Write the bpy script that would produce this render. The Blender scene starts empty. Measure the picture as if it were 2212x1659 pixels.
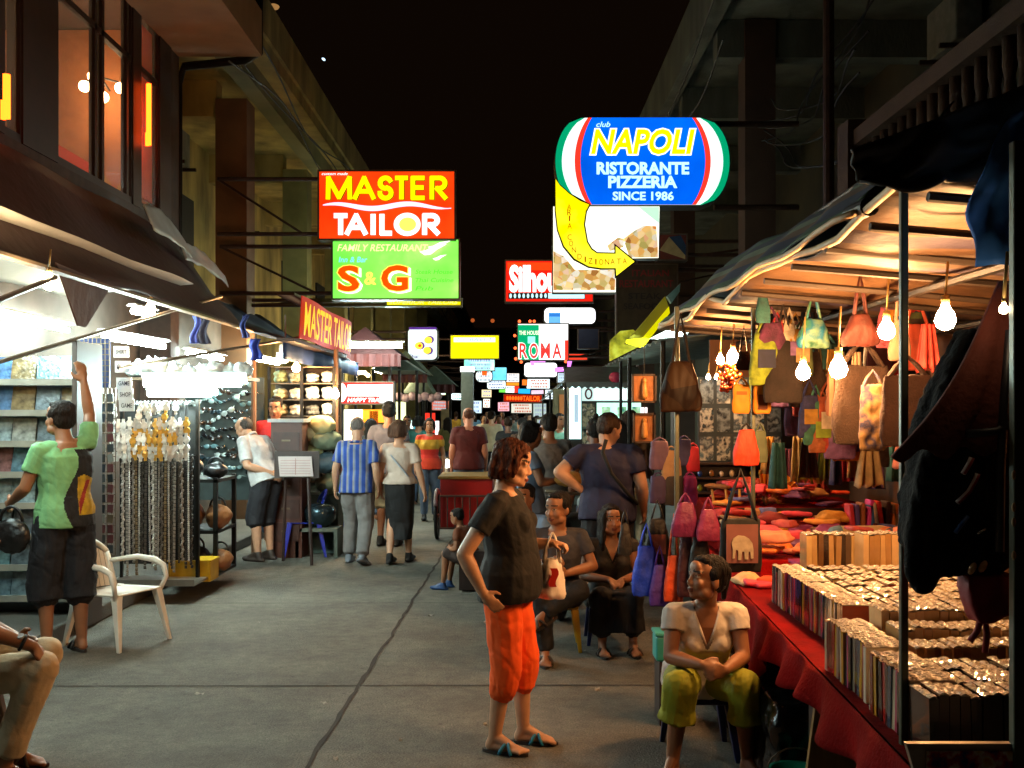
import bpy, bmesh, math, random
from mathutils import Vector, Matrix, noise
R = random.Random(11)
D = bpy.data
SC = bpy.context.scene
COL = SC.collection
F = 2212.0
H = 1.75
V = Vector
pi = math.pi

def at(u, v, Y):
    """the world point seen at (u, v) of the 2212 px wide photograph, Y metres down the street"""
    return V(((u - 1106) / F * Y, Y, H - (v - 888) / F * Y))

TMP = D.scenes.new('temporary')

# ------------------------------------------------------------------ materials
def lin(c):
    if isinstance(c, str):
        c = c.lstrip('#')
        c = [int(c[i:i + 2], 16) / 255 for i in (0, 2, 4)]
        return tuple(x / 12.92 if x <= .04045 else ((x + .055) / 1.055) ** 2.4 for x in c)
    return tuple(c)

MATS = {}
def M(name, col, rough=.65, metal=0, var=.25, vscale=9, bump=.0, bscale=60, rand=0, ramp=None, trans=0, coat=0, stripes=None, stretch=None, spec=.5, dirt=0, alpha=1):
    if name in MATS:
        return MATS[name]
    m = D.materials.new(name)
    m.use_nodes = True
    nt = m.node_tree
    N, L = nt.nodes, nt.links
    b = N['Principled BSDF']
    col = lin(col)
    b.inputs['Roughness'].default_value = rough
    b.inputs['Metallic'].default_value = metal
    b.inputs['Specular IOR Level'].default_value = spec
    if trans: b.inputs['Transmission Weight'].default_value = trans
    if coat: b.inputs['Coat Weight'].default_value = coat
    if alpha < 1: b.inputs['Alpha'].default_value = alpha
    tc = N.new('ShaderNodeTexCoord')
    vec = tc.outputs['Object']
    if stretch:
        mp = N.new('ShaderNodeMapping')
        mp.inputs['Scale'].default_value = stretch
        L.new(vec, mp.inputs['Vector'])
        vec = mp.outputs['Vector']
    base = None
    if ramp:
        oi = N.new('ShaderNodeObjectInfo')
        cr = N.new('ShaderNodeValToRGB')
        cr.color_ramp.interpolation = 'CONSTANT'
        el = cr.color_ramp.elements
        while len(el) < len(ramp): el.new(.5)
        for i, c in enumerate(ramp):
            el[i].position = i / len(ramp)
            el[i].color = (*lin(c), 1)
        L.new(oi.outputs['Random'], cr.inputs['Fac'])
        base = cr.outputs['Color']
    elif stripes:
        # stripes = (axis, period, [(pos, colour), ...])
        ax, per, cs = stripes
        sx = N.new('ShaderNodeSeparateXYZ')
        L.new(tc.outputs['Object'], sx.inputs[0])
        d = N.new('ShaderNodeMath'); d.operation = 'DIVIDE'; d.inputs[1].default_value = per
        L.new(sx.outputs[ax], d.inputs[0])
        fr = N.new('ShaderNodeMath'); fr.operation = 'FRACT'
        L.new(d.outputs[0], fr.inputs[0])
        cr = N.new('ShaderNodeValToRGB')
        cr.color_ramp.interpolation = 'CONSTANT'
        el = cr.color_ramp.elements
        while len(el) < len(cs): el.new(.5)
        for i, (p, c) in enumerate(cs):
            el[i].position = p
            el[i].color = (*lin(c), 1)
        L.new(fr.outputs[0], cr.inputs['Fac'])
        base = cr.outputs['Color']
    if var:
        nz = N.new('ShaderNodeTexNoise')
        nz.inputs['Scale'].default_value = vscale
        nz.inputs['Detail'].default_value = 5
        L.new(vec, nz.inputs['Vector'])
        mr = N.new('ShaderNodeMapRange')
        mr.inputs[1].default_value = .25; mr.inputs[2].default_value = .75
        mr.inputs[3].default_value = 1 - var; mr.inputs[4].default_value = 1 + var
        L.new(nz.outputs['Fac'], mr.inputs[0])
        hs = N.new('ShaderNodeHueSaturation')
        L.new(mr.outputs[0], hs.inputs['Value'])
        if base: L.new(base, hs.inputs['Color'])
        else: hs.inputs['Color'].default_value = (*col, 1)
        if rand:
            oi = N.new('ShaderNodeObjectInfo')
            m2 = N.new('ShaderNodeMapRange')
            m2.inputs[3].default_value = .5 - rand; m2.inputs[4].default_value = .5 + rand
            L.new(oi.outputs['Random'], m2.inputs[0])
            L.new(m2.outputs[0], hs.inputs['Hue'])
        L.new(hs.outputs['Color'], b.inputs['Base Color'])
    else:
        if base: L.new(base, b.inputs['Base Color'])
        else: b.inputs['Base Color'].default_value = (*col, 1)
    if bump:
        n2 = N.new('ShaderNodeTexNoise')
        n2.inputs['Scale'].default_value = bscale
        n2.inputs['Detail'].default_value = 4
        L.new(vec, n2.inputs['Vector'])
        bp = N.new('ShaderNodeBump')
        bp.inputs['Strength'].default_value = bump
        bp.inputs['Distance'].default_value = .02
        L.new(n2.outputs['Fac'], bp.inputs['Height'])
        L.new(bp.outputs[0], b.inputs['Normal'])
    MATS[name] = m
    return m

def E(name, col, st=1.0, base=None):
    """a surface that gives off light: lamps, backlit panels and the self-glowing banner"""
    if name in MATS:
        return MATS[name]
    m = D.materials.new(name)
    m.use_nodes = True
    b = m.node_tree.nodes['Principled BSDF']
    if name.startswith('lit_'): st *= 1.3
    c = lin(col)
    b.inputs['Base Color'].default_value = (*[x * .5 for x in (lin(base) if base else c)], 1)
    b.inputs['Roughness'].default_value = .6; b.inputs['Specular IOR Level'].default_value = .12
    b.inputs['Emission Color'].default_value = (*c, 1)
    b.inputs['Emission Strength'].default_value = st
    MATS[name] = m
    return m

def Enoise(name, cols, st=1.0, scale=6, vor=False):
    """blotches of several colours: prints, cloths and the uneven tube glow of sign faces"""
    if name in MATS:
        return MATS[name]
    m = D.materials.new(name)
    m.use_nodes = True
    N, L = m.node_tree.nodes, m.node_tree.links
    b = N['Principled BSDF']
    tc = N.new('ShaderNodeTexCoord')
    if vor:
        t = N.new('ShaderNodeTexVoronoi'); t.inputs['Scale'].default_value = scale
        sep = N.new('ShaderNodeSeparateColor')
        L.new(tc.outputs['Object'], t.inputs['Vector']); L.new(t.outputs['Color'], sep.inputs[0]); fac = sep.outputs[0]
    else:
        t = N.new('ShaderNodeTexNoise'); t.inputs['Scale'].default_value = scale; t.inputs['Detail'].default_value = 6
        L.new(tc.outputs['Object'], t.inputs['Vector'])
        mr = N.new('ShaderNodeMapRange'); mr.inputs[1].default_value = .3; mr.inputs[2].default_value = .7
        L.new(t.outputs['Fac'], mr.inputs[0]); fac = mr.outputs[0]
    cr = N.new('ShaderNodeValToRGB')
    el = cr.color_ramp.elements
    while len(el) < len(cols): el.new(.5)
    for i, c in enumerate(cols):
        el[i].position = i / max(1, len(cols) - 1)
        el[i].color = (*lin(c), 1)
    L.new(fac, cr.inputs['Fac'])
    L.new(cr.outputs['Color'], b.inputs['Base Color'])
    b.inputs['Roughness'].default_value = .55; b.inputs['Specular IOR Level'].default_value = .15
    if st:
        L.new(cr.outputs['Color'], b.inputs['Emission Color'])
        b.inputs['Emission Strength'].default_value = st * 1.3
    MATS[name] = m
    return m

# ------------------------------------------------------------------ mesh builder
class MB:
    def __init__(s):
        s.v = []; s.f = []; s.m = []; s.cur = 0
    def add(s, vs, fs):
        o = len(s.v)
        s.v += [V(p) for p in vs]
        for f in fs:
            s.f.append([i + o for i in f]); s.m.append(s.cur)
        return s
    def mat(s, i):
        s.cur = i
        return s
    def box(s, c, d, rz=0, mx=None):
        x, y, z = d[0] / 2, d[1] / 2, d[2] / 2
        vs = [V((a, b, e)) for a in (-x, x) for b in (-y, y) for e in (-z, z)]
        if mx is None: mx = Matrix.Rotation(rz, 3, 'Z')
        vs = [mx @ p + V(c) for p in vs]
        return s.add(vs, [(0, 1, 3, 2), (4, 6, 7, 5), (0, 4, 5, 1), (2, 3, 7, 6), (0, 2, 6, 4), (1, 5, 7, 3)])
    def bx(s, lo, hi):
        return s.box([(a + b) / 2 for a, b in zip(lo, hi)], [b - a for a, b in zip(lo, hi)])
    def loft(s, rings, cap=True, closed=True):
        o = len(s.v); n = len(rings[0])
        for r in rings: s.v += [V(p) for p in r]
        for k in range(len(rings) - 1):
            for i in range(n if closed else n - 1):
                j = (i + 1) % n
                s.f.append([o + k * n + i, o + k * n + j, o + (k + 1) * n + j, o + (k + 1) * n + i]); s.m.append(s.cur)
        if cap and closed:
            s.f.append([o + i for i in range(n)][::-1]); s.m.append(s.cur)
            s.f.append([o + (len(rings) - 1) * n + i for i in range(n)]); s.m.append(s.cur)
        return s
    def tube(s, pts, r, n=8, cap=True):
        pts = [V(p) for p in pts]
        rs = r if isinstance(r, (list, tuple)) else [r] * len(pts)
        rings = []
        px = None
        for i, p in enumerate(pts):
            t = (pts[min(i + 1, len(pts) - 1)] - pts[max(i - 1, 0)])
            if t.length < 1e-9: t = V((0, 0, 1))
            t.normalize()
            if px is None:
                px = t.orthogonal().normalized()
            px = (px - t * px.dot(t))
            if px.length < 1e-6: px = t.orthogonal()
            px.normalize()
            py = t.cross(px)
            rings.append([p + (px * math.cos(2 * pi * k / n) + py * math.sin(2 * pi * k / n)) * rs[i] for k in range(n)])
        return s.loft(rings, cap)
    def ell(s, c, r, mx=None, n=14, k=9):
        if not isinstance(r, (list, tuple)): r = (r, r, r)
        c = V(c)
        vs = [V((0, 0, -r[2]))]
        for j in range(1, k):
            th = -pi / 2 + pi * j / k
            for i in range(n):
                a = 2 * pi * i / n
                vs.append(V((r[0] * math.cos(th) * math.cos(a), r[1] * math.cos(th) * math.sin(a), r[2] * math.sin(th))))
        vs.append(V((0, 0, r[2])))
        if mx is not None: vs = [mx @ p for p in vs]
        vs = [p + c for p in vs]
        fs = []
        for i in range(n):
            fs.append((0, 1 + (i + 1) % n, 1 + i))
            for j in range(k - 2):
                a = 1 + j * n; b = a + n
                fs.append((a + i, a + (i + 1) % n, b + (i + 1) % n, b + i))
            a = 1 + (k - 2) * n
            fs.append((a + i, a + (i + 1) % n, len(vs) - 1))
        return s.add(vs, fs)
    def cap(s, p0, r0, p1, r1, n=12):
        """tapered limb with round ends"""
        p0, p1 = V(p0), V(p1)
        t = (p1 - p0)
        l = t.length
        if l < 1e-6: return s.ell(p0, r0)
        t.normalize()
        pts = []; rs = []
        for a in (-90, -60, -30): pts.append(p0 + t * r0 * math.sin(math.radians(a))); rs.append(max(r0 * math.cos(math.radians(a)), 1e-4))
        pts += [p0, p1]; rs += [r0, r1]
        for a in (30, 60, 90): pts.append(p1 + t * r1 * math.sin(math.radians(a))); rs.append(max(r1 * math.cos(math.radians(a)), 1e-4))
        q = t.orthogonal().normalized(); w = t.cross(q)
        return s.loft([[p + (q * math.cos(2 * pi * k / n) + w * math.sin(2 * pi * k / n)) * r for k in range(n)] for p, r in zip(pts, rs)])
    def prism(s, poly, o, ax, ay, d):
        """extrude a 2D outline: o origin, ax/ay unit axes, d the extrusion vector"""
        o, ax, ay, d = V(o), V(ax), V(ay), V(d)
        n = len(poly)
        a = [o + ax * p[0] + ay * p[1] for p in poly]
        return s.add(a + [p + d for p in a], [list(range(n))[::-1], list(range(n, 2 * n))] + [(i, (i + 1) % n, n + (i + 1) % n, n + i) for i in range(n)])
    def sheet(s, fn, nu, nv):
        """grid surface; fn(a, b) for a, b in 0..1"""
        vs = [fn(i / nu, j / nv) for i in range(nu + 1) for j in range(nv + 1)]
        return s.add(vs, [(i * (nv + 1) + j, (i + 1) * (nv + 1) + j, (i + 1) * (nv + 1) + j + 1, i * (nv + 1) + j + 1) for i in range(nu) for j in range(nv)])
    def disc(s, c, nrm, r, n=20, d=.01):
        nrm = V(nrm).normalized()
        return s.tube([V(c) - nrm * d / 2, V(c) + nrm * d / 2], r, n)
    def mesh(s, name, mats, smooth=False, off=None):
        me = D.meshes.new(name)
        vs = s.v if off is None else [p - V(off) for p in s.v]
        me.from_pydata([tuple(p) for p in vs], [], s.f)
        for m in (mats if isinstance(mats, (list, tuple)) else [mats]): me.materials.append(m)
        if any(s.m): me.polygons.foreach_set('material_index', s.m)
        bm = bmesh.new(); bm.from_mesh(me)
        bmesh.ops.recalc_face_normals(bm, faces=bm.faces)
        bm.to_mesh(me); bm.free()
        if smooth: me.polygons.foreach_set('use_smooth', [True] * len(me.polygons))
        return me
    def build(s, name, mats, parent=None, smooth=False, bevel=0, world=False, loc=None, solid=0, rz=0, sub=0):
        """link as ONE object. world: the points are world points, moved into the parent's frame (or so that the object sits at loc)"""
        off = None
        if world:
            if parent is not None:
                q = parent; off = V((0, 0, 0))
                while q is not None: off = off + q.location; q = q.parent
            else: off = V(loc) if loc is not None else V((0, 0, 0))
        o = D.objects.new(name, s.mesh(name, mats, smooth, off))
        COL.objects.link(o)
        o.parent = parent
        if loc is not None: o.location = loc
        elif world and parent is None: o.location = off
        o.rotation_euler = (0, 0, rz)
        if solid:
            md = o.modifiers.new('solid', 'SOLIDIFY'); md.thickness = solid; md.offset = 0
        if sub:
            md = o.modifiers.new('sub', 'SUBSURF'); md.levels = md.render_levels = sub
        if bevel:
            md = o.modifiers.new('bevel', 'BEVEL'); md.width = bevel; md.segments = 2; md.limit_method = 'ANGLE'
        return o

def remesh(mb, name, mats, vox, parent=None, sm=4, disp=None, loc=None, paint=None, cut=None):
    """join overlapping volumes into one continuous skin"""
    me = mb.mesh('volumes', mats)
    ob = D.objects.new('volumes', me)
    TMP.collection.objects.link(ob)
    r = ob.modifiers.new('r', 'REMESH'); r.mode = 'VOXEL'; r.voxel_size = vox
    if sm:
        w = ob.modifiers.new('s', 'SMOOTH'); w.factor = .5; w.iterations = sm
    vl = TMP.view_layers[0]
    vl.update()
    dg = vl.depsgraph
    out = D.meshes.new_from_object(ob.evaluated_get(dg), depsgraph=dg)
    D.objects.remove(ob); D.meshes.remove(me)
    out.name = name
    out.materials.clear()
    for m in (mats if isinstance(mats, (list, tuple)) else [mats]): out.materials.append(m)
    n = len(out.vertices)
    if disp and n:
        co = [0.0] * (3 * n); no = [0.0] * (3 * n)
        out.vertices.foreach_get('co', co)
        out.vertex_normals.foreach_get('vector', no)
        for i in range(0, 3 * n, 3):
            k = disp(V(co[i:i + 3]))
            co[i] += no[i] * k; co[i + 1] += no[i + 1] * k; co[i + 2] += no[i + 2] * k
        out.vertices.foreach_set('co', co)
    if cut:
        bm = bmesh.new(); bm.from_mesh(out)
        bmesh.ops.delete(bm, geom=[f for f in bm.faces if cut(f.calc_center_median())], context='FACES')
        bm.to_mesh(out); bm.free()
    np_ = len(out.polygons)
    idx = [0] * np_
    if paint:
        for i, p in enumerate(out.polygons): idx[i] = paint(p.center)
    out.polygons.foreach_set('material_index', idx)
    out.polygons.foreach_set('use_smooth', [True] * np_)
    out.update()
    o = D.objects.new(name, out)
    COL.objects.link(o)
    o.parent = parent
    if loc is not None: o.location = loc
    return o

# ------------------------------------------------------------------ things, tags and copies
def tag(o, label=None, cat=None, group=None, kind=None):
    if label: o['label'] = label
    if cat: o['category'] = cat
    if group: o['group'] = group
    if kind: o['kind'] = kind
    return o

def thing(name, label, cat, loc=(0, 0, 0), rz=0, group=None):
    o = D.objects.new(name, None)
    COL.objects.link(o)
    o.location = loc; o.rotation_euler = (0, 0, rz)
    o.empty_display_size = .1
    return tag(o, label, cat, group)

def dup(root, loc=None, rz=None, label=None, group=None, scale=None):
    def rec(o, par):
        c = o.copy(); COL.objects.link(c); c.parent = par
        for ch in list(o.children): rec(ch, c)
        return c
    r = rec(root, None)
    if loc is not None: r.location = loc
    if rz is not None: r.rotation_euler = (0, 0, rz)
    if scale is not None: r.scale = scale if isinstance(scale, (tuple, list)) else (scale,) * 3
    return tag(r, label, None, group)

# ------------------------------------------------------------------ lettering
def letters(mb, body, c, w, h, ax=(1, 0, 0), ay=(0, 0, 1), bold=.0, shear=0, out=.004, depth=0, curve=None):
    """add the outline of words to mb, fitted to w x h round c, lying in the plane of ax and ay"""
    cu = D.curves.new('t', 'FONT')
    cu.body = body; cu.offset = bold; cu.shear = shear
    cu.resolution_u = 3
    ob = D.objects.new('t', cu)
    TMP.collection.objects.link(ob)
    vl = TMP.view_layers[0]; vl.update()
    me = D.meshes.new_from_object(ob.evaluated_get(vl.depsgraph))
    D.objects.remove(ob); D.curves.remove(cu)
    xs = [v.co.x for v in me.vertices]; ys = [v.co.y for v in me.vertices]
    if not xs: return mb
    x0, x1, y0, y1 = min(xs), max(xs), min(ys), max(ys)
    ax, ay = V(ax), V(ay)
    nrm = ax.cross(ay)
    vs = []
    for v in me.vertices:
        a = (v.co.x - x0) / (x1 - x0) - .5; b = (v.co.y - y0) / max(y1 - y0, 1e-6) - .5
        p = V(c) + ax * a * w + ay * b * h + nrm * out
        vs.append(p)
    mb.add(vs, [list(p.vertices) for p in me.polygons])
    D.meshes.remove(me)
    return mb
# ------------------------------------------------------------------ people
def nz(p, s): return noise.noise(p * s)

SKIN = {}
def skin(tone):
    return M('skin_' + tone, {'fair': '#b98a6c', 'tan': '#8e5f42', 'brown': '#6b4430', 'pink': '#b07a63', 'dark': '#4a3024'}[tone], .5, var=.14, vscale=14, bump=.06, bscale=160)

def hand(mb, wr, d, nrm, s, side, curl=.35, spread=.12, r=1.0):
    """palm, four unequal bent fingers and a thumb from the side of the palm; side is +1 where the thumb lies along d x nrm"""
    d = V(d).normalized(); nrm = (V(nrm) - d * V(nrm).dot(d)).normalized()
    w = d.cross(nrm).normalized() * side
    mx = Matrix((w, d, nrm)).transposed()
    mb.ell(V(wr) + d * .045 * s, (.039 * s, .05 * s, .017 * s), mx)
    mb.cap(V(wr), .024 * s, V(wr) + d * .03 * s, .024 * s)
    for k, (o, l) in enumerate(((.031, .068), (.011, .078), (-.010, .072), (-.029, .056))):
        p = V(wr) + d * .083 * s + w * o * s
        a = 0
        dd = (d + w * o * spread * 20 * .25).normalized()
        rr = .0095 * s * r
        for q, fr in enumerate((.45, .32, .23)):
            a += curl * (.7, 1.0, .8)[q] * (1 + .12 * k)
            dr = (dd * math.cos(a) + nrm * math.sin(a)).normalized()
            p2 = p + dr * l * fr * s
            mb.cap(p, rr, p2, rr * .9, 8)
            p = p2; rr *= .9
    p = V(wr) + d * .022 * s + w * .03 * s
    p2 = p + (d * .6 + w * .7 + nrm * .25).normalized() * .036 * s
    p3 = p2 + (d * .85 + w * .25 + nrm * .35).normalized() * .03 * s
    mb.cap(p, .014 * s * r, p2, .0115 * s * r, 8); mb.cap(p2, .0115 * s * r, p3, .009 * s * r, 8)

STAND = dict(pel=(0, 0, .93), chest=(0, .0, 1.23), neck=(0, -.02, 1.42), head=(0, .015, 1.575),
             shr=(.168, -.01, 1.37), elr=(.225, -.03, 1.10), wrr=(.235, .05, .865), shl=(-.168, -.01, 1.37), ell=(-.225, -.03, 1.10), wrl=(-.235, .05, .865),
             hpr=(.085, 0, .90), knr=(.10, .02, .48), anr=(.10, -.03, .085), hpl=(-.085, 0, .90), knl=(-.10, .02, .48), anl=(-.10, -.03, .085),
             tor=(.02, 1, 0), tol=(-.02, 1, 0))
SIT = dict(STAND, pel=(0, 0, .50), chest=(0, .03, .80), neck=(0, .04, .99), head=(0, .07, 1.145),
           shr=(.166, .03, .94), shl=(-.166, .03, .94), elr=(.22, .05, .68), ell=(-.22, .05, .68), wrr=(.13, .27, .62), wrl=(-.13, .27, .62),
           hpr=(.085, .02, .47), hpl=(-.085, .02, .47), knr=(.13, .42, .50), knl=(-.13, .42, .50), anr=(.12, .40, .085), anl=(-.12, .40, .085))

def person(label, x, y, face, ht=1.7, base=STAND, J=None, yaw=0, pitch=0, build=1.0, tone='tan', hair=('short', '#15100c'), top=None, bot=None,
           shoes=None, vox=.012, hands=None, group=None, fem=False, belly=0.0, z=0, hat=None):
    j = dict(base)
    if J: j.update(J)
    s = ht / 1.70
    a = math.radians(face)
    rot = Matrix.Rotation(a, 3, 'Z')
    root = thing('person', label, 'person', (x, y, z), 0, group)
    def T(p): return rot @ (V(p) * s)
    def Dn(p): return (rot @ V(p)).normalized()
    q = {k: T(v) for k, v in j.items() if k not in ('tor', 'tol')}
    b = build
    lat_h = (q['hpr'] - q['hpl']).normalized()
    lat_s = (q['shr'] - q['shl']).normalized()
    up0 = (q['chest'] - q['pel']).normalized()
    def ring(c, t, lat, rx, ry, fo=0, n=18, sq=.85):
        t = t.normalized(); lat = (lat - t * lat.dot(t)).normalized(); f = t.cross(lat)
        out = []
        for i in range(n):
            an = 2 * pi * i / n
            cx, cy = math.cos(an), math.sin(an)
            cx = math.copysign(abs(cx) ** sq, cx); cy = math.copysign(abs(cy) ** sq, cy)
            out.append(c + lat * cx * rx * s + f * (cy * ry + fo) * s)
        return out
    up1 = (q['neck'] - q['chest']).normalized()
    wst = q['pel'].lerp(q['chest'], .5)
    lat_m = (lat_h + lat_s).normalized()
    hipw = (.168 if fem else .155) * b; wstw = (.128 if fem else .142) * b; chw = (.148 if fem else .168) * b
    def torso(mb, inf=0.0, lo=0, hemz=None, neckr=.056, topn=0.0):
        rs = []
        if lo == 0:
            rs.append(ring(q['pel'] - up0 * .085 * s, up0, lat_h, .10 * b + inf, .085 * b + inf))
            rs.append(ring(q['pel'] - up0 * .03 * s, up0, lat_h, hipw + inf, .112 * b + inf))
        else:
            rs.append(ring(q['pel'] + up0 * (hemz - .02) * s, up0, lat_h, hipw + inf + .022, .112 * b + inf + .024, belly * .3))
            rs.append(ring(q['pel'] + up0 * (hemz + .015) * s, up0, lat_h, hipw + inf + .022, .112 * b + inf + .024 + belly * .3, belly * .5))
        if lo == 0 or hemz < .02: rs.append(ring(q['pel'] + up0 * .05 * s, up0, lat_h, hipw * .98 + inf + (.018 if lo else 0), .11 * b + inf + (.018 if lo else 0) + belly * .4, belly * .6))
        rs.append(ring(wst, up0, lat_m, wstw + inf + belly * .3, .10 * b + inf + belly * .5, belly * .7))
        rs.append(ring(q['chest'], (up0 + up1), lat_s, chw + inf, .115 * b + inf + belly * .1, .01))
        rs.append(ring(q['chest'].lerp(q['neck'], .55), up1, lat_s, chw * .98 + inf * .6, .10 * b + inf * .7, 0))
        rs.append(ring(q['chest'].lerp(q['neck'], .84), up1, lat_s, .105 * b + inf * .4, .068 * b + inf * .5, 0))
        rs.append(ring(q['neck'] + up1 * topn * s, up1, lat_s, neckr + inf * .2, neckr + inf * .2, .0))
        mb.loft(rs)
        if fem:
            f = up1.cross(lat_s)
            for sg in (-1, 1): mb.ell(q['chest'] + (lat_s * .07 * sg * b + f * (.085 * b + inf * .5) + up1 * .005) * s, (.054 * b * s + inf * .45, .046 * b * s + inf * .45, .056 * b * s + inf * .45))
        for sd in 'rl':
            mb.cap(q['chest'].lerp(q['neck'], .75), (.055 * b + inf * .3) * s, q['sh' + sd] - up1 * .004 * s, (.048 * b + inf * .6) * s)
    # --- body: one continuous skin
    mb = MB()
    torso(mb)
    for sd in 'rl':
        sh, el, wr = q['sh' + sd], q['el' + sd], q['wr' + sd]
        mb.cap(sh, .050 * b * s, el, .039 * b * s)
        mid = el.lerp(wr, .3)
        mb.cap(el, .039 * b * s, mid, .041 * b * s); mb.cap(mid, .041 * b * s, wr, .026 * (.6 + .4 * b) * s)
        hd = (hands or {}).get(sd, {})
        dd = Dn(hd['d']) if 'd' in hd else (wr - el).normalized()
        nn = Dn(hd['n']) if 'n' in hd else Dn((-1 if sd == 'r' else 1, 0.15, 0))
        if abs(dd.dot(nn)) > .95: nn = Dn((0, 1, .1))
        fwd = Dn(hd.get('th', (0, 1, .3)))
        w = dd.cross(nn); sg = 1 if w.dot(fwd) >= 0 else -1
        hand(mb, wr, dd, nn, s * (.92 if fem else 1.0), sg, hd.get('curl', .35), r=max(1.0, min(1.5, vox / .0065)))
        hp, kn, an = q['hp' + sd], q['kn' + sd], q['an' + sd]
        mb.cap(hp, .086 * b * s, kn, .055 * b * s)
        tdir = Dn(j['to' + sd])
        cm = kn.lerp(an, .32) - tdir * .012 * s
        mb.cap(kn, .053 * b * s, cm, .053 * b * s); mb.cap(cm, .053 * b * s, an, .034 * (.5 + .5 * b) * s)
        fup = V((0, 0, 1)); flat = tdir.cross(fup)
        if flat.length < .1: flat = lat_h
        flat.normalize(); fup = flat.cross(tdir).normalized()
        ft = Matrix((flat, tdir, fup)).transposed()
        heel = an - fup * .045 * s - tdir * .022 * s
        ball = an - fup * .052 * s + tdir * .125 * s
        mb.cap(an, .034 * s, heel, .032 * s)
        mb.cap(an + tdir * .01 * s, .033 * s, ball, .022 * s); mb.cap(heel, .03 * s, ball, .026 * s)
        mb.ell(ball - fup * .004 * s, (.045 * s, .05 * s, .02 * s), ft)
        for k in range(5):
            o = (k - 2) * .017 * (1 if sd == 'r' else -1)
            mb.cap(ball + flat * o * s - fup * .008 * s + tdir * .03 * s, .011 * s, ball + flat * o * s - fup * .012 * s + tdir * (.062 - .009 * abs(k - .5)) * s, (.0125 if k == 0 else .0095) * s, 8)
    # head
    hr = rot @ Matrix.Rotation(math.radians(yaw), 3, 'Z') @ Matrix.Rotation(math.radians(pitch), 3, 'X')
    hc = q['head']
    def hp_(p): return hc + hr @ (V(p) * s)
    def he(p, r): mb.ell(hp_(p), [k * s for k in r], hr, 18, 12)
    mb.cap(q['neck'] - up1 * .03 * s, .056 * (.5 + .5 * b) * s, hp_((0, -.022, -.06)), .052 * (.5 + .5 * b) * s)
    fw = 1 + (b - 1) * .35
    he((0, -.012, .035), (.076 * fw, .096, .084))
    he((0, .022, -.035), (.062 * fw, .068, .082))
    he((0, .045, -.083), (.041 * fw, .040, .033)); he((0, .068, -.100), (.02, .018, .016))
    for sg in (-1, 1):
        he((.036 * sg, .062, -.034), (.027 * fw, .024, .028))
        he((.047 * sg, .02, -.075), (.026 * fw, .04, .03))
        he((.077 * sg * fw, -.012, -.018), (.011, .02, .031))
        he((.032 * sg, .077, .004), (.0145, .012, .011))
        mb.cap(hp_((.048 * sg, .073, .024)), .010 * s, hp_((.014 * sg, .088, .022)), .011 * s, 8)
        he((.011 * sg, .096, -.040), (.010, .012, .008))
    he((0, .078, .05), (.045, .02, .035))
    mb.cap(hp_((0, .086, .012)), .008 * s, hp_((0, .104, -.034)), .0115 * s, 10)
    he((0, .090, -.066), (.023, .012, .0065)); he((0, .087, -.077), (.020, .012, .0075))
    hinv = hr.inverted()
    eye = [M('eye_white', '#b9b2a8', .2, var=0), M('eye_iris', '#120a06', .15, var=0), M('lips_' + tone, '#7d3d36' if tone in ('fair', 'pink') else '#5e2f28', .4, var=.1), M('brow', '#1d130d', .8, var=.1)]
    def paint(c):
        p = hinv @ (c - hc) / s
        if p.y < .05 or abs(p.x) > .06 or abs(p.z) > .1: return 0
        ax = abs(p.x)
        if abs(p.z - .029) < .0065 and .012 < ax < .052: return 4
        ex, ez = (ax - .032) / .0145, (p.z - .004) / .0058
        if ex * ex + ez * ez < 1 and p.y > .066:
            return 2 if (ax - .032) ** 2 + (p.z - .004) ** 2 < .0062 ** 2 else 1
        if p.y > .082 and p.x ** 2 / .023 ** 2 + (p.z + .071) ** 2 / .013 ** 2 < 1: return 3
        return 0
    remesh(mb, 'body', [skin(tone)] + eye, vox, root, 3, None, None, paint)
    # --- hair
    if hair:
        st, hcol = hair[:2]
        hm = M('hair_' + hcol.strip('#'), hcol, .62, var=.6, vscale=70, bump=.9, bscale=150, stretch=(1, 1, .10), spec=.22)
        mb = MB()
        def hh(p, r): mb.ell(hp_(p), [k * s for k in r], hr, 18, 12)
        if st == 'thin':
            hh((0, -.035, .03), (.080, .082, .078))
        else:
            hh((0, -.030, .050), (.083 * fw, .092, .080)); hh((0, -.052, .0), (.079 * fw, .064, .075))
            hh((0, .038, .092), (.055, .038, .026))
            for sg in (-1, 1): hh((.068 * sg * fw, -.005, .03), (.02, .035, .04))
        if st in ('long', 'shag', 'bob'):
            ln = {'long': .34, 'shag': .125, 'bob': .13}[st]
            for sg in (-1, 1):
                for k in range(5):
                    yy = .035 - .03 * k
                    x0 = (.072 if k else .066) * sg * fw
                    e = ln * (1 - .12 * (k == 0))
                    mb.cap(hp_((x0, yy, .05)), .024 * s, hp_((x0 * 1.12, yy - .01, .05 - e * .6)), .023 * s)
                    mb.cap(hp_((x0 * 1.12, yy - .01, .05 - e * .6)), .023 * s, hp_((x0 * (1.15 if st != 'long' else 1.25), yy - .015, .05 - e)), .012 * s)
            for k in range(5):
                x0 = -.056 + .028 * k
                mb.cap(hp_((x0, -.085, .04)), .03 * s, hp_((x0 * 1.1, -.095, .05 - ln)), .018 * s)
            if st == 'shag':
                for k in range(6):
                    x0 = -.06 + .024 * k
                    mb.cap(hp_((x0 * .6, .045, .11)), .02 * s, hp_((x0 * 1.1, .082, .055)), .011 * s)
                hh((0, -.02, .07), (.092, .10, .078))
        if st in ('bun', 'tied'):
            hh((0, -.115, .045 if st == 'tied' else .08), (.036, .034, .036))
            if st == 'bun': hh((0, -.06, .145), (.032, .03, .034))
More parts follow.
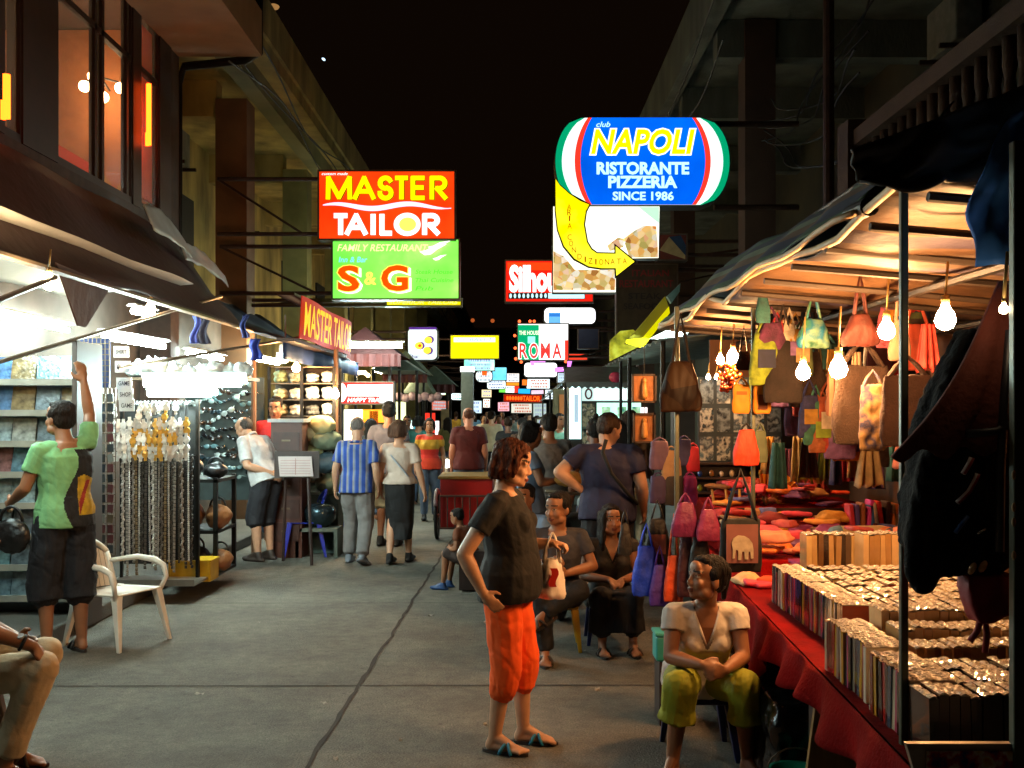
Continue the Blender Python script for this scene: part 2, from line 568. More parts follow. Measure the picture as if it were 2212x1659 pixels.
        if st == 'tied': mb.cap(hp_((0, -.12, .03)), .028 * s, hp_((0, -.125, -.09)), .014 * s)
        amp = .011 if st == 'shag' else .006
        remesh(mb, 'hair', hm, max(vox * .9, .007), root, 3, lambda p: amp * s * (nz(V((p.x, p.y, p.z * .4)), 38) + .7 * nz(V((p.x, p.y, p.z * .18)), 95) - 1.3 * max(0, .3 - abs(nz(V((p.x, p.y, p.z * .22)), 55)))))
    # --- shirt
    if top:
        inf = top.get('inf', .016); sl = top.get('sleeve', .55)
        mb = MB()
        torso(mb, inf, 1, top.get('hem', -.06), top.get('neckr', .070), top.get('topn', -.035))
        for sd in 'rl':
            sh, el, wr = q['sh' + sd], q['el' + sd], q['wr' + sd]
            rs = .0565 * b + inf * .55
            if sl <= 0: continue
            if sl <= 1:
                e = sh.lerp(el, sl)
                t = (e - sh).normalized(); qd = t.orthogonal().normalized(); w = t.cross(qd)
                rr = [(sh - t * .02 * s, rs * .9), (sh.lerp(e, .35), rs), (e, rs * .97)]
                mb.loft([[c + (qd * math.cos(2 * pi * k / 14) + w * math.sin(2 * pi * k / 14)) * r * s for k in range(14)] for c, r in rr])
                mb.ell(sh - up1 * .006 * s, rs * .9 * s)
            else:
                mb.cap(sh, rs * .95 * s, el, .056 * b * s); mb.cap(el, .056 * b * s, el.lerp(wr, sl - 1), .045 * b * s)
        wr_ = top.get('wr', 1.0)
        neck = q['neck']
        vd = top.get('vneck', 0)
        def cut(c):
            r_ = (c - neck) / s; a_ = -r_.dot(up1); l_ = abs(r_.dot(lat_s)); f_ = r_.dot(up1.cross(lat_s))
            if a_ < .030 and (r_ + up1 * a_).length < .072: return True
            return vd and f_ > 0 and a_ < vd and l_ < .070 * (1 - max(a_, .02) / vd) ** .8 + .004
        neck = q['neck']
        o = remesh(mb, 'shirt', top['mat'], vox, root, 3, lambda p: s * wr_ * (.006 * nz(p + V((x, y, 0)), 9) + .004 * nz(V((p.x, p.y, p.z * .5)) + V((x * 3, 0, 0)), 22) - .016 * max(0, .22 - abs(nz(V((p.x * .7, p.y * .7, p.z + .5 * p.x)) + V((y, x, 0)), 11))) - .010 * max(0, .2 - abs(nz(V((p.x + .6 * p.z, p.y, p.z * .6)) + V((x, 0, y)), 19)))), cut=cut, paint=(lambda c: top['paint'](rot.inverted() @ c / s)) if top.get('paint') else None)
        if top.get('collar'):
            mb = MB()
            mb.tube([neck + (lat_s * math.cos(t) * .075 + up1.cross(lat_s) * math.sin(t) * .075 - up1 * (.03 + .03 * math.sin(t))) * s for t in [pi * .55 + i * 2 * pi * .9 / 16 for i in range(17)]], .015 * s, 6)
            mb.build('collar', top['mat'], o, True)
        if vd:
            f = up1.cross(lat_s).normalized()
            mb = MB()
            for sg in (-1, 1):
                mb.tube([neck + (lat_s * .066 * sg + f * .0 + up1 * .0) * s, neck + (lat_s * .064 * sg + f * .06 * b - up1 * .035) * s, neck + (lat_s * .036 * sg + f * (.098 * b + inf * .6) - up1 * vd * .55) * s, neck + (f * (.112 * b + inf) - up1 * vd) * s], [.010 * s, .012 * s, .011 * s, .006 * s], 6)
            mb.build('collar', top['mat'], o, True)
    # --- trousers or skirt
    if bot:
        mb = MB()
        kind = bot.get('kind', 'trousers'); ln = bot.get('len', 1.9); inf = bot.get('inf', .012); fl = bot.get('flare', 1.0); hf = bot.get('hemflare', 1.0); inp = min(inf, .011)
        mb.loft([ring(q['pel'] - up0 * .10 * s, up0, lat_h, .11 * b + inf, .09 * b + inf), ring(q['pel'] - up0 * .03 * s, up0, lat_h, hipw + inp, .114 * b + inp), ring(q['pel'] + up0 * .03 * s, up0, lat_h, hipw * .98 + inp, .112 * b + inp + belly * .3, belly * .4),
                 ring(q['pel'] + up0 * .055 * s, up0, lat_m, hipw * .9 + inp * .4 + belly * .2, .10 * b + inf * .6 + belly * .4, belly * .5)])
        def limb(p, k, a_, an_):
            r0, r1, r2 = .094 * b + inf, (.068 * b + inf) * fl, (.052 * b + inf) * fl
            e1 = k if ln >= 1 else p.lerp(k, ln)
            mb.cap(p, r0 * s, e1, (r0 + (r1 - r0) * min(ln, 1)) * s)
            if ln > 1:
                e2 = k.lerp(an_, ln - 1)
                mb.cap(k, r1 * s, e2, (r1 + (r2 - r1) * (ln - 1)) * s * .8)
                t = (e2 - k).normalized(); qd = t.orthogonal().normalized(); w = t.cross(qd); r = (r1 + (r2 - r1) * (ln - 1)) * s * (.98 if not bot.get('gather') else .8)
                mb.loft([[c + (qd * math.cos(2 * pi * i / 14) + w * math.sin(2 * pi * i / 14)) * r_ for i in range(14)] for c, r_ in ((k, r1 * s), (k.lerp(e2, .75), r * (1.0 if not bot.get('gather') else 1.16)), (e2 + t * .02 * s, r * hf))])
        if kind == 'trousers':
            for sd in 'rl': limb(q['hp' + sd], q['kn' + sd], None, q['an' + sd])
        else:
            km = (q['knr'] + q['knl']) / 2; am = (q['anr'] + q['anl']) / 2
            seat = abs(q['knr'].z - q['pel'].z) < .25 * s
            e = km.lerp(am, max(0, ln - 1)) if ln > 1 else q['pel'].lerp(km, ln)
            half = (q['knr'] - q['knl']).length / 2 / s
            if seat:
                for sd in 'rl': limb(q['hp' + sd], q['kn' + sd], None, q['an' + sd])
                t = (km - q['pel']).normalized()
                mb.loft([ring(q['pel'], t, lat_h, .15, .08), ring(km, t, lat_h, half + .06, .06), ring(km + t * .03, (t + V((0, 0, -1))), lat_h, half + .05, .05)])
                if ln > 1.15: mb.loft([ring(km, V((0, 0, 1)), lat_h, half + .07, .07), ring(e, V((0, 0, 1)), lat_h, (half + .09) * fl, .09)])
            else:
                mb.loft([ring(q['pel'] - up0 * .02 * s, up0, lat_h, hipw + inf, .115 * b + inf), ring(km, up0, lat_h, (hipw * .92 + inf) * fl, (.11 * b + inf) * fl), ring(e, up0, lat_h, (hipw * .82 + inf) * fl, (.12 * b + inf) * fl)])
        remesh(mb, 'skirt' if kind == 'skirt' else 'trousers', bot['mat'], vox, root, 3, lambda p: s * bot.get('wr', 1.0) * (.010 * nz(p + V((x, y, 3)), 8) + .004 * nz(V((p.x, p.y, p.z * .4)), 24) - .018 * max(0, .22 - abs(nz(V((p.x * .8, p.y * .8, p.z * .9 + .4 * p.x)) + V((y, x, 1)), 10))) - .012 * max(0, .2 - abs(nz(V((p.x, p.y, p.z * .35)) + V((x, 1, y)), 21)))))
    # --- shoes or sandals
    if shoes:
        for sd in 'rl':
            an = q['an' + sd]
            tdir = Dn(j['to' + sd]); fup = V((0, 0, 1)); flat = tdir.cross(fup)
            if flat.length < .1: flat = lat_h
            flat.normalize(); fup = flat.cross(tdir).normalized()
            ft = Matrix((flat, tdir, fup)).transposed()
            c0 = an - fup * .078 * s + tdir * .05 * s
            if shoes[0] == 'sandal':
                mb = MB()
                out = [(.036 * math.cos(t) * (1.15 if math.sin(t) > 0 else .95), .135 * math.sin(t)) for t in [2 * pi * i / 20 for i in range(20)]]
                mb.prism([(p[0] * s, p[1] * s) for p in out], c0 - fup * .006 * s + tdir * .012 * s, flat, tdir, fup * .018 * s)
                so = mb.build('sandal', M('sole', '#2a211c', .8), root)
                mb = MB()
                for o1, o2, fz in ((.045, .115, 1), (.115, .045, 1)):
                    pts = []
                    for i in range(11):
                        t = i / 10
                        pts.append(an - fup * (.075 - .055 * math.sin(pi * t) * fz) * s + tdir * (o1 + (o2 - o1) * t) * s + flat * (.05 * math.cos(pi * t)) * s)
                    mb.tube(pts, .009 * s, 6)
                mb.build('strap', shoes[1], so, True)
            else:
                mb = MB()
                heel = an - fup * .045 * s - tdir * .022 * s; ball = an - fup * .05 * s + tdir * .13 * s
                mb.cap(an + fup * .01, .042 * s, heel, .042 * s); mb.cap(heel, .04 * s, ball, .036 * s)
                mb.ell(ball + tdir * .02 * s - fup * .005 * s, (.052 * s, .066 * s, .033 * s), ft); mb.cap(an, .041 * s, ball, .034 * s)
                mb.prism([(.05 * math.cos(t) * s, .15 * math.sin(t) * s) for t in [2 * pi * i / 16 for i in range(16)]], c0 - fup * .004 * s, flat, tdir, fup * .03 * s)
                remesh(mb, 'shoe', shoes[1], max(vox, .008), root, 3)
    return root
# ------------------------------------------------------------------ ground, sky and buildings
ASPH = M('worn_concrete', '#605d54', .85, var=.22, vscale=.7, bump=.7, bscale=85)
m = ASPH  # blotches, wear and grit in the concrete
N, L = m.node_tree.nodes, m.node_tree.links
bs = N['Principled BSDF']
tc = N.new('ShaderNodeTexCoord')
src = bs.inputs['Base Color'].links[0].from_socket
for sc_, lo, hi, det, rg in ((1.6, .62, 1.22, 9, .65), (11, .74, 1.2, 6, .7), (70, .7, 1.28, 3, .6), (210, .6, 1.4, 2, .5)):
    n1 = N.new('ShaderNodeTexNoise'); n1.inputs['Scale'].default_value = sc_; n1.inputs['Detail'].default_value = det; n1.inputs['Roughness'].default_value = rg
    L.new(tc.outputs['Object'], n1.inputs['Vector'])
    mr = N.new('ShaderNodeMapRange'); mr.inputs[1].default_value = .32; mr.inputs[2].default_value = .68; mr.inputs[3].default_value = lo; mr.inputs[4].default_value = hi
    L.new(n1.outputs['Fac'], mr.inputs[0])
    hs = N.new('ShaderNodeHueSaturation'); L.new(src, hs.inputs['Color']); L.new(mr.outputs[0], hs.inputs['Value']); src = hs.outputs['Color']
vo = N.new('ShaderNodeTexVoronoi'); vo.inputs['Scale'].default_value = 5.5
L.new(tc.outputs['Object'], vo.inputs['Vector'])
mr = N.new('ShaderNodeMapRange'); mr.inputs[1].default_value = .03; mr.inputs[2].default_value = .11; mr.inputs[3].default_value = .55; mr.inputs[4].default_value = 1
L.new(vo.outputs['Distance'], mr.inputs[0])   # trodden gum spots
hs = N.new('ShaderNodeHueSaturation'); L.new(src, hs.inputs['Color']); L.new(mr.outputs[0], hs.inputs['Value'])
L.new(hs.outputs['Color'], bs.inputs['Base Color'])

mb = MB()
mb.add([(-60, -12, 0), (60, -12, 0), (60, 160, 0), (-60, 160, 0)], [(0, 1, 2, 3)])
tag(mb.build('street', ASPH), kind='structure')
mb = MB()
def jag(pts, w, amp, seed):
    vs = []
    n = len(pts)
    for i, p in enumerate(pts):
        p = V(p)
        t = (V(pts[min(i + 1, n - 1)]) - V(pts[max(i - 1, 0)])).normalized(); s_ = V((t.y, -t.x, 0))
        o = amp * nz(p + V((seed, 0, 0)), 3.1) + amp * .5 * nz(p + V((0, seed, 0)), 11)
        ww = w * (.75 + .9 * abs(nz(p + V((seed, 3, 0)), 6)))
        vs += [p + s_ * (o + ww), p + s_ * (o - ww)]
    mb.add(vs, [(2 * i, 2 * i + 1, 2 * i + 3, 2 * i + 2) for i in range(n - 1)])
jag([(-1.12 + .022 * (.5 + i * .12), .5 + i * .12, .004) for i in range(260)], .0135, .02, 1)
mb.cur = 0
for yy, x0, x1, w, sd in ((6.5, -3.4, 1.2, .009, 2), (9.3, -3.4, 1.2, .007, 3), (12.3, -3.4, 1.2, .005, 4), (15.3, -3.4, 1.2, .006, 5), (3.6, -3.4, 1.2, .006, 9)):
    jag([(x0 + (x1 - x0) * i / 50, yy + .03 * i / 50, .0045 + .0006 * sd / 5) for i in range(51)], w, .008, sd)
tag(mb.build('road_joint', M('joint_dirt', '#22170c', .95, var=.5, vscale=5)), kind='structure')
mb = MB()
mb.bx((-9, 3, 0), (-3.42, 70, .13))
tag(mb.build('pavement', M('pavement_dark', '#4a463f', .85, var=.4, vscale=2, bump=.3), bevel=.015), kind='structure')
mb = MB()
mb.bx((1.9, .4, 0), (9, 70, .12))
tag(mb.build('pavement', M('pavement_dark', '#4a463f'), bevel=.015), kind='structure')

CONC = M('stained_render', '#a38c50', .85, var=.6, vscale=2.2, bump=.4, bscale=30, stretch=(1, 1, .35))
CONC2 = M('grey_render', '#50544a', .85, var=.6, vscale=2.2, bump=.4, bscale=30, stretch=(1, 1, .35))
DARKW = M('dark_wood', '#2a1710', .6, var=.3)
BLACKM = M('black_steel', '#14120f', .5, .6, var=.2)
RUST = M('brown_steel', '#3c2417', .6, .3, var=.4, vscale=12)
BROWNW = M('brown_wall', '#3e2818', .85, var=.35, vscale=2, bump=.3)

# litter that lies on the road
for i, (u, v) in enumerate(((1048, 1566), (1290, 1490), (725, 1640), (865, 1600), (700, 1520), (1120, 1455), (560, 1345), (930, 1330), (430, 1500), (1262, 1408))):
    Y = H * F / (v - 888); p = at(u, v, Y); mb = MB(); w_ = R.uniform(.012, .03)
    mb.sheet(lambda a, b_: V(((a - .5) * w_ * 2, (b_ - .5) * w_, .006 + .006 * math.sin(a * 7 + b_ * 5 + i))), 5, 4)
    o = mb.build('litter_scrap', M('litter_paper', '#8a8478', .8), None, True, loc=(p.x, p.y, 0)); o.rotation_euler = (0, 0, R.uniform(0, 3)); tag(o, 'tiny pale paper scrap lying on the road', 'litter', 'paper scraps on the road')

# ---- row house with the red-lit upstairs restaurant (street side at x -4)
b = thing('restaurant_house', 'dark house with warm lit upstairs windows and red neon above the long brown awning', 'building', (-4, 4, 0))
B = lambda mb, n, m, **k: mb.build(n, m, b, world=True, **k)
mb = MB()
mb.bx((-9, 12.0, 0), (-4.0, 12.3, 9)); mb.bx((-9, 2, 0), (-8.8, 12, 9)); mb.bx((-8.8, 2, 3.35), (-4.0, 12, 3.6)); mb.bx((-8.8, 2, 6.2), (-4.0, 12, 9)); mb.bx((-9, 1.8, 0), (-4.0, 2, 9))
mb.bx((-4.55, 2, 0.13), (-4.45, 12, 3.35)); mb.bx((-4.08, 2, 3.6), (-3.98, 12, 3.92))
B(mb, 'wall', M('dim_house_wall', '#3d2a20', .85, var=.3))
mb = MB()
mb.bx((-6.6, 2, 3.62), (-6.5, 11.9, 6.18)); mb.bx((-6.5, 11.9, 3.62), (-4.13, 11.97, 6.18))
B(mb, 'back_wall', M('peach_wall', '#a0683c', .8, var=.12))
for y0, y1 in ((4.4, 6.0), (7.2, 8.05), (8.35, 9.0), (10.78, 11.02), (11.6, 11.98)):
    mb = MB(); mb.bx((-4.12, y0, 3.93), (-3.985, y1, 6.18)); B(mb, 'pillar', DARKW)
def pane(y0, y1, muls):
    mb = MB()
    mb.bx((-4.06, y0, 3.93), (-4.0, y1, 4.0)); mb.bx((-4.06, y0, 5.42), (-4.0, y1, 5.48)); mb.bx((-4.06, y0, 6.1), (-4.0, y1, 6.18)); mb.bx((-4.06, y0, 4.0), (-4.0, y0 + .025, 6.1)); mb.bx((-4.06, y1 - .025, 4.0), (-4.0, y1, 6.1))
    for q in muls: mb.bx((-4.06, q - .03, 4.0), (-4.0, q + .03, 6.1))
    w = B(mb, 'window', DARKW)
    mb = MB(); mb.bx((-4.036, y0, 4.0), (-4.030, y1, 6.1))
    mb.build('pane', M('window_glass', '#ffffff', .03, 0, var=0, alpha=.12), w, world=True)
pane(9.0, 10.78, (9.85, 10.02, 10.66)); pane(11.02, 11.6, ()); pane(8.05, 8.35, ()); pane(6.0, 7.2, (6.6,))
for y0, z0, z1, x in ((11.05, 4.62, 5.28, -3.98), (7.7, 3.95, 4.28, -3.86)):
    mb = MB(); mb.tube([(x + .06, y0, z0), (x + .06, y0, z1)], .028, 8); mb.tube([(x + .06, y0 - .05, z0 - .02), (x + .06, y0 - .05, z0 + .12)], .02, 8)
    B(mb, 'neon_tube', E('red_neon', (1, .075, .004), 11))
mb = MB(); mb.bx((-4.1, 11.06, 4.1), (-4.07, 11.58, 6.0))
B(mb, 'neon_glow_panel', M('neon_orange_paint', '#f05a20', .8, var=.2, stretch=(1, 12, 1)))  # orange colour stands in for neon light on the room's end
mb = MB()
mb.bx((-4.0, 2, 6.0), (-3.0, 12.28, 6.2)); mb.bx((-3.12, 2, 6.2), (-3.0, 12.28, 6.55))
B(mb, 'roof', M('soffit_plaster', '#8a6a4c', .85, var=.25, vscale=2))
mb = MB(); mb.tube([(-3.05, 12.34, 6.9), (-3.05, 12.34, 6.06), (-3.2, 12.34, 5.98), (-3.95, 12.34, 5.9), (-4.02, 12.34, 5.7), (-4.02, 12.34, 3.0)], .05, 8)
B(mb, 'downpipe', BLACKM)
# chandelier and the tail of a painted board inside
ch = thing('chandelier', 'chandelier of glowing round bulbs behind the upstairs restaurant window', 'lamp', (-4.56, 11.35, 5.33))
mb = MB(); mb.tube([(0, 0, .12), (0, 0, .85)], .012); mb.tube([(-.25, 0, .05), (0, 0, .12), (.25, 0, .05)], .012); mb.tube([(0, -.25, .05), (0, 0, .12), (0, .25, .05)], .012)
mb.build('stem', BLACKM, ch)
for dx, dy, dz in ((-.18, 0, .02), (.22, 0, 0), (0, -.2, .06), (-.05, .2, -.04)):
    mb = MB(); mb.ell((dx, dy, dz), .06, None, 10, 7); mb.build('bulb', E('chandelier_bulb', (1, .64, .32), 80), ch, True)
o = MB(); o.bx((-4.72, 9.6, 3.9), (-4.68, 11.7, 4.5))
bo = thing('menu_board', 'red board with yellow writing inside the upstairs window', 'sign', (-4.7, 10.6, 3.9))
o.build('board', E('red_board', '#c03010', .45), bo, world=True)
mb = MB(); letters(mb, 'Pub', (-4.68, 10.5, 4.18), 1.2, .34, (0, 1, 0), (0, 0, 1), .02, out=.006)
mb.build('lettering', E('board_yellow', '#e8c810', .9), bo, world=True)

# ---- long terrace behind it with deep eaves, square columns and beams
b = thing('shophouse_terrace', 'long plaster terrace with deep eaves, square columns and sign scaffolds', 'building', (-4.2, 12.5, 0))
mb = MB(); mb.bx((-9, 12.5, 0), (-5.9, 70, 9))
B(mb, 'wall', CONC)
mb = MB(); mb.bx((-5.9, 12.42, 6.75), (-3.45, 64, 6.95)); mb.bx((-3.6, 12.42, 6.95), (-3.4, 64, 7.5))
B(mb, 'roof', CONC)
mb = MB(); mb.bx((-3.95, 12.5, 6.45), (-3.7, 64, 6.745))
B(mb, 'eaves_beam', M('stained_beam', '#7a744e', .85, var=.45, vscale=1.1, bump=.3))
for i, yy in enumerate((15.6, 20.1, 24.6, 29.1, 33.6, 38, 43, 48)):
    mb = MB(); mb.bx((-4.45, yy - .24, .13), (-3.98, yy + .24, 6.44)); B(mb, 'column', M('column_plaster' if i else 'column_rust', '#7d7340' if i else '#6e4a2c', .8, var=.3, vscale=2.5))
    mb = MB(); mb.bx((-5.9, yy - .15, 6.2), (-4.46, yy + .15, 6.745)); B(mb, 'beam', CONC)
for yy in (13.7, 18, 22.4, 27, 31.5, 36, 41):
    mb = MB(); mb.bx((-5.9, yy - .8, 3.5), (-5.84, yy + .8, 5.6)); w = B(mb, 'window', M('shutter_dark', '#24211a', .7, var=.4, stretch=(1, 1, 14)))
    mb = MB(); mb.bx((-5.88, yy - .86, 3.4), (-5.78, yy + .86, 3.5)); mb.build('sill', CONC, w, world=True)
# decorative arches painted on the wall by the first bay
for yy in (12.95, 13.5):
    mb = MB()
    mb.tube([(-5.8, yy - .22, 3.5), (-5.8, yy - .22, 4.5), (-5.8, yy - .15, 4.75), (-5.8, yy, 4.85), (-5.8, yy + .15, 4.75), (-5.8, yy + .22, 4.5), (-5.8, yy + .22, 3.5)], .05, 6)
    B(mb, 'arch', DARKW)

# ---- house on the other side: column, floor slab with beams, balustrade
b = thing('balcony_house', 'dim house with baluster balcony, grey slab and square column behind the pizzeria sign', 'building', (3.3, 6, 0))
mb = MB(); mb.bx((5.6, .5, 0), (9, 70, 10))
B(mb, 'wall', M('brown_green_wall', '#3a3422', .85, var=.4, vscale=1.5, bump=.3))
mb = MB(); mb.bx((2.6, 10.6, 6.9), (5.6, 30, 7.1)); mb.bx((2.45, 10.6, 6.7), (2.65, 30, 7.4))
B(mb, 'slab', CONC2)
for yy in (11.0, 13.6, 16.4, 20, 24):
    mb = MB(); mb.bx((2.7, yy - .14, 6.4), (5.6, yy + .14, 6.89)); B(mb, 'beam', CONC2)
for yy in (13.6, 19.5, 25):
    mb = MB(); mb.bx((3.05, yy - .2, .12), (3.45, yy + .2, 6.88)); B(mb, 'column', BROWNW)
mb = MB(); mb.tube([(3.2, 10.35, .12), (3.2, 10.35, 7.5)], .055, 10); B(mb, 'downpipe', RUST)
mb = MB(); mb.bx((3.1, .5, 4.16), (3.32, 9.3, 4.3)); mb.bx((3.12, .5, 3.25), (3.3, 9.3, 3.4)); mb.bx((3.05, 9.3, 3.0), (3.35, 9.6, 4.4))
B(mb, 'balcony_rail', BROWNW)
prof = [(.03, 0), (.07, .06), (.075, .2), (.05, .36), (.035, .5), (.05, .58), (.05, .76)]
for i in range(34):
    yy = 2.6 + i * .2
    mb = MB(); mb.loft([[(3.21 + r * math.cos(2 * pi * k / 8), yy + r * math.sin(2 * pi * k / 8), 3.4 + z) for k in range(8)] for r, z in prof]); B(mb, 'baluster', BROWNW, smooth=True)
mb = MB(); mb.bx((3.3, .5, 2.95), (5.6, 10.5, 3.24)); B(mb, 'balcony_floor', BROWNW)
for yy in (3.5, 6.4, 12.2, 15, 17.8):
    mb = MB(); mb.bx((5.56, yy - .6, 3.6), (5.6 - .01, yy + .6, 5.9)); w = B(mb, 'window', M('shutter_dark', '#24211a'))
# tangle of cables on the column
for k in range(7):
    mb = MB()
    z0 = 5.2 + R.random() * 1.1
    pts = [(3.25 + .35 * t + .1 * math.sin(t * 9 + k), 13.2 - 2.75 * t, z0 + (-.9 + .28 * k) * t - .35 * math.sin(pi * t)) for t in [i / 14 for i in range(15)]]
    mb.tube(pts, .012, 5)
    tag(mb.build('cable', M('cable_black', '#0c0b0a', .6, var=0), None, loc=None), 'black cable sagging in the tangle between pipe and column', 'cable', 'cables tangled by the column')

for i, (x_, y_, z_, nm) in enumerate(((-5.7, 17.2, 5.9, 'dusty air conditioner high on the terrace wall before the second column'), (-5.7, 21.6, 5.6, 'dusty air conditioner high on the terrace wall past the second column'), (5.35, 12.4, 6.1, 'air conditioner under the slab behind the pizzeria sign'), (5.35, 15.8, 4.4, 'air conditioner on the dark wall behind the menu board'))):
    t = thing('air_conditioner', nm, 'air conditioner', (x_, y_, z_), pi / 2 if x_ > 0 else -pi / 2)
    mb = MB(); mb.box((0, 0, .3), (.85, .32, .6)); mb.build('casing', M('ac_grey', '#77756a', .6, var=.3), t, bevel=.02)
    mb = MB()
    for k in range(5): mb.tube([(.12 + (.06 + .045 * k) * math.cos(a_), -.175, .3 + (.06 + .045 * k) * math.sin(a_)) for a_ in [2 * pi * q / 18 for q in range(19)]], .006, 4)
    mb.build('fan_guard', BLACKM, t)
    mb = MB(); mb.box((-.3, .05, -.03), (.05, .5, .05)); mb.box((.3, .05, -.03), (.05, .5, .05)); mb.build('bracket', RUST, t)
for k, (x_, z_) in enumerate(((-3.3, 6.6), (-3.36, 6.4), (-3.3, 6.15), (2.4, 6.6), (2.5, 6.3))):
    mb = MB(); pts = []
    for i in range(80):
        y_ = 12 + i * .5; pts.append((x_ + .05 * math.sin(y_), y_, z_ - .35 * abs(math.sin((y_ - 12) / 4.5 * pi * .5 + k)) ** 2))
    mb.tube(pts, .012, 5); tag(mb.build('cable', M('cable_black', '#0c0b0a')), 'long black cable sagging under the building eaves along the street', 'cable', 'cables along the eaves')


# ---- far row houses closing the street
def house(name, label, x0, x1, y0, y1, h, col, side):
    b = thing(name, label, 'building', ((x0 + x1) / 2, y0, 0))
    q = lambda mb, n, m: mb.build(n, m, b, world=True)
    mb = MB(); mb.bx((x0, y0, 0), (x1, y1, h)); q(mb, 'wall', M('far_wall_' + col.strip('#'), col, .85, var=.35, vscale=.8, bump=.2))
    mb = MB(); mb.bx((x0 - .25, y0 - .02, h), (x1 + .25, y1, h + .22)); q(mb, 'roof', CONC)
    xe = x1 if side < 0 else x0
    for yy in [y0 + 2 + 3.2 * i for i in range(int((y1 - y0) / 3.2))]:
        for zz in (4.2, 7.0):
            if zz + 1.6 < h:
                mb = MB(); mb.bx((xe - .06, yy - .6, zz), (xe + .06, yy + .6, zz + 1.5)); q(mb, 'window', M('shutter_dark', '#24211a'))
    mb = MB(); mb.bx((min(xe, xe - side * 1.1), y0, 3.1), (max(xe, xe - side * 1.1), y1, 3.28)); q(mb, 'balcony_slab', CONC)
house('far_house', 'grey far house beyond the yellow neon signs', 3.9, 9, 34, 52, 9.5, '#55503f', 1)
house('far_house', 'low dark house past the bend of the street', 3.2, 9, 55, 80, 8, '#3d3a30', 1)
house('far_house', 'dark far house at the end of the long terrace', -9, -3.6, 72, 98, 9, '#3f3b2c', -1)
house('far_house', 'broad unlit house closing the far end of the street', -9, 9, 104, 112, 10, '#1e1b16', -1)
# ------------------------------------------------------------------ signs over the street
CAB = M('sign_cabinet', '#33302b', .5, .4, var=.2)
WHITE_E = E('lit_white', (.95, 1, .98), 1.7)
def rrect(w, h, r, n=5):
    if r <= 0: return [(-w / 2, -h / 2), (w / 2, -h / 2), (w / 2, h / 2), (-w / 2, h / 2)]
    out = []
    for cx, cy, a0 in ((w / 2 - r, h / 2 - r, 0), (-w / 2 + r, h / 2 - r, 90), (-w / 2 + r, -h / 2 + r, 180), (w / 2 - r, -h / 2 + r, 270)):
        for i in range(n + 1):
            a = math.radians(a0 + 90 * i / n); out.append((cx + r * math.cos(a), cy + r * math.sin(a)))
    return out

class Sign:
    """a box sign hung across the street: cabinet, backlit face, then lettering and shapes in thin layers on the face"""
    def __init__(s, name, label, u0, v0, u1, v1, Y, face, depth=.22, rad=0, bracket=0, cat='sign', group=None, cab=CAB, pole=True):
        a, b = at(u0, v0, Y), at(u1, v1, Y)
        s.Y = Y; s.n = 0
        s.c = (a + b) / 2; w, h = b.x - a.x, a.z - b.z
        s.w, s.h = w, h
        s.root = thing(name, label, cat, (s.c.x, Y, b.z), 0, group)
        mb = MB()
        mb.prism(rrect(w + .05, h + .05, rad), (s.c.x, Y + depth, s.c.z), (1, 0, 0), (0, 0, 1), (0, -depth, 0))
        s.cab = mb.build('cabinet', cab, s.root, world=True)
        mb = MB()
        mb.prism(rrect(w, h, rad), (s.c.x, Y - .002, s.c.z), (1, 0, 0), (0, 0, 1), (0, -.006, 0))
        s.face = mb.build('face', face, s.root, world=True)
        if bracket and face.node_tree.nodes['Principled BSDF'].inputs['Emission Strength'].default_value > 0:
            mb = MB(); mb.prism(rrect(w, h, rad), (s.c.x, Y + depth + .008, s.c.z), (1, 0, 0), (0, 0, 1), (0, -.006, 0)); mb.build('back_face', face, s.root, world=True)
        mb = MB(); e = .022; z0, z1 = b.z - .025, a.z + .025; xa, xb = a.x - .025, b.x + .025
        if not rad:
            mb.bx((xa, Y - .02, z0), (xb, Y - .0005, z0 + e)); mb.bx((xa, Y - .02, z1 - e), (xb, Y - .0005, z1)); mb.bx((xa, Y - .02, z0 + e), (xa + e, Y - .0005, z1 - e)); mb.bx((xb - e, Y - .02, z0 + e), (xb, Y - .0005, z1 - e))
            mb.build('frame', M('sign_frame', '#5a4a3c', .5, .5, var=.3), s.root, world=True)
        if bracket:
            mb = MB()
            x0 = b.x if bracket > 0 else a.x
            for zz in (a.z - .08, b.z + .08): mb.tube([(x0, Y + depth / 2, zz), (bracket, Y + depth / 2, zz)], .03, 6)
            mb.tube([(x0 + (.25 if bracket > 0 else -.25), Y + depth / 2, b.z + .08), (bracket, Y + depth / 2, a.z - .08)], .018, 6)
            mb.build('bracket', RUST, s.root, world=True)
    def z(s):
        s.n += 1
        return s.Y - .010 - .004 * s.n
    def text(s, body, uc, vc, wp, hp, mat, bold=0, shear=0, lift=0):
        y = s.z()
        mb = MB(); k = s.Y / F
        c = at(uc, vc, s.Y); c.y = y
        letters(mb, body, c, wp * k, hp * k, bold=bold, shear=shear, out=0)
        return mb.build('lettering', mat, s.root, world=True)
    def poly(s, pts, mat, name='motif', d=.004):
        """pts: picture outline"""
        y = s.z()
        P_ = [at(u, v, s.Y) for u, v in pts]
        mb = MB()
        mb.prism([(p.x, p.z) for p in P_], (0, y, 0), (1, 0, 0), (0, 0, 1), (0, d * .5, 0))
        return mb.build(name, mat, s.root, world=True)
    def oval(s, uc, vc, ru, rv, mat, name='motif', rot=0):
        ca, sa = math.cos(rot), math.sin(rot)
        return s.poly([(uc + ru * math.cos(t) * ca - rv * math.sin(t) * sa, vc + ru * math.cos(t) * sa + rv * math.sin(t) * ca) for t in [2 * pi * i / 28 for i in range(28)]], mat, name)
    def rect(s, u0, v0, u1, v1, mat, name='panel'):
        return s.poly([(u0, v1), (u1, v1), (u1, v0), (u0, v0)], mat, name)

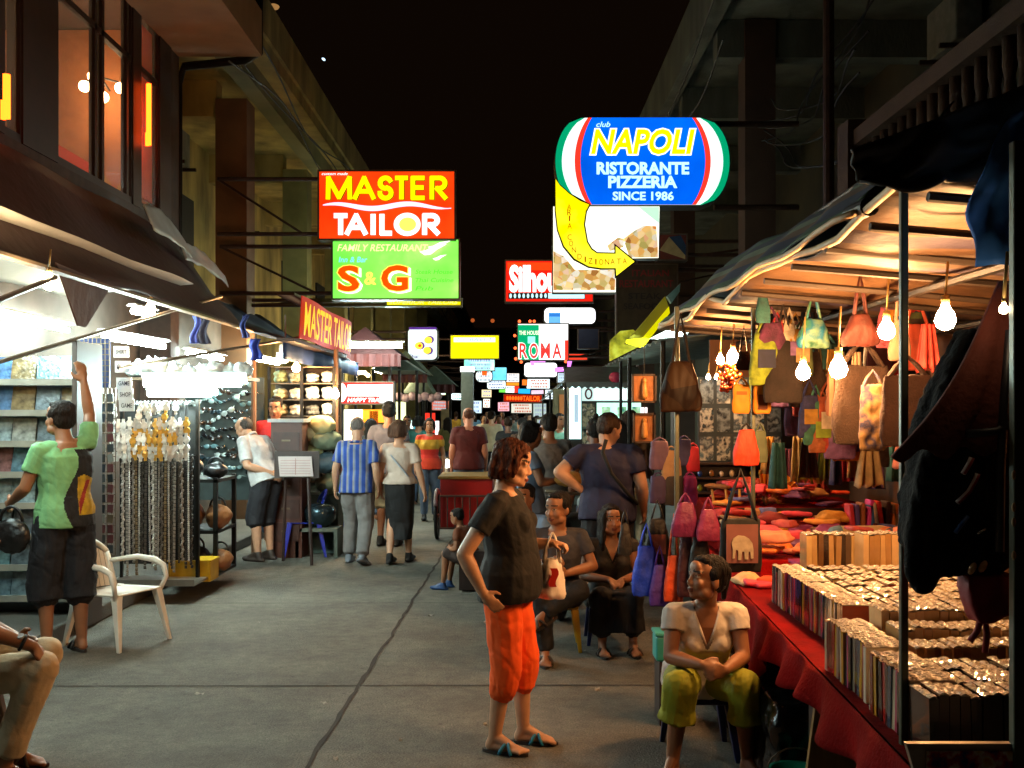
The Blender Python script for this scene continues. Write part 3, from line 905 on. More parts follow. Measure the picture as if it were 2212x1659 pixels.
RED_E = Enoise('lit_red', [(.62, .02, .001), (.95, .048, .003), (1, .075, .006)], .95, .8)  # blotchy red imitates hot spots of tubes inside; other sign faces likewise
YEL_E = E('lit_yellow', (1, .85, .0), 1.0)
WTXT = E('lit_white_letter', (1, .97, .95), 1.25)
BLK = M('print_black', '#0a0a0a', .5, var=0)
# --- tailor sign
S_ = Sign('tailor_sign', 'lit red MASTER TAILOR box sign with yellow and white lettering and a wavy line', 690, 371, 981, 515, 14.5, RED_E, bracket=-4.2)
GLY = {'M': [[(0, 0), (.02, 1), (.5, .04), (.98, 1), (1, 0)]], 'A': [[(0, 0), (.5, 1), (1, 0)], [(.22, .33), (.78, .33)]], 'T': [[(0, 1), (1, 1)], [(.5, 1), (.5, 0)]], 'E': [[(1, 1), (0, 1), (0, 0), (1, 0)], [(0, .52), (.92, .52)]],
       'I': [[(.5, 0), (.5, 1)]], 'L': [[(0, 1), (0, 0), (1, 0)]], 'R': [[(0, 0), (0, 1), (.55, 1)] + [(.55 + .42 * math.sin(t), .74 + .26 * math.cos(t)) for t in [pi * i / 10 for i in range(11)]] + [(.38, .48), (1, 0)]],
       'S': [[(.5 + .48 * math.cos(t), .74 + .26 * math.sin(t)) for t in [math.radians(25 + 20 * i) for i in range(13)]] + [(.5 + .5 * math.cos(t), .25 + .26 * math.sin(t)) for t in [math.radians(75 - 20 * i) for i in range(14)]]]}
def glyphs(S_, items, th, mat, dx=0, dy=0):
    y = S_.z(); mb = MB(); k = S_.Y / F; n = 0
    for ch, u0, u1, v0, v1 in items:
        for line in GLY[ch]:
            pts = [(u0 + th / 2 + p[0] * (u1 - u0 - th) + dx, v1 - th / 2 - p[1] * (v1 - v0 - th) + dy) for p in line]
            for (a, b), (c, d) in zip(pts, pts[1:]):
                l = math.hypot(c - a, d - b) or 1; ex, ey = (c - a) / l, (d - b) / l; px, py = -ey * th / 2, ex * th / 2; e = th * .34
                q = [(a - ex * e + px, b - ey * e + py), (a - ex * e - px, b - ey * e - py), (c + ex * e - px, d + ey * e - py), (c + ex * e + px, d + ey * e + py)]
                n += 1; P_ = [at(*w, S_.Y) for w in q]; mb.add([V((p.x, y - .0002 * (n % 12), p.z)) for p in P_], [(0, 1, 2, 3)])
    return mb.build('lettering', mat, S_.root, world=True)
MAS = [('M', 704, 761, 380, 433), ('A', 762, 812, 380, 433), ('S', 816, 850, 380, 433), ('T', 852, 883, 380, 433), ('E', 887, 919, 380, 433), ('R', 928, 967, 380, 433)]
glyphs(S_, MAS, 10.5, E('letter_shade', (.35, .16, 0), .6), 2, 1.5)
glyphs(S_, MAS, 10, YEL_E)
wv = []
for i in range(41):
    t = i / 40
    c = 446 + 5 * -math.sin(t * 2 * pi * 1.75 + .5) ; th = .8 + 4.8 * math.sin(pi * min(1, t * 1.05)) ** .6
    wv.append((698 + t * 277, c, th))
S_.poly([(u, c + th) for u, c, th in wv] + [(u, c - th) for u, c, th in wv[::-1]], E('lit_lilac', (.75, .72, 1), 1.1), 'wave')
glyphs(S_, [('T', 720, 753, 461, 510), ('A', 745, 795, 461, 510), ('I', 801, 812, 461, 510), ('L', 820, 849, 461, 510), ('R', 912, 951, 461, 510)], 11, WTXT)
S_.oval(880, 485.5, 29, 25, WTXT, 'lettering'); S_.oval(881, 485.5, 18.5, 15, E('lit_pale_yellow', (1, .93, .12), 1.05), 'motif')
S_.text('custom made', 724, 376.5, 56, 6, WTXT, .005, .3)
# --- green restaurant sign below it
GR = Enoise('lit_green', [(.10, .75, .04), (.22, .95, .10), (.55, 1, .25)], .95, .9)
S_ = Sign('restaurant_sign', 'lit green S and G restaurant sign under the red tailor sign', 719.5, 518, 990, 644, 14.62, GR, bracket=-4.2)
S_.text('FAMILY RESTAURANT', 827, 535.5, 196, 15, E('lit_rose', (1, .62, .42), 1), .005, .25)
S_.text('Inn & Bar', 763, 561, 62, 12, E('lit_aqua', (.2, 1, .95), 1), .01, .2)
for ch, u, v, w, h in (('S', 753.5, 602, 47, 56), ('G', 853, 601.5, 58, 56)):
    S_.text(ch, u + 4, v + 3, w + 6, h + 4, WTXT, .06)
    S_.text(ch, u, v, w + 5, h + 4, E('lit_edge_yellow', (1, .85, .1), 1), .05)
    S_.text(ch, u, v, w, h, E('lit_orange_red', (1, .07, .0), 1), .03)
S_.text('&', 801, 602, 26, 28, E('lit_lemon', (1, .95, .12), 1), .02)
for k, (tx, v, w) in enumerate((('Steak House', 588, 80), ('Thai Cuisine', 606, 82), ('Pub', 624, 38))):
    S_.text(tx, 898 + w / 2, v, w, 9, E('dim_green', (.10, .55, .03), .9), 0, .2)
def bird(u, v, k):
    S_.poly([(u, v), (u + 14 * k, v - 3 * k), (u + 34 * k, v - 13 * k), (u + 62 * k, v - 17 * k), (u + 40 * k, v - 5 * k), (u + 26 * k, v + 6 * k), (u + 12 * k, v + 8 * k)], WTXT, 'bird')
bird(907, 545, .95); bird(925, 535, .8); bird(935, 560, .5)
S_ = Sign('strip_sign', 'narrow yellow lit strip sign below the green restaurant sign', 836, 647, 995, 659, 15.6, E('lit_mustard', (.75, .62, 0), .8), depth=.15, bracket=-4.2)
S_.text('SUPERIOR TAILORS', 915, 653, 150, 8, E('lit_bright_yellow', (1, .95, .2), 1.1), .01, .3)

# --- banner along the awning edge
bn = thing('tailor_banner', 'red banner with tall yellow MASTER TAILOR letters along the dark awning edge', 'banner', (-2.32, 11.4, 2.5))
mb = MB(); mb.sheet(lambda a, b_: V((-2.36 + .02 * math.sin(a * 9) + .03 * b_, 11.35 + 3.45 * a, 2.56 + .47 * b_)), 20, 3)
mb.build('cloth', E('banner_red', (.75, .03, .012), .55, '#8a140c'), bn, world=True, solid=.01)  # glow put into cloth and letters so the banner reads as lit
mb = MB(); letters(mb, 'MASTER', (-2.325, 12.3, 2.785), 1.75, .38, (0, 1, 0), (.05, 0, 1), .012, out=.012); letters(mb, 'TAILOR', (-2.325, 14.02, 2.785), 1.45, .38, (0, 1, 0), (.05, 0, 1), .012, out=.012)
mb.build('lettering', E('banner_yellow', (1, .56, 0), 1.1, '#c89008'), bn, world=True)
mb = MB(); mb.bx((-2.6, 11.3, 2.52), (-2.4, 14.85, 2.56)); mb.bx((-2.6, 11.3, 3.03), (-2.4, 14.85, 3.06)); mb.bx((-2.6, 14.82, 2.56), (-2.4, 14.85, 3.03)); mb.build('frame', RUST, bn, world=True)

# --- pizzeria sign: a capsule with flag bands, a bent arrow and a food picture panel
def cu(x, y): return (1056 + x * .2893, 211.2 + y * .2893)
YN = 12.0
root = thing('pizzeria_sign', 'big lit blue NAPOLI RISTORANTE PIZZERIA capsule sign with flag bands and yellow arrow', 'sign', at(1388, 442, YN))
def lens(xe0, xm0, xe1, xm1, pw, y0=152, y1=800, n=18):
    pts = []
    for i in range(n + 1):
        t = -1 + 2 * i / n
        pts.append((xe0 + (xm0 - xe0) * (1 - abs(t) ** 2) ** pw, (y0 + y1) / 2 + t * (y1 - y0) / 2))
    for i in range(n + 1):
        t = 1 - 2 * i / n
        pts.append((xe1 + (xm1 - xe1) * (1 - abs(t) ** 2) ** pw, (y0 + y1) / 2 + t * (y1 - y0) / 2))
    return pts
def lay(pts, mat, name, y, d=.004, conv=True):
    P_ = [at(*(cu(*p) if conv else p), YN) for p in pts]
    mb = MB(); mb.prism([(p.x, p.z) for p in P_], (0, y, 0), (1, 0, 0), (0, 0, 1), (0, d, 0))
    return mb.build(name, mat, root, world=True)
lay(lens(660, 492, 1600, 1803, .5, 146, 806), CAB, 'cabinet', YN, .30)
lay(lens(690, 497, 1590, 1797, .5), E('lit_flag_green', (.0, .40, .17), .75), 'band', YN - .006, .006)
P_ = [at(*cu(*p), YN) for p in lens(760, 560, 1520, 1735, .6)]; mb = MB(); mb.prism([(p.x, p.z) for p in P_], (0, YN + .312, 0), (1, 0, 0), (0, 0, 1), (0, -.008, 0)); mb.build('back_face', E('lit_flag_white', (.80, 1, .97), 1.0), root, world=True)
lay(lens(715, 545, 1575, 1748, .7), E('lit_flag_white', (.80, 1, .97), 1.0), 'band', YN - .012, .004)
lay(lens(738, 640, 1545, 1655, .9), E('lit_flag_red', (.95, .04, .02), .95), 'band', YN - .018, .004)
lay(lens(768, 683, 1515, 1614, .9), Enoise('lit_blue', [(.0, .075, .55), (.0, .12, .85), (.0, .19, .95)], .95, .8), 'face', YN - .024, .004)
def ltext(tx, xc, yc, w, h, mat, y, bold=0, shear=0):
    mb = MB(); k = YN / F * .2893
    c = at(*cu(xc, yc), YN); c.y = y
    letters(mb, tx, c, w * k, h * k, bold=bold, shear=shear, out=0)
    mb.build('lettering', mat, root, world=True)
ltext('NAPOLI', 1148, 333, 800, 210, WTXT, YN - .028, .075, .22)
ltext('NAPOLI', 1148, 333, 775, 190, YEL_E, YN - .032, .03, .22)
PALE = E('lit_pale_blue', (.55, .95, 1), 1.05)
ltext('RISTORANTE', 1148, 530, 690, 95, PALE, YN - .028, .04)
ltext('PIZZERIA', 1147, 632, 515, 92, PALE, YN - .028, .04)
ltext('SINCE 1986', 1150, 737, 455, 68, PALE, YN - .028, .03)
ltext('club', 853, 203, 105, 40, PALE, YN - .028, .01, .3)
arrow = [(497, 612), (530, 660), (600, 722), (680, 775), (748, 802), (722, 850), (707, 950), (730, 1080), (762, 1135), (805, 1165), (945, 1168), (945, 1112), (1085, 1226), (950, 1332), (946, 1275), (840, 1275), (745, 1262), (640, 1205), (560, 1110), (515, 990), (499, 850)]
big = [(490, 605), (530, 650), (600, 712), (760, 800), (732, 855), (718, 950), (740, 1075), (770, 1126), (808, 1155), (936, 1158), (935, 1090), (1102, 1226), (940, 1352), (936, 1285), (836, 1286), (740, 1272), (630, 1214), (550, 1116), (506, 990), (490, 850)]
lay(big, BLK, 'arrow_edge', YN - .030, .02)
lay(arrow, Enoise('lit_arrow_yellow', [(.80, .62, 0), (1, .85, 0), (1, .95, .05)], .95, 1.2), 'arrow', YN - .036, .004)
mb = MB(); k = YN / F * .2893
path = [('A', 598, 822), ('R', 600, 862), ('I', 601, 905), ('A', 602, 962), ('C', 602, 1045), ('O', 612, 1092), ('N', 634, 1140), ('D', 676, 1190), ('I', 718, 1210), ('Z', 757, 1222), ('I', 797, 1228), ('O', 836, 1230), ('N', 880, 1229), ('A', 922, 1227), ('T', 968, 1225), ('A', 1012, 1223)]
for ch, x, y in path:
    c = at(*cu(x, y), YN); c.y = YN - .040
    letters(mb, ch, c, (10 if ch == 'I' else 32) * k, 42 * k, out=0)
mb.build('lettering', E('lit_ochre', (.42, .06, .0), .6), root, world=True)
mb = MB()
for zz in (170, 800):
    p = at(*cu(1700, zz), YN); mb.tube([(p.x, YN + .15, p.z), (3.4, YN + .15, p.z)], .035, 6)
mb.build('bracket', RUST, root, world=True)
# picture panel hung behind the arrow
pr = thing('picture_sign', 'lit food picture panel cut to an L behind the yellow arrow', 'sign', at(*cu(870, 1455), YN + .1))
def play(pts, mat, name, y, d):
    P_ = [at(*cu(*p), YN + .1) for p in pts]
    mb = MB(); mb.prism([(p.x, p.z) for p in P_], (0, y, 0), (1, 0, 0), (0, 0, 1), (0, d, 0)); return mb.build(name, mat, pr, world=True)
play([(474, 812), (1276, 812), (1268, 1206), (950, 1212), (950, 1460), (474, 1460)], CAB, 'cabinet', YN + .06, .16)
play([(480, 818), (1270, 818), (1262, 1200), (944, 1204), (944, 1455), (480, 1455)], Enoise('lit_cream', [(1, .85, .5), (1, 1, .85), (1, 1, .9)], 1.2, 1.1), 'face', YN + .052, .006)
FOOD = Enoise('food_print', [(.30, .10, .02), (.95, .50, .12), (1, .85, .5), (.55, .26, .05), (1, .72, .3), (.35, .30, .06), (1, .95, .8), (.75, .28, .06)], .7, 15, True)
play([(482, 1150), (560, 1190), (640, 1290), (940, 1290), (940, 1440), (482, 1440)], FOOD, 'picture', YN + .046, .004)
play([(1000, 1060), (1080, 1000), (1150, 960), (1245, 965), (1256, 1090), (1258, 1196), (1060, 1198), (1040, 1180)], FOOD, 'picture', YN + .046, .004)
play([(880, 1110), (960, 1050), (1010, 1060), (1000, 1120), (900, 1150)], FOOD, 'picture', YN + .046, .004)
play([(1110, 822), (1266, 822), (1266, 945)], E('lit_mint', (.6, .95, .7), .8), 'picture', YN + .046, .004)

# --- red Silhouette sign
S_ = Sign('tailor_sign', 'lit red Silhouette sign partly hidden behind the food picture panel', 1093, 564, 1280, 651, 19, E('lit_crimson', (.75, .012, .004), .95), bracket=4.5)
S_.rect(1096, 567, 1276, 584, E('lit_scarlet', (1, .05, .005), 1), 'panel')
S_.text('Silhouette', 1186, 602, 172, 60, WTXT, .05)
S_.rect(1098, 633, 1264, 646, BLK, 'panel')
for i in range(9): S_.oval(1103 + i * 9.4, 639.5, 2.6, 5, PALE, 'dot')
S_.rect(1184, 634, 1262, 645.5, PALE, 'panel')
# --- unlit restaurant board on that side
S_ = Sign('menu_board', 'dim unlit board with dark red RESTAURANT lettering between lit signs', 1334, 572, 1462, 722, 17, M('board_dim', '#3f372c', .8, var=.3), bracket=4.5)
rd = M('board_red', '#7a1f22', .7, var=.2)
S_.text('ITALIAN', 1405, 590, 80, 14, rd, .02); S_.text('RESTAURANT', 1396, 613, 116, 16, rd, .02); S_.text('STEAK', 1392, 640, 70, 13, BLK, .01); S_.text('SEAFOOD', 1392, 662, 90, 13, BLK, .01)
S_ = Sign('flag_sign', 'small dark tilted board with blue, cream and red stripes above the yellow roof', 1424, 508, 1482, 560, 16, M('board_dim2', '#6a2a1c', .7), bracket=4.5)
S_.poly([(1424, 541), (1445, 512), (1480, 532), (1480, 560)], M('board_cream', '#a79a70', .7), 'stripe'); S_.poly([(1445, 512), (1470, 509), (1481, 530), (1481, 553)], M('board_blue', '#1c3a5c', .7), 'stripe')

# --- signs further down the street
def simple(label, u0, v0, u1, v1, Y, col, st=1.0, rad=0, bracket=0, name='box_sign', auto=None, **k):
    if auto is None: auto = not any(w in label for w in ('orchid', 'ROMA', 'blue square', 'pale blue top line', 'TAILOR', 'bar sign', 'unlit', 'orange squared one', 'orange lit sign', 'bright blue lit'))
    f = col if not isinstance(col, (tuple, str)) else E('lit_%s' % abs(hash((tuple(col) if not isinstance(col, str) else col, st))), col, st)
    s = Sign(name, label, u0, v0, u1, v1, Y, f, .2, rad, bracket, group='lit signs down the street', **k)
    if Y > 30 and not bracket: s.root.rotation_euler = (0, R.uniform(-.04, .04), R.uniform(-.35, .35))
    if auto:
        # rows of small marks too far off to read
        y = s.z(); mb = MB(); rows = 2 if v1 - v0 < 17 else 3
        for r in range(rows):
            u = u0 + (u1 - u0) * R.uniform(.08, .2); v = v0 + (v1 - v0) * (r + .5) / rows
            while u < u1 - (u1 - u0) * .14:
                l = R.uniform(1.6, 5); a, b = at(u, v + (v1 - v0) * .10, Y), at(min(u + l, u1 - 1), v - (v1 - v0) * .10, Y)
                mb.add([(a.x, y, a.z), (b.x, y, a.z), (b.x, y, b.z), (a.x, y, b.z)], [(0, 1, 2, 3)]); u += l + R.uniform(.7, 1.6)
        mb.build('marking', E('mark_%d' % (len(label) % 4), ((.42, .5, .6), (.75, .30, .22), (.28, .6, .52), (.4, .45, .7))[len(label) % 4], .9), s.root, world=True)
    return s
VIO = E('lit_violet', (.10, .03, .30), .7); OCH = E('lit_amber', (1, .68, .05), 1.05)
S_ = simple('lit white orchid sign with yellow and purple petals', 882, 708, 944, 777, 22, (.86, 1, .95), .8, .1, -3.8)
S_.rect(884, 707, 943, 712, VIO)
for a, uc, vc in ((0, 925, 735), (1, 905, 747), (2, 923, 757)):
    S_.oval(uc + 3, vc - 1 + a * .8, 9.5, 8.5, VIO); S_.oval(uc, vc, 8.5, 7.5, OCH)
S_.oval(907, 747, 3.6, 3.2, E('lit_orange_red', (1, .07, .0)), 'motif')
S_.text('Thai', 893, 770, 22, 8, VIO, .01)
S_ = simple('lit yellow sign with a pale blue top line of writing', 974, 725, 1077, 774, 26, Enoise('lit_yellow_uneven', [(.75, .68, .0), (1, .95, .0), (1, .98, .05)], 1.0, .9), bracket=-3.6)
S_.rect(980, 729, 1070, 739, E('lit_cream_band', (1, 1, .75), 1.1)); S_.text('Dr. BAVI-T', 1026, 734, 78, 8, E('lit_steel_blue', (.25, .5, .75), .8), .02, .2)
S_ = simple('lit white sign with a blue square on the tall pole above ROMA', 1176, 665, 1286, 699, 26, (1, 1, 1), 1.8, .12, 4.6)
S_.rect(1185, 675, 1211, 699, E('lit_sky_blue', (.15, .5, .9), .9)); S_.rect(1186, 677, 1210, 684, E('lit_mid_blue', (.03, .2, .65), .9))
S_ = simple('lit green, white and red ROMA sign ringed by small red bulbs', 1119, 700, 1227, 777, 24, (.95, 1, .97), 1.1, 0, 4.2)
S_.rect(1119, 702, 1164, 777, E('lit_flag_green2', (.0, .42, .16), .85)); S_.rect(1220, 735, 1227, 777, E('lit_flag_red', (.95, .04, .02)))
S_.text('THE HOUSE', 1143, 719, 44, 9, E('lit_cream_band', (1, 1, .75)), .02); S_.rect(1140, 727, 1156, 742, E('lit_aqua2', (.4, 1, .9), .9))
for i, ch in enumerate('ROMA'):
    S_.text(ch, (1131, 1153, 1178, 1203)[i], 758, (22, 22, 24, 24)[i], 36, WTXT, .06); S_.text(ch, (1131, 1153, 1178, 1203)[i], 758, (18, 18, 20, 20)[i], 33, E('lit_roma_red', (.75, .05, .04), .9), .018)
for i, (u, v) in enumerate(((1122, 694), (1145, 694), (1154, 694), (1112, 725), (1113, 752), (1114, 775), (1126, 782), (1222, 781))):
    p = at(u, v, 23.9); mb = MB(); mb.ell(p, .035, None, 8, 6); mb.build('bulb', E('red_bulb', (1, .12, .03), 3), S_.root, True, world=True)
simple('small white and teal lit sign hung under the yellow one', 1003, 775, 1068, 800, 33, Enoise('lit_teal', [(0, .55, .4), (.5, 1, .9), (.9, 1, 1)], 1.1, 2), bracket=-3.5)
S_ = simple('rounded white lit sign with an orange square', 1028, 800, 1063, 825, 40, (.9, 1, .95), 1.3, .2, -3.4); S_.rect(1041, 801, 1052, 811, E('lit_orange', (1, .12, .01)))
simple('small cyan lit sign beside the orange squared one', 1064, 794, 1094, 821, 42, Enoise('lit_cyan', [(.02, .35, .8), (.2, .8, 1), (.5, .95, 1)], 1, 1), bracket=-2.5)
simple('low white lit sign under the small cyan one', 1052, 822, 1093, 840, 46, (.85, 1, .95), 1.2, .1)
S_ = simple('pinkish white lit sign with an orange lower edge', 1094, 807, 1121, 825, 48, (1, .9, .82), 1.3); S_.rect(1094, 826, 1121, 833, E('lit_amber2', (1, .35, .02), .9))
S_ = simple('tiny green, white and red lit sign far down the street', 1078, 834, 1121, 848, 52, (1, 1, .95), 1.3); S_.rect(1078, 834, 1092, 848, E('lit_leaf', (.2, .85, .1), .9)); S_.rect(1111, 834, 1121, 848, E('lit_flag_red', (.95, .04, .02)))
simple('small bright blue lit sign above the red letters', 1119, 840, 1146, 850, 50, (.02, .45, 1), 1.1)
simple('small pink lit sign next to the bright blue one', 1147, 843, 1174, 851, 50, (1, .7, .8), 1.1)
S_ = simple('red glowing letter board reading TAILOR over the crowd', 1088, 853, 1170, 868, 38, (.45, .01, .0), .7); S_.text('TAILOR', 1148, 860.5, 38, 11, E('led_red', (1, .16, .01), 1.3), .02)
for i in range(6): S_.oval(1096 + i * 6, 860.5, 2.5, 4.5, E('led_red', (1, .16, .01), 1.3), 'dot')
simple('slanting white lit sign above the bright blue one', 1138, 819, 1187, 839, 42, (.85, 1, 1), 1.4, 0, 4.2)
simple('broad overexposed white lit sign under ROMA', 1133, 784, 1203, 814, 32, (.95, 1, .98), 1.9, .1, 4.2)
S_ = simple('orange lit sign tilted beside the slanting white one', 1128, 820, 1138, 832, 41, (1, .2, .02), 1)
simple('thin red lit bar sign beside ROMA over the roofs', 1226, 765, 1268, 777, 25, (.9, .05, .02), .9, 0, 4.2)
S_ = simple('dark blue unlit sign above the thin red bar', 1250, 708, 1292, 752, 27, M('board_navy', '#1c2438', .7), 0, 0, 4.4)
simple('white lit shop sign low over the far crowd', 972, 850, 1014, 864, 34, (.85, .97, 1), 1.2, .1)
pn = thing('neon_frame', 'pink and violet neon tube frame under the ROMA sign', 'neon light', at(1190, 800, 31))
mb = MB()
mb.tube([at(1150, 779, 31), at(1150, 790, 31)], .06, 6); mb.tube([at(1198, 799, 31), at(1228, 797, 31), at(1231, 778, 31)], .07, 6); mb.tube([at(1152, 779, 31), at(1178, 779, 31)], .05, 6)
mb.build('tube', E('violet_neon', (.85, .25, 1), 1.6), pn, world=True)
# little red lamps strung over the dark end, a window light high up
for u, v, Y, nm in ((1021, 692, 60, 'faint orange lamp over the dark gap beside the yellow sign'), (1064, 693, 60, 'faint orange lamp over the dark gap nearer the ROMA sign')):
    o = MB().ell((0, 0, 0), .12, None, 8, 6).build('lamp', E('faint_lamp', (.5, .10, .02), .9), None, True, loc=at(u, v, Y)); tag(o, nm, 'lamp', 'faint lamps over the street')
o = MB().ell((0, 0, 0), (.07, .05, .04), Matrix.Rotation(.6, 3, 'Y'), 10, 7).build('lamp', E('sky_lamp', (.55, .8, 1), 2.2), None, True, loc=at(699, 128, 34)); tag(o, 'tiny blue white light high in the black sky', 'lamp')
o = MB().ell((0, 0, 0), (.1, .06, .05), None, 10, 7).build('lamp', E('eave_lamp', (.5, .25, .08), .7), None, True, loc=at(590, 15, 16)); tag(o, 'dim amber lamp on top of the terrace eaves', 'lamp')

# lit shop fronts and hanging boards crowding the far end
for i, (u0, v0, u1, v1, Y, c, st, nm) in enumerate(((1000, 866, 1040, 892, 44, (.7, .95, 1), 1.0, 'pale blue lit shop bay behind the far crowd'), (1076, 869, 1100, 888, 46, (1, .5, .6), .9, 'pink lit shop bay beside the red letter board'), (1104, 872, 1150, 892, 52, (.9, .9, .75), .8, 'cream lit shop bay under the red letter board'), (1152, 872, 1180, 900, 36, (.6, .75, .7), .6, 'grey green lit bay past the red letter board'), (930, 866, 968, 886, 32, (.8, .2, .15), .6, 'red lit shop bay behind the woman in red'), (1040, 842, 1062, 858, 56, (1, .8, .45), 1.0, 'amber lit board in the far dark gap'), (1178, 842, 1200, 862, 30, (.85, .95, 1), 1.1, 'small white board slanting past the blue grey canopy'), (1205, 806, 1222, 826, 27, (.6, .75, .85), .7, 'pale blue board above the sloping canopy'), (940, 838, 962, 852, 36, (.4, .85, .75), .7, 'teal lit board beyond the toy stall'), (1044, 862, 1058, 880, 40, (1, 1, .9), 1.3, 'narrow white lit board in the middle of the far crowd'), (1160, 906, 1190, 940, 20, (.55, .65, .55), .45, 'dim green lit counter beyond the grey shirt man'))):
    simple(nm, u0, v0, u1, v1, Y, c, st)
# ------------------------------------------------------------------ stalls on the side of the red-lit restaurant
STEEL = M('stall_steel', '#6a5a48', .4, .7, var=.3)
TARP = M('brown_tarp', '#3a221a', .75, var=.3, vscale=2.2, bump=.5, bscale=9)
TARPW = M('white_tarp', '#c9c2b4', .7, var=.12, vscale=2, bump=.3, bscale=8)
TUBE_E = E('tube_light', (.74, 1, .97), 230)
BULB_E = E('bulb_light', (1, .49, .18), 900)

def wav(a, b_, A, s_): return A * nz(V((a * 7, b_ * 5, s_)), 1)
aw = thing('awning', 'long sagging brown tarpaulin awning below the red-lit restaurant windows', 'awning', (-3.6, 3, 2.6))
mb = MB()
def fa(a, b_):
    y = 2.0 + 9.4 * a
    x = -3.75 + .85 * b_ + .03 * math.sin(a * 23)
    z = 3.70 - 1.05 * b_ - .10 * math.sin(pi * b_) + wav(a, b_, .05, 2)
    return V((x, y, z))
mb.sheet(fa, 40, 8)
mb.build('cloth', TARP, aw, True, world=True, solid=.012)
# flap that hangs at the edge
mb = MB(); mb.add([(-2.92, 6.55, 2.7), (-2.92, 7.45, 2.66), (-2.95, 7.08, 2.33), (-2.95, 6.95, 2.33)], [(0, 1, 2, 3)])
mb.build('flap', TARP, aw, world=True, solid=.012)
mb = MB(); mb.tube([(-2.9, 2.0, 2.64), (-2.9, 11.4, 2.64)], .022, 6); mb.build('edge_pole', STEEL, aw, world=True)
for (a, b_) in ((at(-30, 790, 7.0), at(478, 640, 10.5)), (at(255, 795, 9.2), at(660, 727, 12.2)), (at(-20, 655, 5.2), at(120, 600, 6.0))):
    mb = MB(); mb.tube([a, b_], .016, 6); mb.build('support_arm', STEEL, aw, world=True)
# white lining under the roof and the wall behind the stalls
ln = thing('canopy', 'white stall ceiling sheet glaring above the fluorescent tubes', 'canopy', (-4, 4, 2.75))
mb = MB(); mb.sheet(lambda a, b_: V((-4.43 + 1.35 * a, 2.0 + 7.9 * b_, 2.86 + .12 * a + wav(b_, a, .03, 4))), 6, 24)
mb.build('cloth', TARPW, ln, True, world=True, solid=.008)
# second awning, dark with blue rim
aw = thing('awning', 'dark blue-black awning with hanging valance beyond the brown tarpaulin', 'awning', (-3.6, 11.4, 2.6))
mb = MB(); mb.sheet(lambda a, b_: V((-4.2 + 1.65 * b_ + .03 * math.sin(a * 19), 11.45 + 5.6 * a, 3.35 - .80 * b_ - .12 * math.sin(pi * b_) + wav(a, b_, .06, 9))), 30, 8)
mb.build('cloth', M('navy_tarp', '#1b1d2c', .7, var=.3, vscale=3), aw, True, world=True, solid=.012)
mb = MB(); mb.sheet(lambda a, b_: V((-2.56 + .015 * math.sin(a * 50), 11.45 + 5.6 * a, 2.55 - .22 * b_)), 40, 2); mb.build('valance', M('blue_tarp', '#22335e', .7, var=.2), aw, True, world=True, solid=.008)
# stiff plastic sheets thrown over the awning edge
for i, (u0, v0, u1, v1, Y, wd) in enumerate(((325, 478, 412, 548, 9.3, .20), (398, 548, 492, 612, 10.6, .15))):
    A, B_ = at(u0, v0, Y), at(u1, v1, Y + 1.0)
    mb = MB()
    def fp(a, b_):
        w_ = wd * (.25 + .75 * math.sin(pi * min(.93, .18 + .75 * a)) ** .7)
        c = A.lerp(B_, a)
        return c + V((-.45 * w_ + .9 * w_ * b_, -.1 * b_, w_ * (1.0 - 1.6 * b_) + .05 * math.sin(pi * a) + .02 * nz(V((a * 5, b_ * 4, i * 3)), 1.6)))
    mb.sheet(fp, 24, 10)
    o = mb.build('plastic_sheet', M('milky_plastic', '#b9c8cc', .35, var=.35, vscale=4, coat=.3), None, True, world=True, loc=A, solid=.01)
    tag(o, ('larger stiff white plastic sheet on the edge of the brown awning', 'thinner white plastic sheet farther along the brown awning')[i], 'plastic sheet')
# small scraps of cloth that hang from the awning ropes
for i, (u, v, w, h, c, nm) in enumerate(((423, 712, 14, 60, '#2f3f8a', 'blue cloth strip hanging under the brown awning'), (442, 708, 18, 70, '#1b2138', 'navy cloth strip hanging beside the blue one'), (528, 705, 12, 50, '#3a4a86', 'dull blue scrap hanging under the dark awning'), (552, 755, 20, 46, '#2742a0', 'bright blue cloth knotted on the support rope'))):
    Y = 10.2; p = at(u, v - h / 2, Y); k = Y / F
    mb = MB(); mb.sheet(lambda a, b_: V(((a - .5) * w * k * (1 + .25 * b_) + .02 * math.sin(b_ * 6 + i), .03 * math.sin(a * 9 + b_ * 4), -b_ * h * k)), 8, 10)
    tag(mb.build('cloth_strip', M('strip_' + c[1:], c, .8, var=.2), None, True, loc=p, solid=.01), nm, 'cloth')
# wall behind and shelves
sw = thing('back_panel', 'dark stall back wall behind the lit left-hand goods'.replace('left-hand ', ''), 'panel', (-4.4, 7, .13))
mb = MB(); mb.bx((-4.40, 4, .13), (-4.36, 17.5, 3.2)); mb.build('panel', M('stall_back', '#4a4038', .85, var=.4, vscale=3), sw, world=True)

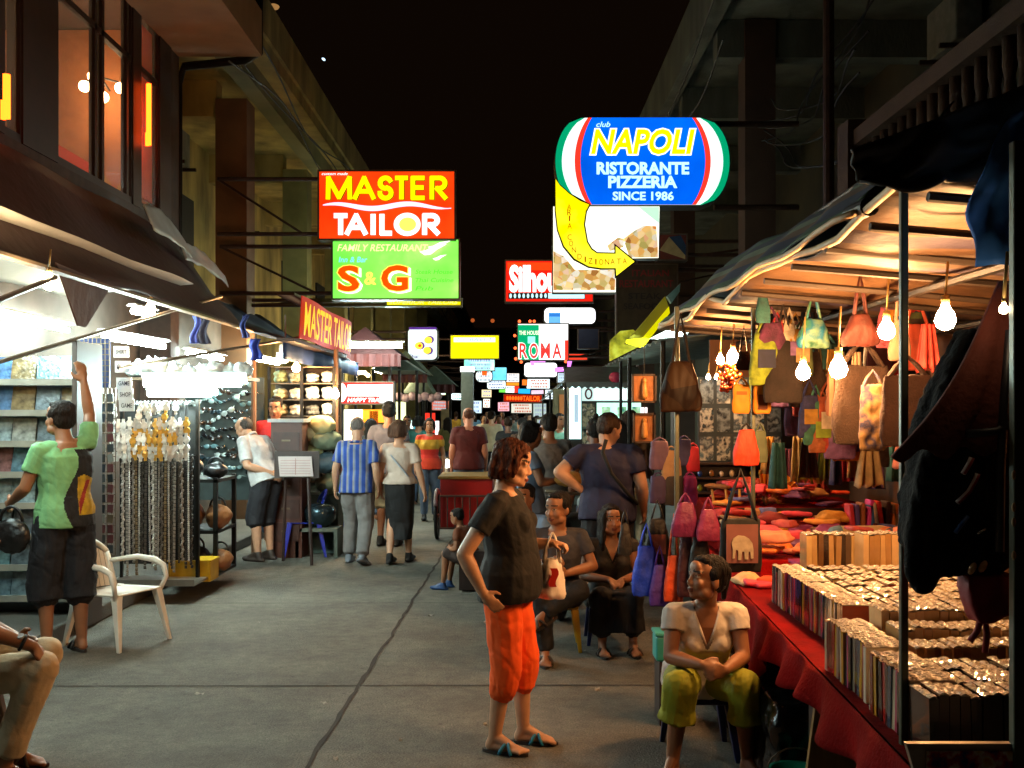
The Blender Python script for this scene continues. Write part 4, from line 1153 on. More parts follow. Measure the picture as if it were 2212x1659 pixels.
def tube_lamp(label, p0, p1, r=.02, back=(0, 0, .05), bw=.12, em=None):
    p0, p1 = V(p0), V(p1)
    t = thing('fluorescent_lamp', label, 'lamp', (p0 + p1) / 2, 0, 'fluorescent tubes of the stalls')
    d = (p1 - p0).normalized()
    mb = MB(); mb.tube([p0, p1], r, 8); mb.build('tube', em or TUBE_E, t, True, world=True)
    mb = MB(); b = V(back); w = d.cross(b).normalized() * bw / 2
    a0, a1 = p0 - d * .04 + b, p1 + d * .04 + b
    mb.add([a0 - w, a0 + w, a1 + w, a1 - w, a0 - w * .5 + b * .5, a0 + w * .5 + b * .5, a1 + w * .5 + b * .5, a1 - w * .5 + b * .5], [(0, 1, 2, 3), (4, 5, 6, 7), (0, 1, 5, 4), (1, 2, 6, 5), (2, 3, 7, 6), (3, 0, 4, 7)])
    mb.build('housing', M('lamp_white', '#d8dcd8', .4, var=.05), t, world=True)
    return t
tube_lamp('bare white tube running along the ceiling over the disc rack', (-3.9, 6.6, 2.5), (-4.05, 8.0, 2.5))
tube_lamp('bare white tube in line past the first one over the rack', (-4.07, 8.15, 2.5), (-4.12, 9.5, 2.5))
tube_lamp('short thick tube glowing at the end of the ceiling row', (-3.95, 9.9, 2.47), (-3.60, 10.6, 2.42), .03)
tube_lamp('white tube out near the awning edge over the stall front', (-3.25, 3.9, 2.74), (-3.3, 5.5, 2.74))
tube_lamp('glaring twin tube hung across the stall over the chain belts', at(312, 826, 9.7), at(520, 826, 9.7), .045, (0, .06, .04))
tube_lamp('lower glaring tube close above the belt hooks', at(320, 848, 9.55), at(455, 848, 9.55), .04, (0, .06, .03))
tube_lamp('tube under the ceiling beside the flared bulb', at(288, 672, 10.0), at(330, 680, 10.6), .03)
tube_lamp('long white tube under the roof past the tailor banner', at(752, 745, 17), at(868, 745, 17), .05)
tube_lamp('white tube deep among the clothes shelves', (-3.9, 12.3, 2.45), (-3.9, 13.8, 2.45), .025)
tube_lamp('white tube deep in the hat stall', (-3.7, 14.8, 2.5), (-3.7, 16.2, 2.5), .025)
def bulb(label, p, r=.045, cord=.3, mat=None, grp='bare bulbs hung over the stalls'):
    t = thing('light_bulb', label, 'bulb', p, 0, grp)
    mb = MB(); mb.loft([[(q * math.cos(2 * pi * k / 10), q * math.sin(2 * pi * k / 10), z) for k in range(10)] for q, z in ((r * .25, -r * 1.0), (r * .75, -r * .72), (r, -r * .1), (r * .8, r * .55), (r * .42, r * 1.15), (r * .34, r * 1.5))])
    mb.build('glass', mat or BULB_E, t, True)
    mb = MB(); mb.tube([(0, 0, r * 1.45), (0, 0, r * 2.3)], r * .42, 8); mb.tube([(0, 0, r * 2.3), (.01, 0, cord)], .005, 5); mb.build('socket', M('bulb_socket', '#b89a60', .4, .5, var=0), t, True)
    return t
BULB_W = E('bulb_white', (1, .74, .42), 950)
bulb('flaring bulb at the tip of the awning flap', at(106, 612, 6.0), .04, .2, BULB_W)
bulb('flaring bulb under the awning beside the small ceiling tube', at(325, 667, 9.2), .045, .3, BULB_W)
bulb('orange flaring bulb over the folded shirts', at(640, 795, 12.4), .05, .25)
bulb('whitish bulb low over the hats', at(724, 852, 12.8), .05, .25, BULB_W)
t = thing('globe_lamp', 'white globe lamp hanging over the shirt shelves', 'lamp', at(611, 768, 12.6))
mb = MB(); mb.ell((0, 0, -.03), (.085, .085, .07), None, 14, 10); mb.build('globe', E('globe_white', (.8, 1, 1), 6), t, True)
mb = MB(); mb.tube([(0, 0, .04), (0, 0, .12), (.03, 0, .16), (.03, 0, .5)], [.05, .04, .008, .008], 8); mb.build('socket', M('lamp_white', '#d8dcd8'), t, True)
ls = thing('light_string', 'string of close warm bulbs along the red stall roof', 'light string', at(760, 797, 17.5))
for i in range(11):
    p = at(728 + 6.7 * i, 790 + 1.9 * i + 2 * math.sin(i * 2), 17.5); mb = MB(); mb.ell(p, .035, None, 8, 6); mb.build('bulb', E('string_bulb', (1, .72, .35), 22), ls, True, world=True)
mb = MB(); mb.tube([at(722, 786, 17.5), at(802, 810, 17.5)], .01, 5); mb.build('cable', M('cable_black', '#0c0b0a'), ls, world=True)

# --- rack of wrapped discs
rk = thing('disc_rack', 'tall display rack of wrapped discs with a long pale end board', 'display rack', (-3.9, 8.2, .13))
mb = MB(); mb.bx((-4.36, 8.32, .13), (-3.45, 8.36, 2.12)); mb.build('back_board', M('rack_back', '#6f7f88', .6, var=.1), rk, world=True)
for r in range(8):
    z = .24 + r * .245
    mb = MB(); mb.bx((-4.36, 8.12, z), (-3.45, 8.31, z + .022)); mb.bx((-4.36, 8.10, z), (-3.45, 8.119, z + .05)); mb.build('ledge', M('rack_ledge', '#8a8478', .5, var=.2), rk, world=True)
mb = MB(); mb.bx((-3.44, 8.0, .02), (-3.40, 8.5, 2.3)); mb.build('end_board', M('pale_board', '#43362e', .6, var=.12, vscale=3), rk, world=True, bevel=.004)
COVER = M('disc_cover', '#ffffff', .15, var=.85, vscale=14, coat=.7, bump=.4, bscale=30, ramp=['#5f8498', '#8aa2ac', '#4f7798', '#90a4aa', '#6a7784', '#805a5a', '#5f8690', '#9a9f9a', '#46688e', '#7a6848', '#6c7c86', '#7894a0'])
case = MB().box((0, 0, .112), (.192, .02, .225)).mesh('disc_case', COVER)
n = 0
for r in range(8):
    for c in range(5):
        o = D.objects.new('disc_sleeve', case); COL.objects.link(o)
        o.location = (-4.32 + c * .198 + R.uniform(-.008, .008), 8.22, .262 + r * .245); o.rotation_euler = (-.22, R.uniform(-.02, .02), R.uniform(-.03, .03))
        o.scale = (R.uniform(.92, 1.03), 1, R.uniform(.93, 1.0))
        tag(o, 'wrapped disc sleeve leaning on a ledge of the tall rack', 'disc sleeve', 'disc sleeves on the tall rack')
# --- wire grids with small packs
def grid(label, lo, hi, y, n, m, mat):
    t = thing('wire_grid', label, 'wire grid', (lo[0], y, lo[1]))
    mb = MB()
    for i in range(n + 1): x = lo[0] + (hi[0] - lo[0]) * i / n; mb.box((x, y, (lo[1] + hi[1]) / 2), (.006, .006, hi[1] - lo[1]))
    for i in range(m + 1): z = lo[1] + (hi[1] - lo[1]) * i / m; mb.box(((lo[0] + hi[0]) / 2, y - .004, z), (hi[0] - lo[0], .006, .006))
    mb.build('mesh', mat, t, world=True)
    return t
a, b_ = at(163, 838, 9.0), at(236, 730, 9.0)
grid('blue backed wire grid hung beside the disc rack', (a.x, a.z), (b_.x, b_.z), 9.0, 8, 9, STEEL)
o = MB().bx((a.x, 9.02, a.z), (b_.x, 9.03, b_.z)).build('backing_cloth', M('blue_backing', '#34406e', .8), None, world=True, loc=(a.x, 9.02, a.z)); tag(o, 'blue cloth tied behind the wire grid', 'cloth')
a, b_ = at(196, 1200, 8.95), at(250, 838, 8.95)
grid('dark wire grid of small packs beside the chain belts', (a.x, a.z), (b_.x, b_.z), 8.95, 6, 22, STEEL)
pk = MB().box((0, 0, 0), (.05, .012, .07)).mesh('pack', M('pack_dark', '#ffffff', .35, var=.3, ramp=['#1a1a1c', '#2c2a26', '#3b3a38', '#20242c', '#57452a', '#55221c', '#141210', '#7a7468']))
for i in range(16):
    for k in range(3):
        o = D.objects.new('small_pack', pk); COL.objects.link(o)
        o.location = (a.x + .04 + k * .07, 8.93, a.z + .06 + i * .088); o.rotation_euler = (0, R.uniform(-.1, .1), R.uniform(-.3, .3))
        tag(o, 'little dark blister pack hooked on the dark wire grid', 'pack', 'small packs on the wire grid')
a, b_ = at(196, 838, 9.06), at(250, 700, 9.06)
# paper signs
for i, (v, tx) in enumerate(((760, 'SHIRT'), (792, 'GAME'), (828, 'GAME'), (852, 'SHOP'), (876, 'GAME'))):
    Y = 9.35; p = at(262 + i * 3, v, Y)
    t = thing('paper_sign', ('topmost white paper sign of the stack by the chain belts', 'second white paper sign, reading GAME, below the topmost', 'middle white paper sign of the stack beside the blue grid', 'fourth white paper sign of the stack, just under the middle one', 'lowest white paper sign of the stack at the belt hooks')[i], 'paper sign', p, 0, 'paper signs by the belts')
    MB().box((0, 0, 0), (.14, .006, .105)).build('paper', M('paper_white', '#c4c8c6', .7, var=.1), t)
    mb = MB(); letters(mb, tx, (0, -.004, .0), .10, .04, bold=.01, out=.001); mb.build('lettering', BLK, t)

# --- chain belts on a frame with a metal tray
fr = thing('belt_frame', 'black frame with rows of hooks and a metal tray holding chain belts', 'display frame', (-3.3, 9.6, .13))
x0, x1, zt = at(258, 868, 9.6).x, at(418, 868, 9.6).x, 1.84
mb = MB()
mb.bx((x0 - .02, 9.66, .13), (x0, 9.70, zt)); mb.bx((x1, 9.66, .13), (x1 + .03, 9.70, zt + .02)); mb.bx((x0, 9.66, zt - .03), (x1, 9.70, zt)); mb.bx((x0, 9.66, 1.3), (x1, 9.69, 1.33))
mb.build('frame', BLACKM, fr, world=True)
mb = MB(); mb.bx((x0, 9.72, .3), (x1, 9.73, zt - .05)); mb.build('backing', M('belt_backing', '#1b1a19', .8), fr, world=True)
mb = MB(); mb.bx((x0 - .05, 9.3, .16), (x1 + .1, 9.8, .18)); mb.bx((x0 - .05, 9.29, .16), (x1 + .1, 9.3, .22)); mb.build('tray', M('tray_metal', '#9a948c', .3, .8, var=.2), fr, world=True)
SILV = M('silver_metal', '#dedad2', .3, .2, var=.25, vscale=30); GOLD = M('gold_metal', '#dca848', .3, .2, var=.25, vscale=30); PEWT = M('pewter', '#b4aea4', .35, .3, var=.3, vscale=20, ramp=['#a8a298', '#5c5650', '#7c6c50', '#3c3834', '#b8b4ac', '#8a8278', '#4a443c'])
def belt_mesh(kind, ln):
    mb = MB()
    z = 0
    i = 0
    while z > -ln:
        if kind == 'twist':
            mb.ell((0.006 * math.sin(i * 1.9), .004 * math.cos(i * 1.9), z), (.014, .012, .019), Matrix.Rotation(.5, 3, 'Y'), 7, 5); z -= .028
        elif kind == 'link':
            mb.box((0, 0, z), (.024, .008, .030)); mb.ell((0, -.005, z), (.007, .006, .010), None, 6, 4); z -= .036
        else:
            mb.ell((0, 0, z), (.011, .011, .012), None, 7, 5); z -= .02
        i += 1
    return mb.mesh('chain_belt', PEWT)
bm_ = [belt_mesh(k, l) for k, l in (('twist', 1.05), ('link', 1.12), ('bead', 1.0))]
for i in range(22):
    o = D.objects.new('chain_belt', bm_[i % 3]); COL.objects.link(o)
    o.location = (x0 + .03 + (x1 - x0 - .05) * i / 21, 9.60 + .012 * (i % 2), 1.36 + R.uniform(-.06, .05)); o.rotation_euler = (R.uniform(-.01, .01), R.uniform(-.008, .008), R.uniform(-.4, .4))
    tag(o, 'long metal chain belt hanging down the black frame', 'chain belt', 'chain belts on the frame')
mb = MB(); mb.loft([[(.032 * math.cos(t), d, .034 * math.sin(t)) for t in [2 * pi * i / 10 for i in range(10)]] for d in (-.009, .009)]); mb.box((0, 0, .045), (.028, .006, .03)); mb.box((0, 0, -.045), (.028, .006, .03))
ws = mb.mesh('wrist_watch', SILV); wg = ws.copy(); wg.materials[0] = GOLD
for r in range(7):
    for c in range(15):
        g = (4 <= c <= 9 and r < 4 and R.random() < .62) or R.random() < .08
        if r > 4 and R.random() < .5: continue
        o = D.objects.new('wrist_watch', wg if g else ws); COL.objects.link(o)
        o.location = (x0 - .02 + (x1 - x0) * c / 14.4 + R.uniform(-.01, .01), 9.52 - .012 * (r % 3), 1.34 + r * .072 + R.uniform(-.012, .012)); o.rotation_euler = (R.uniform(-.2, .2), R.uniform(-.25, .25), R.uniform(-.5, .5))
        tag(o, 'shiny %s metal wristwatch hooked above the chain belts' % ('gold' if g else 'silver'), 'watch', '%s watches over the belts' % ('gold' if g else 'silver'))
hk = MB().tube([(0, 0, 0), (0, -.06, -.03), (0, -.07, -.14)], .011, 6).mesh('belt_strap', M('strap_black', '#0f0f10', .5))
for i in range(15):
    o = D.objects.new('watch_strap', hk); COL.objects.link(o); o.location = (x0 + .16 + (x1 - x0 - .2) * i / 14, 9.62, zt + .0); o.rotation_euler = (0, R.uniform(-.05, .05), R.uniform(-.3, .3))
    tag(o, 'black strap hanging from the top bar of the belt frame', 'strap', 'black straps on the belt frame')

# --- shelf of bulging clear bags above, sunglasses below
sh = thing('wall_shelf', 'long shelf carrying bulging clear plastic bags', 'shelf', at(420, 812, 10.3))
a, b_ = at(275, 816, 10.3), at(545, 806, 10.3)
mb = MB(); mb.bx((a.x, 10.1, a.z - .03), (b_.x, 10.6, a.z)); mb.build('board', STEEL, sh, world=True)
for zz in (.5,): pass
PLB = M('clear_bag', '#b9c8cc', .2, var=.3, vscale=9, coat=.5, bump=.6, bscale=14)
bm2 = []
for k in range(3):
    mb = MB(); mb.ell((0, 0, .09), (.12, .12, .095), None, 16, 10); mb.cap((.02, 0, .14), .05, (.05 * (k - 1), 0, .2), .02)
    o = remesh(mb, 'plastic_bag', PLB, .015, None, 1, lambda p: .022 * nz(p + V((k * 3, 0, 0)), 12) + .01 * nz(p, 34)); bm2.append(o.data); D.objects.remove(o)
for i in range(9):
    o = D.objects.new('plastic_bag', bm2[i % 3]); COL.objects.link(o); p = at(292 + 29 * i, 816, 10.3); o.location = (p.x, 10.3 + R.uniform(-.05, .05), a.z); o.rotation_euler = (0, 0, R.uniform(0, 6)); s_ = R.uniform(.85, 1.15) * (1 if i < 3 else .8); o.scale = (s_, s_, s_)
    tag(o, 'bulging clear plastic bag on the long shelf', 'plastic bag', 'clear bags on the shelf')
gp = thing('display_rack', 'grey-green panel crowded with sunglasses and caps behind the white shirted man', 'display panel', at(480, 1040, 12.9))
a, b_ = at(400, 1080, 12.9), at(560, 815, 12.9)
mb = MB(); mb.bx((a.x, 12.9, a.z), (b_.x + .06, 12.94, b_.z)); mb.build('panel', M('panel_greygreen', '#2e3836', .7, var=.3), gp, world=True)
mb = MB()
for sg in (-1, 1):
    mb.ell((.032 * sg, 0, 0), (.028, .006, .022), None, 10, 6); mb.tube([(.058 * sg, 0, .01), (.062 * sg, .09, .008)], .004, 5)
mb.tube([(-.008, 0, .008), (.008, 0, .008)], .004, 5)
sg_ = mb.mesh('sunglasses', M('shades', '#ffffff', .12, var=.2, coat=.8, ramp=['#15181c', '#8fb0b4', '#22323a', '#b9c9c8', '#3a2a20', '#5f8288', '#101214', '#7a8c8a']), True)
for r in range(11):
    for c in range(7):
        o = D.objects.new('sunglasses', sg_); COL.objects.link(o); o.location = (a.x + .06 + c * .128 + R.uniform(-.035, .035), 12.80 + R.uniform(-.03, .03), b_.z - .08 - r * .115 + R.uniform(-.035, .035)); o.rotation_euler = (R.uniform(-.5, .3), R.uniform(-.5, .5), R.uniform(-.5, .5)); o.scale = (R.uniform(.9, 1.6),) * 3
        tag(o, 'pair of sunglasses on the crowded grey-green panel', 'sunglasses', 'sunglasses on the panel')
# --- handbags, yellow crate and trolley in front of the white shirted man
def blob(name, label, cat, p, r, mat, seed=0, group=None, vox=.014, handle=None):
    mb = MB(); mb.ell((0, 0, r[2]), r, None, 18, 12)
    t = thing(name, label, cat, p, 0, group)
    remesh(mb, 'body', mat, vox, t, 2, lambda q: .16 * min(r) * (nz(q + V((seed, 0, 0)), .9 / min(r)) + .5 * nz(q, 2.2 / min(r))))
    if handle:
        mb = MB(); mb.tube([(r[0] * .6 * math.cos(a_), 0, r[2] * 1.8 + r[2] * .8 * math.sin(a_)) for a_ in [pi * i / 10 for i in range(11)]], .011, 6); mb.build('handle', handle, t, True)
    return t
LEA = M('black_leather', '#131213', .35, var=.3, bump=.2, bscale=50); TAN = M('tan_leather', '#8a5a34', .4, var=.35, vscale=6, bump=.25, bscale=30)
st = thing('goods_stand', 'low dark stand stacked with handbags beside the chain belts', 'stand', (-3.3, 10.3, .13))
mb = MB(); mb.bx((-3.35, 10.0, .13), (-2.88, 10.7, .16)); mb.bx((-3.35, 10.0, .55), (-2.88, 10.7, .58)); mb.bx((-3.35, 10.0, 1.05), (-2.88, 10.7, 1.08))
for x_ in (-3.33, -2.9): mb.bx((x_ - .02, 10.0, .13), (x_ + .02, 10.04, 1.1)); mb.bx((x_ - .02, 10.66, .13), (x_ + .02, 10.7, 1.1))
mb.build('frame', BLACKM, st, world=True)
for i, (x_, z_, rx, rz_, m_, nm) in enumerate(((-3.2, 1.08, .13, .10, LEA, 'black leather handbag on the top of the low stand'), (-2.95, 1.08, .12, .08, LEA, 'flatter black handbag at the street end of the low stand'), (-3.2, .58, .14, .14, TAN, 'shiny tan leather bag on the middle shelf of the low stand'), (-2.93, .58, .13, .12, TAN, 'smaller tan bag beside the shiny one on the low stand'), (-3.15, .16, .14, .13, LEA, 'black bag on the bottom shelf of the low stand'), (-2.9, .16, .12, .11, TAN, 'brown bag on the bottom shelf nearest the street'))):
    blob('handbag', nm, 'handbag', (x_, 10.2, z_), (rx, .12, rz_), m_, i, 'handbags on the low stand', handle=LEA)
t = thing('crate', 'yellow plastic crate on the kerb by the handbag stand', 'crate', (-2.95, 10.0, .0)); t.location = (-3.06, 9.85, .13)
mb = MB(); mb.bx((-.2, -.14, 0), (.2, .14, .02)); mb.bx((-.2, -.14, .02), (-.18, .14, .2)); mb.bx((.18, -.14, .02), (.2, .14, .2)); mb.bx((-.18, -.14, .02), (.18, -.12, .2)); mb.bx((-.18, .12, .02), (.18, .14, .2)); mb.build('tub', M('yellow_plastic', '#b89010', .45, var=.2), t, bevel=.006)
mb = MB(); mb.bx((-.21, -.15, .19), (.21, .15, .205)); mb.build('rim', M('yellow_plastic', '#b89010'), t)
# --- post and counters, folded shirts
for u, Y, nm in ((548, 12.6, 'brown stall post behind the white shirted man'), (726, 13.2, 'thin dark post at the corner of the hat stall')):
    p = at(u, 900, Y); mb = MB(); mb.tube([(0, 0, 0), (0, 0, 2.55)], .032, 8); o = mb.build('stall_post', M('post_brown', '#6a4a34', .5, .3, var=.2), None, loc=(p.x, Y, .0 if p.x > -3.4 else .13)); tag(o, nm, 'post')
for i, (x_, y_, nm) in enumerate(((-3.4, 15.5, 'added bare tube under the dark awning before the drink stall'), (-2.7, 20.6, 'added bare tube at the roof edge past the drink stall'), (-2.6, 24.6, 'added bare tube at the edge of the snack stall roof'), (-2.6, 29.5, 'added bare tube at a stall roof level with the kiosk'), (-2.5, 36, 'added bare tube beyond the kiosk on the terrace side'), (1.75, 11.3, 'added tube at the corrugated roof before the drinks cooler'), (1.9, 16.4, 'added tube on the roof edge past the drinks cooler'), (1.9, 20.5, 'added tube by the pale sloping canopy'), (2.0, 25.2, 'added tube beside the small blue grey canopy'), (2.0, 31, 'added tube under the broad white sign'), (2.0, 38, 'added tube level with the red letter board'))):
    tube_lamp(nm, (x_, y_ - .6, 2.55), (x_, y_ + .6, 2.55), .03, (0, 0, .04), .06 if x_ < 0 else .3, E('added_tube_warm', (1, .84, .5), 300) if x_ < 0 else None)  # tubes added to lighten eaves and street; wide housings shade one facade
sf = thing('shirt_shelves', 'open shelves full of folded pale shirts under the second awning', 'shelves', (-3.3, 13.2, .13))
a, b_ = at(582, 1075, 13.1), at(722, 792, 13.1)
mb = MB()
for q in range(9): z = a.z + (b_.z - a.z) * q / 8; mb.bx((a.x, 13.1, z - .012), (b_.x, 13.5, z))
mb.build('shelf', STEEL, sf, world=True)
for x_ in (a.x, (a.x + b_.x) / 2, b_.x): mb = MB(); mb.bx((x_ - .02, 13.08, .13), (x_ + .02, 13.095, b_.z)); mb.build('upright', BLACKM, sf, world=True)
mb = MB(); mb.bx((a.x - .02, 13.51, .13), (b_.x + .02, 13.55, b_.z)); mb.build('back', M('stall_back', '#4a4038'), sf, world=True)
SHIRT = M('folded_cotton', '#ffffff', .8, var=.12, vscale=8, ramp=['#c9c8be', '#d6d4cc', '#8f8b72', '#bfc3b6', '#a7a078', '#d8d8d2', '#6f7a5a', '#c2beb0', '#585a58'])
mb = MB()
for q in range(2): mb.ell((0, 0, .035 + q * .06), (.19, .16, .038), None, 16, 8)
fm = remesh(mb, 'folded_shirt', SHIRT, .016, None, 1, lambda p: .012 * nz(p, 14)); fd = fm.data; D.objects.remove(fm)
cw = (b_.x - a.x) / 4
for q in range(8):
    for c in range(4):
        if q < 2 and c < 1: continue
        o = D.objects.new('folded_shirt', fd); COL.objects.link(o); o.location = (a.x + cw * (c + .5), 13.28, a.z + (b_.z - a.z) * q / 8); o.rotation_euler = (0, 0, R.uniform(-.1, .1)); o.scale = (cw / .42, 1, R.uniform(.9, 1.35))
        tag(o, 'folded shirt pile on the open shelves under the second awning', 'folded shirts', 'folded shirts on the shelves')
# green clothes heap and hats beneath
for i, (u, v, rx, c, nm) in enumerate(((665, 985, .20, '#8a8a5c', 'olive cloth bundle at the foot of the shirt shelves'), (700, 955, .22, '#6f7d66', 'grey green cloth bundle on the hat stall'), (702, 1005, .22, '#3d4f58', 'dark teal cloth bundle low on the hat stall'), (690, 925, .2, '#a8a070', 'khaki hat pile on the hat stall'), (716, 1050, .2, '#7c8468', 'pale green bag slumped by the blue tub'), (666, 938, .17, '#b5ad86', 'straw coloured hat pile beside the desk'))):
    p = at(u, v, 12.7); blob('cloth_bundle', nm, 'clothes', (p.x, 12.7, p.z - .1), (rx, .16, .13), M('bundle_' + c[1:], c, .8, var=.3, vscale=7), i * 3)
hs = thing('goods_counter', 'dark grey green counter under the cloth bundles', 'counter', (-2.6, 12.6, 0)); a, b_ = at(645, 1090, 12.75), at(735, 1010, 12.75)
mb = MB(); mb.bx((a.x, 12.6, .0), (b_.x, 13.0, .72)); mb.build('body', M('counter_green', '#3c4a44', .7, var=.3), hs, world=True)
# desk of the seller in red
dk = thing('desk', 'dark brown wooden desk with drawers in front of the seller in red', 'desk', (-2.75, 12.2, .0)); a, b_ = at(585, 1080, 12.2), at(652, 905, 12.2)
mb = MB(); mb.bx((a.x, 12.2, .0), (b_.x, 12.6, b_.z - .04)); mb.build('body', M('desk_wood', '#4a2415', .5, var=.3, stretch=(1, 1, 9)), dk, world=True)
for q in range(5):
    z = .2 + q * .27; mb = MB(); mb.bx((a.x + .03, 12.185, z), (b_.x - .03, 12.198, z + .22)); w = mb.build('drawer', M('desk_wood2', '#3a1a0e', .5, var=.3), dk, world=True)
    mb = MB(); mb.box(((a.x + b_.x) / 2, 12.175, z + .12), (.1, .02, .02)); mb.build('handle', STEEL, w, world=True)
mb = MB(); mb.bx((a.x - .03, 12.15, b_.z - .04), (b_.x + .03, 12.62, b_.z)); mb.build('top', M('desk_top', '#9a9a9c', .4), dk, world=True)
# --- white menu board on an easel, blue plastic chair, blue tub, cooker pot
eb = thing('menu_stand', 'white ruled board on a dark easel behind the blue chair', 'board', (at(640, 1100, 11.7).x, 11.7, .0))
a, b_ = at(601, 1029, 11.7), at(677, 986, 11.7)
mb = MB(); mb.prism([(a.x + .02, a.z), (b_.x, a.z), (b_.x - .02, b_.z), (a.x, b_.z)], (0, 11.69, 0), (1, 0, 0), (0, 0, 1), (0, .02, 0)); mb.build('sheet', M('board_pinkish', '#b8a8a4', .6, var=.08), eb, world=True)
mb = MB(); mb.bx((a.x - .05, 11.72, a.z - .02), (b_.x + .06, 11.75, b_.z + .06)); mb.build('frame', DARKW, eb, world=True)
mb = MB()
for q in range(6): mb.bx((a.x + .03, 11.683, a.z + .03 + q * .03), (b_.x - .03, 11.686, a.z + .034 + q * .03))
mb.bx(((a.x + b_.x) / 2 - .003, 11.683, a.z + .02), ((a.x + b_.x) / 2 + .003, 11.686, b_.z - .02)); mb.build('ruled_lines', M('rule_red', '#9a6a64', .7), eb, world=True)
mb = MB(); mb.tube([(a.x + .08, 11.76, b_.z), (a.x, 11.95, 0)], .02, 6); mb.tube([(b_.x - .08, 11.76, b_.z), (b_.x, 11.6, 0)], .02, 6); mb.build('legs', DARKW, eb, world=True)
BLUEP = M('blue_plastic', '#1b2f9a', .4, var=.15)
def pchair(label, x, y, rz, mat, seat=.42, w=.42, arms=True, cat='chair', legm=None):
    t = thing('plastic_chair', label, cat, (x, y, 0), rz)
    # faces -Y locally: back at +Y
    mb = MB(); mb.sheet(lambda a_, b_: V(((a_ - .5) * w * (1.0 + .08 * (1 - b_)), (b_ - .5) * w, seat - .025 * math.sin(pi * a_) * math.sin(pi * b_) - .012 * b_)), 10, 10)
    mb.build('seat', mat, t, True, solid=.012)
    for sx in (-1, 1):
        for sy in (-1, 1):
            mb = MB(); top = V((sx * (w / 2 - .02), sy * (w / 2 - .03), seat)); bot = V((sx * (w / 2 + .035), sy * (w / 2 + .05), 0))
            mb.loft([[top + V((dx, dy, 0)) for dx, dy in ((-.03, -.03), (.03, -.03), (.03, .03), (-.03, .03))], [bot + V((dx, dy, 0)) for dx, dy in ((-.014, -.014), (.014, -.014), (.014, .014), (-.014, .014))]])
            mb.build('leg', mat, t, bevel=.006)
    def bk(a_, b_):
        an = (a_ - .5) * 1.5
        wd = w * .56 * (1 - .12 * b_)
        return V((math.sin(an) * wd, w / 2 + .03 + .07 * b_ - .11 * (1 - math.cos(an)) * 2.0, seat + .0 + b_ * (.36 - .10 * abs(a_ - .5) ** 2 * 4)))
    mb = MB()
    ns = 9
    for i in range(ns):   # vertical slats
        a0, a1 = i / ns + .004, (i + 1) / ns - .012
        mb.add([bk(a0, 0), bk(a1, 0), bk(a1, .5), bk(a0, .5), bk(a0, .86), bk(a1, .86)], [(0, 1, 2, 3), (3, 2, 5, 4)])
    mb.build('backrest', mat, t, solid=.012)
    mb = MB(); mb.tube([bk(i / 14, 1.0 - .10 * 0) for i in range(15)], .019, 8); mb.build('top_rail', mat, t, True)
    for e in (0, 1):
        mb = MB(); mb.tube([bk(e, 0) + V((0, 0, -.02)), bk(e, .5), bk(e, 1.0)], .018, 7); mb.build('back_post', mat, t, True)
    if arms:
        for sx, e in ((-1, 0), (1, 1)):
            mb = MB(); p0 = bk(e, .72); xf = sx * (w / 2 + .045)
            mb.tube([p0, V((xf, .06, seat + .215)), V((xf, -w / 2 + .10, seat + .20)), V((xf, -w / 2 + .02, seat + .165)), V((xf, -w / 2 - .01, seat + .08)), V((sx * (w / 2 - .0), -w / 2 + .02, seat - .03))], [.017, .022, .024, .022, .018, .018], 8); mb.build('armrest', mat, t, True)
    return t
p = at(655, 1178, 12.9)
c1 = pchair('dark blue plastic chair standing empty at the kerb behind the easel', -2.55, 12.4, -1.2, BLUEP, .42, .40, False)
t = thing('tub', 'bright blue plastic tub behind the striped shirt man', 'tub', (at(722, 1110, 13.6).x, 13.6, 0))
mb = MB(); mb.loft([[(q * math.cos(2 * pi * k / 18), q * math.sin(2 * pi * k / 18), z) for k in range(18)] for q, z in ((.17, 0), (.21, .4), (.23, .4), (.23, .43), (.2, .43), (.16, .03))]); mb.build('tub', M('vivid_blue', '#1428c8', .35, var=.1), t, True)
t = thing('cooking_pot', 'dark metal pot on the low shelf beside the blue tub', 'pot', (at(688, 1070, 12.3).x, 12.4, .35))
mb = MB(); mb.loft([[(q * math.cos(2 * pi * k / 18), q * math.sin(2 * pi * k / 18), z) for k in range(18)] for q, z in ((.1, 0), (.18, .08), (.2, .2), (.15, .27), (.02, .3))]); mb.build('body', M('pot_metal', '#33434a', .25, .7), t, True); MB().ell((0, 0, .31), .025).build('knob', BLACKM, t, True)
t = thing('goods_shelf', 'low grey shelf under the dark pot', 'shelf', (at(690, 1090, 12.4).x, 12.4, 0)); mb = MB(); mb.bx((-.25, -.2, .31), (.25, .2, .35)); mb.bx((-.25, -.2, 0), (-.21, .2, .31)); mb.bx((.21, -.2, 0), (.25, .2, .31)); mb.build('shelf', CONC2, t)
# white armchair
WPL = M('cream_plastic', '#e4ded2', .38, var=.12, vscale=5)
pchair('cream plastic armchair standing empty in the street beside the rack end', -2.98, 7.74, 1.15, WPL, .40, .44, True)

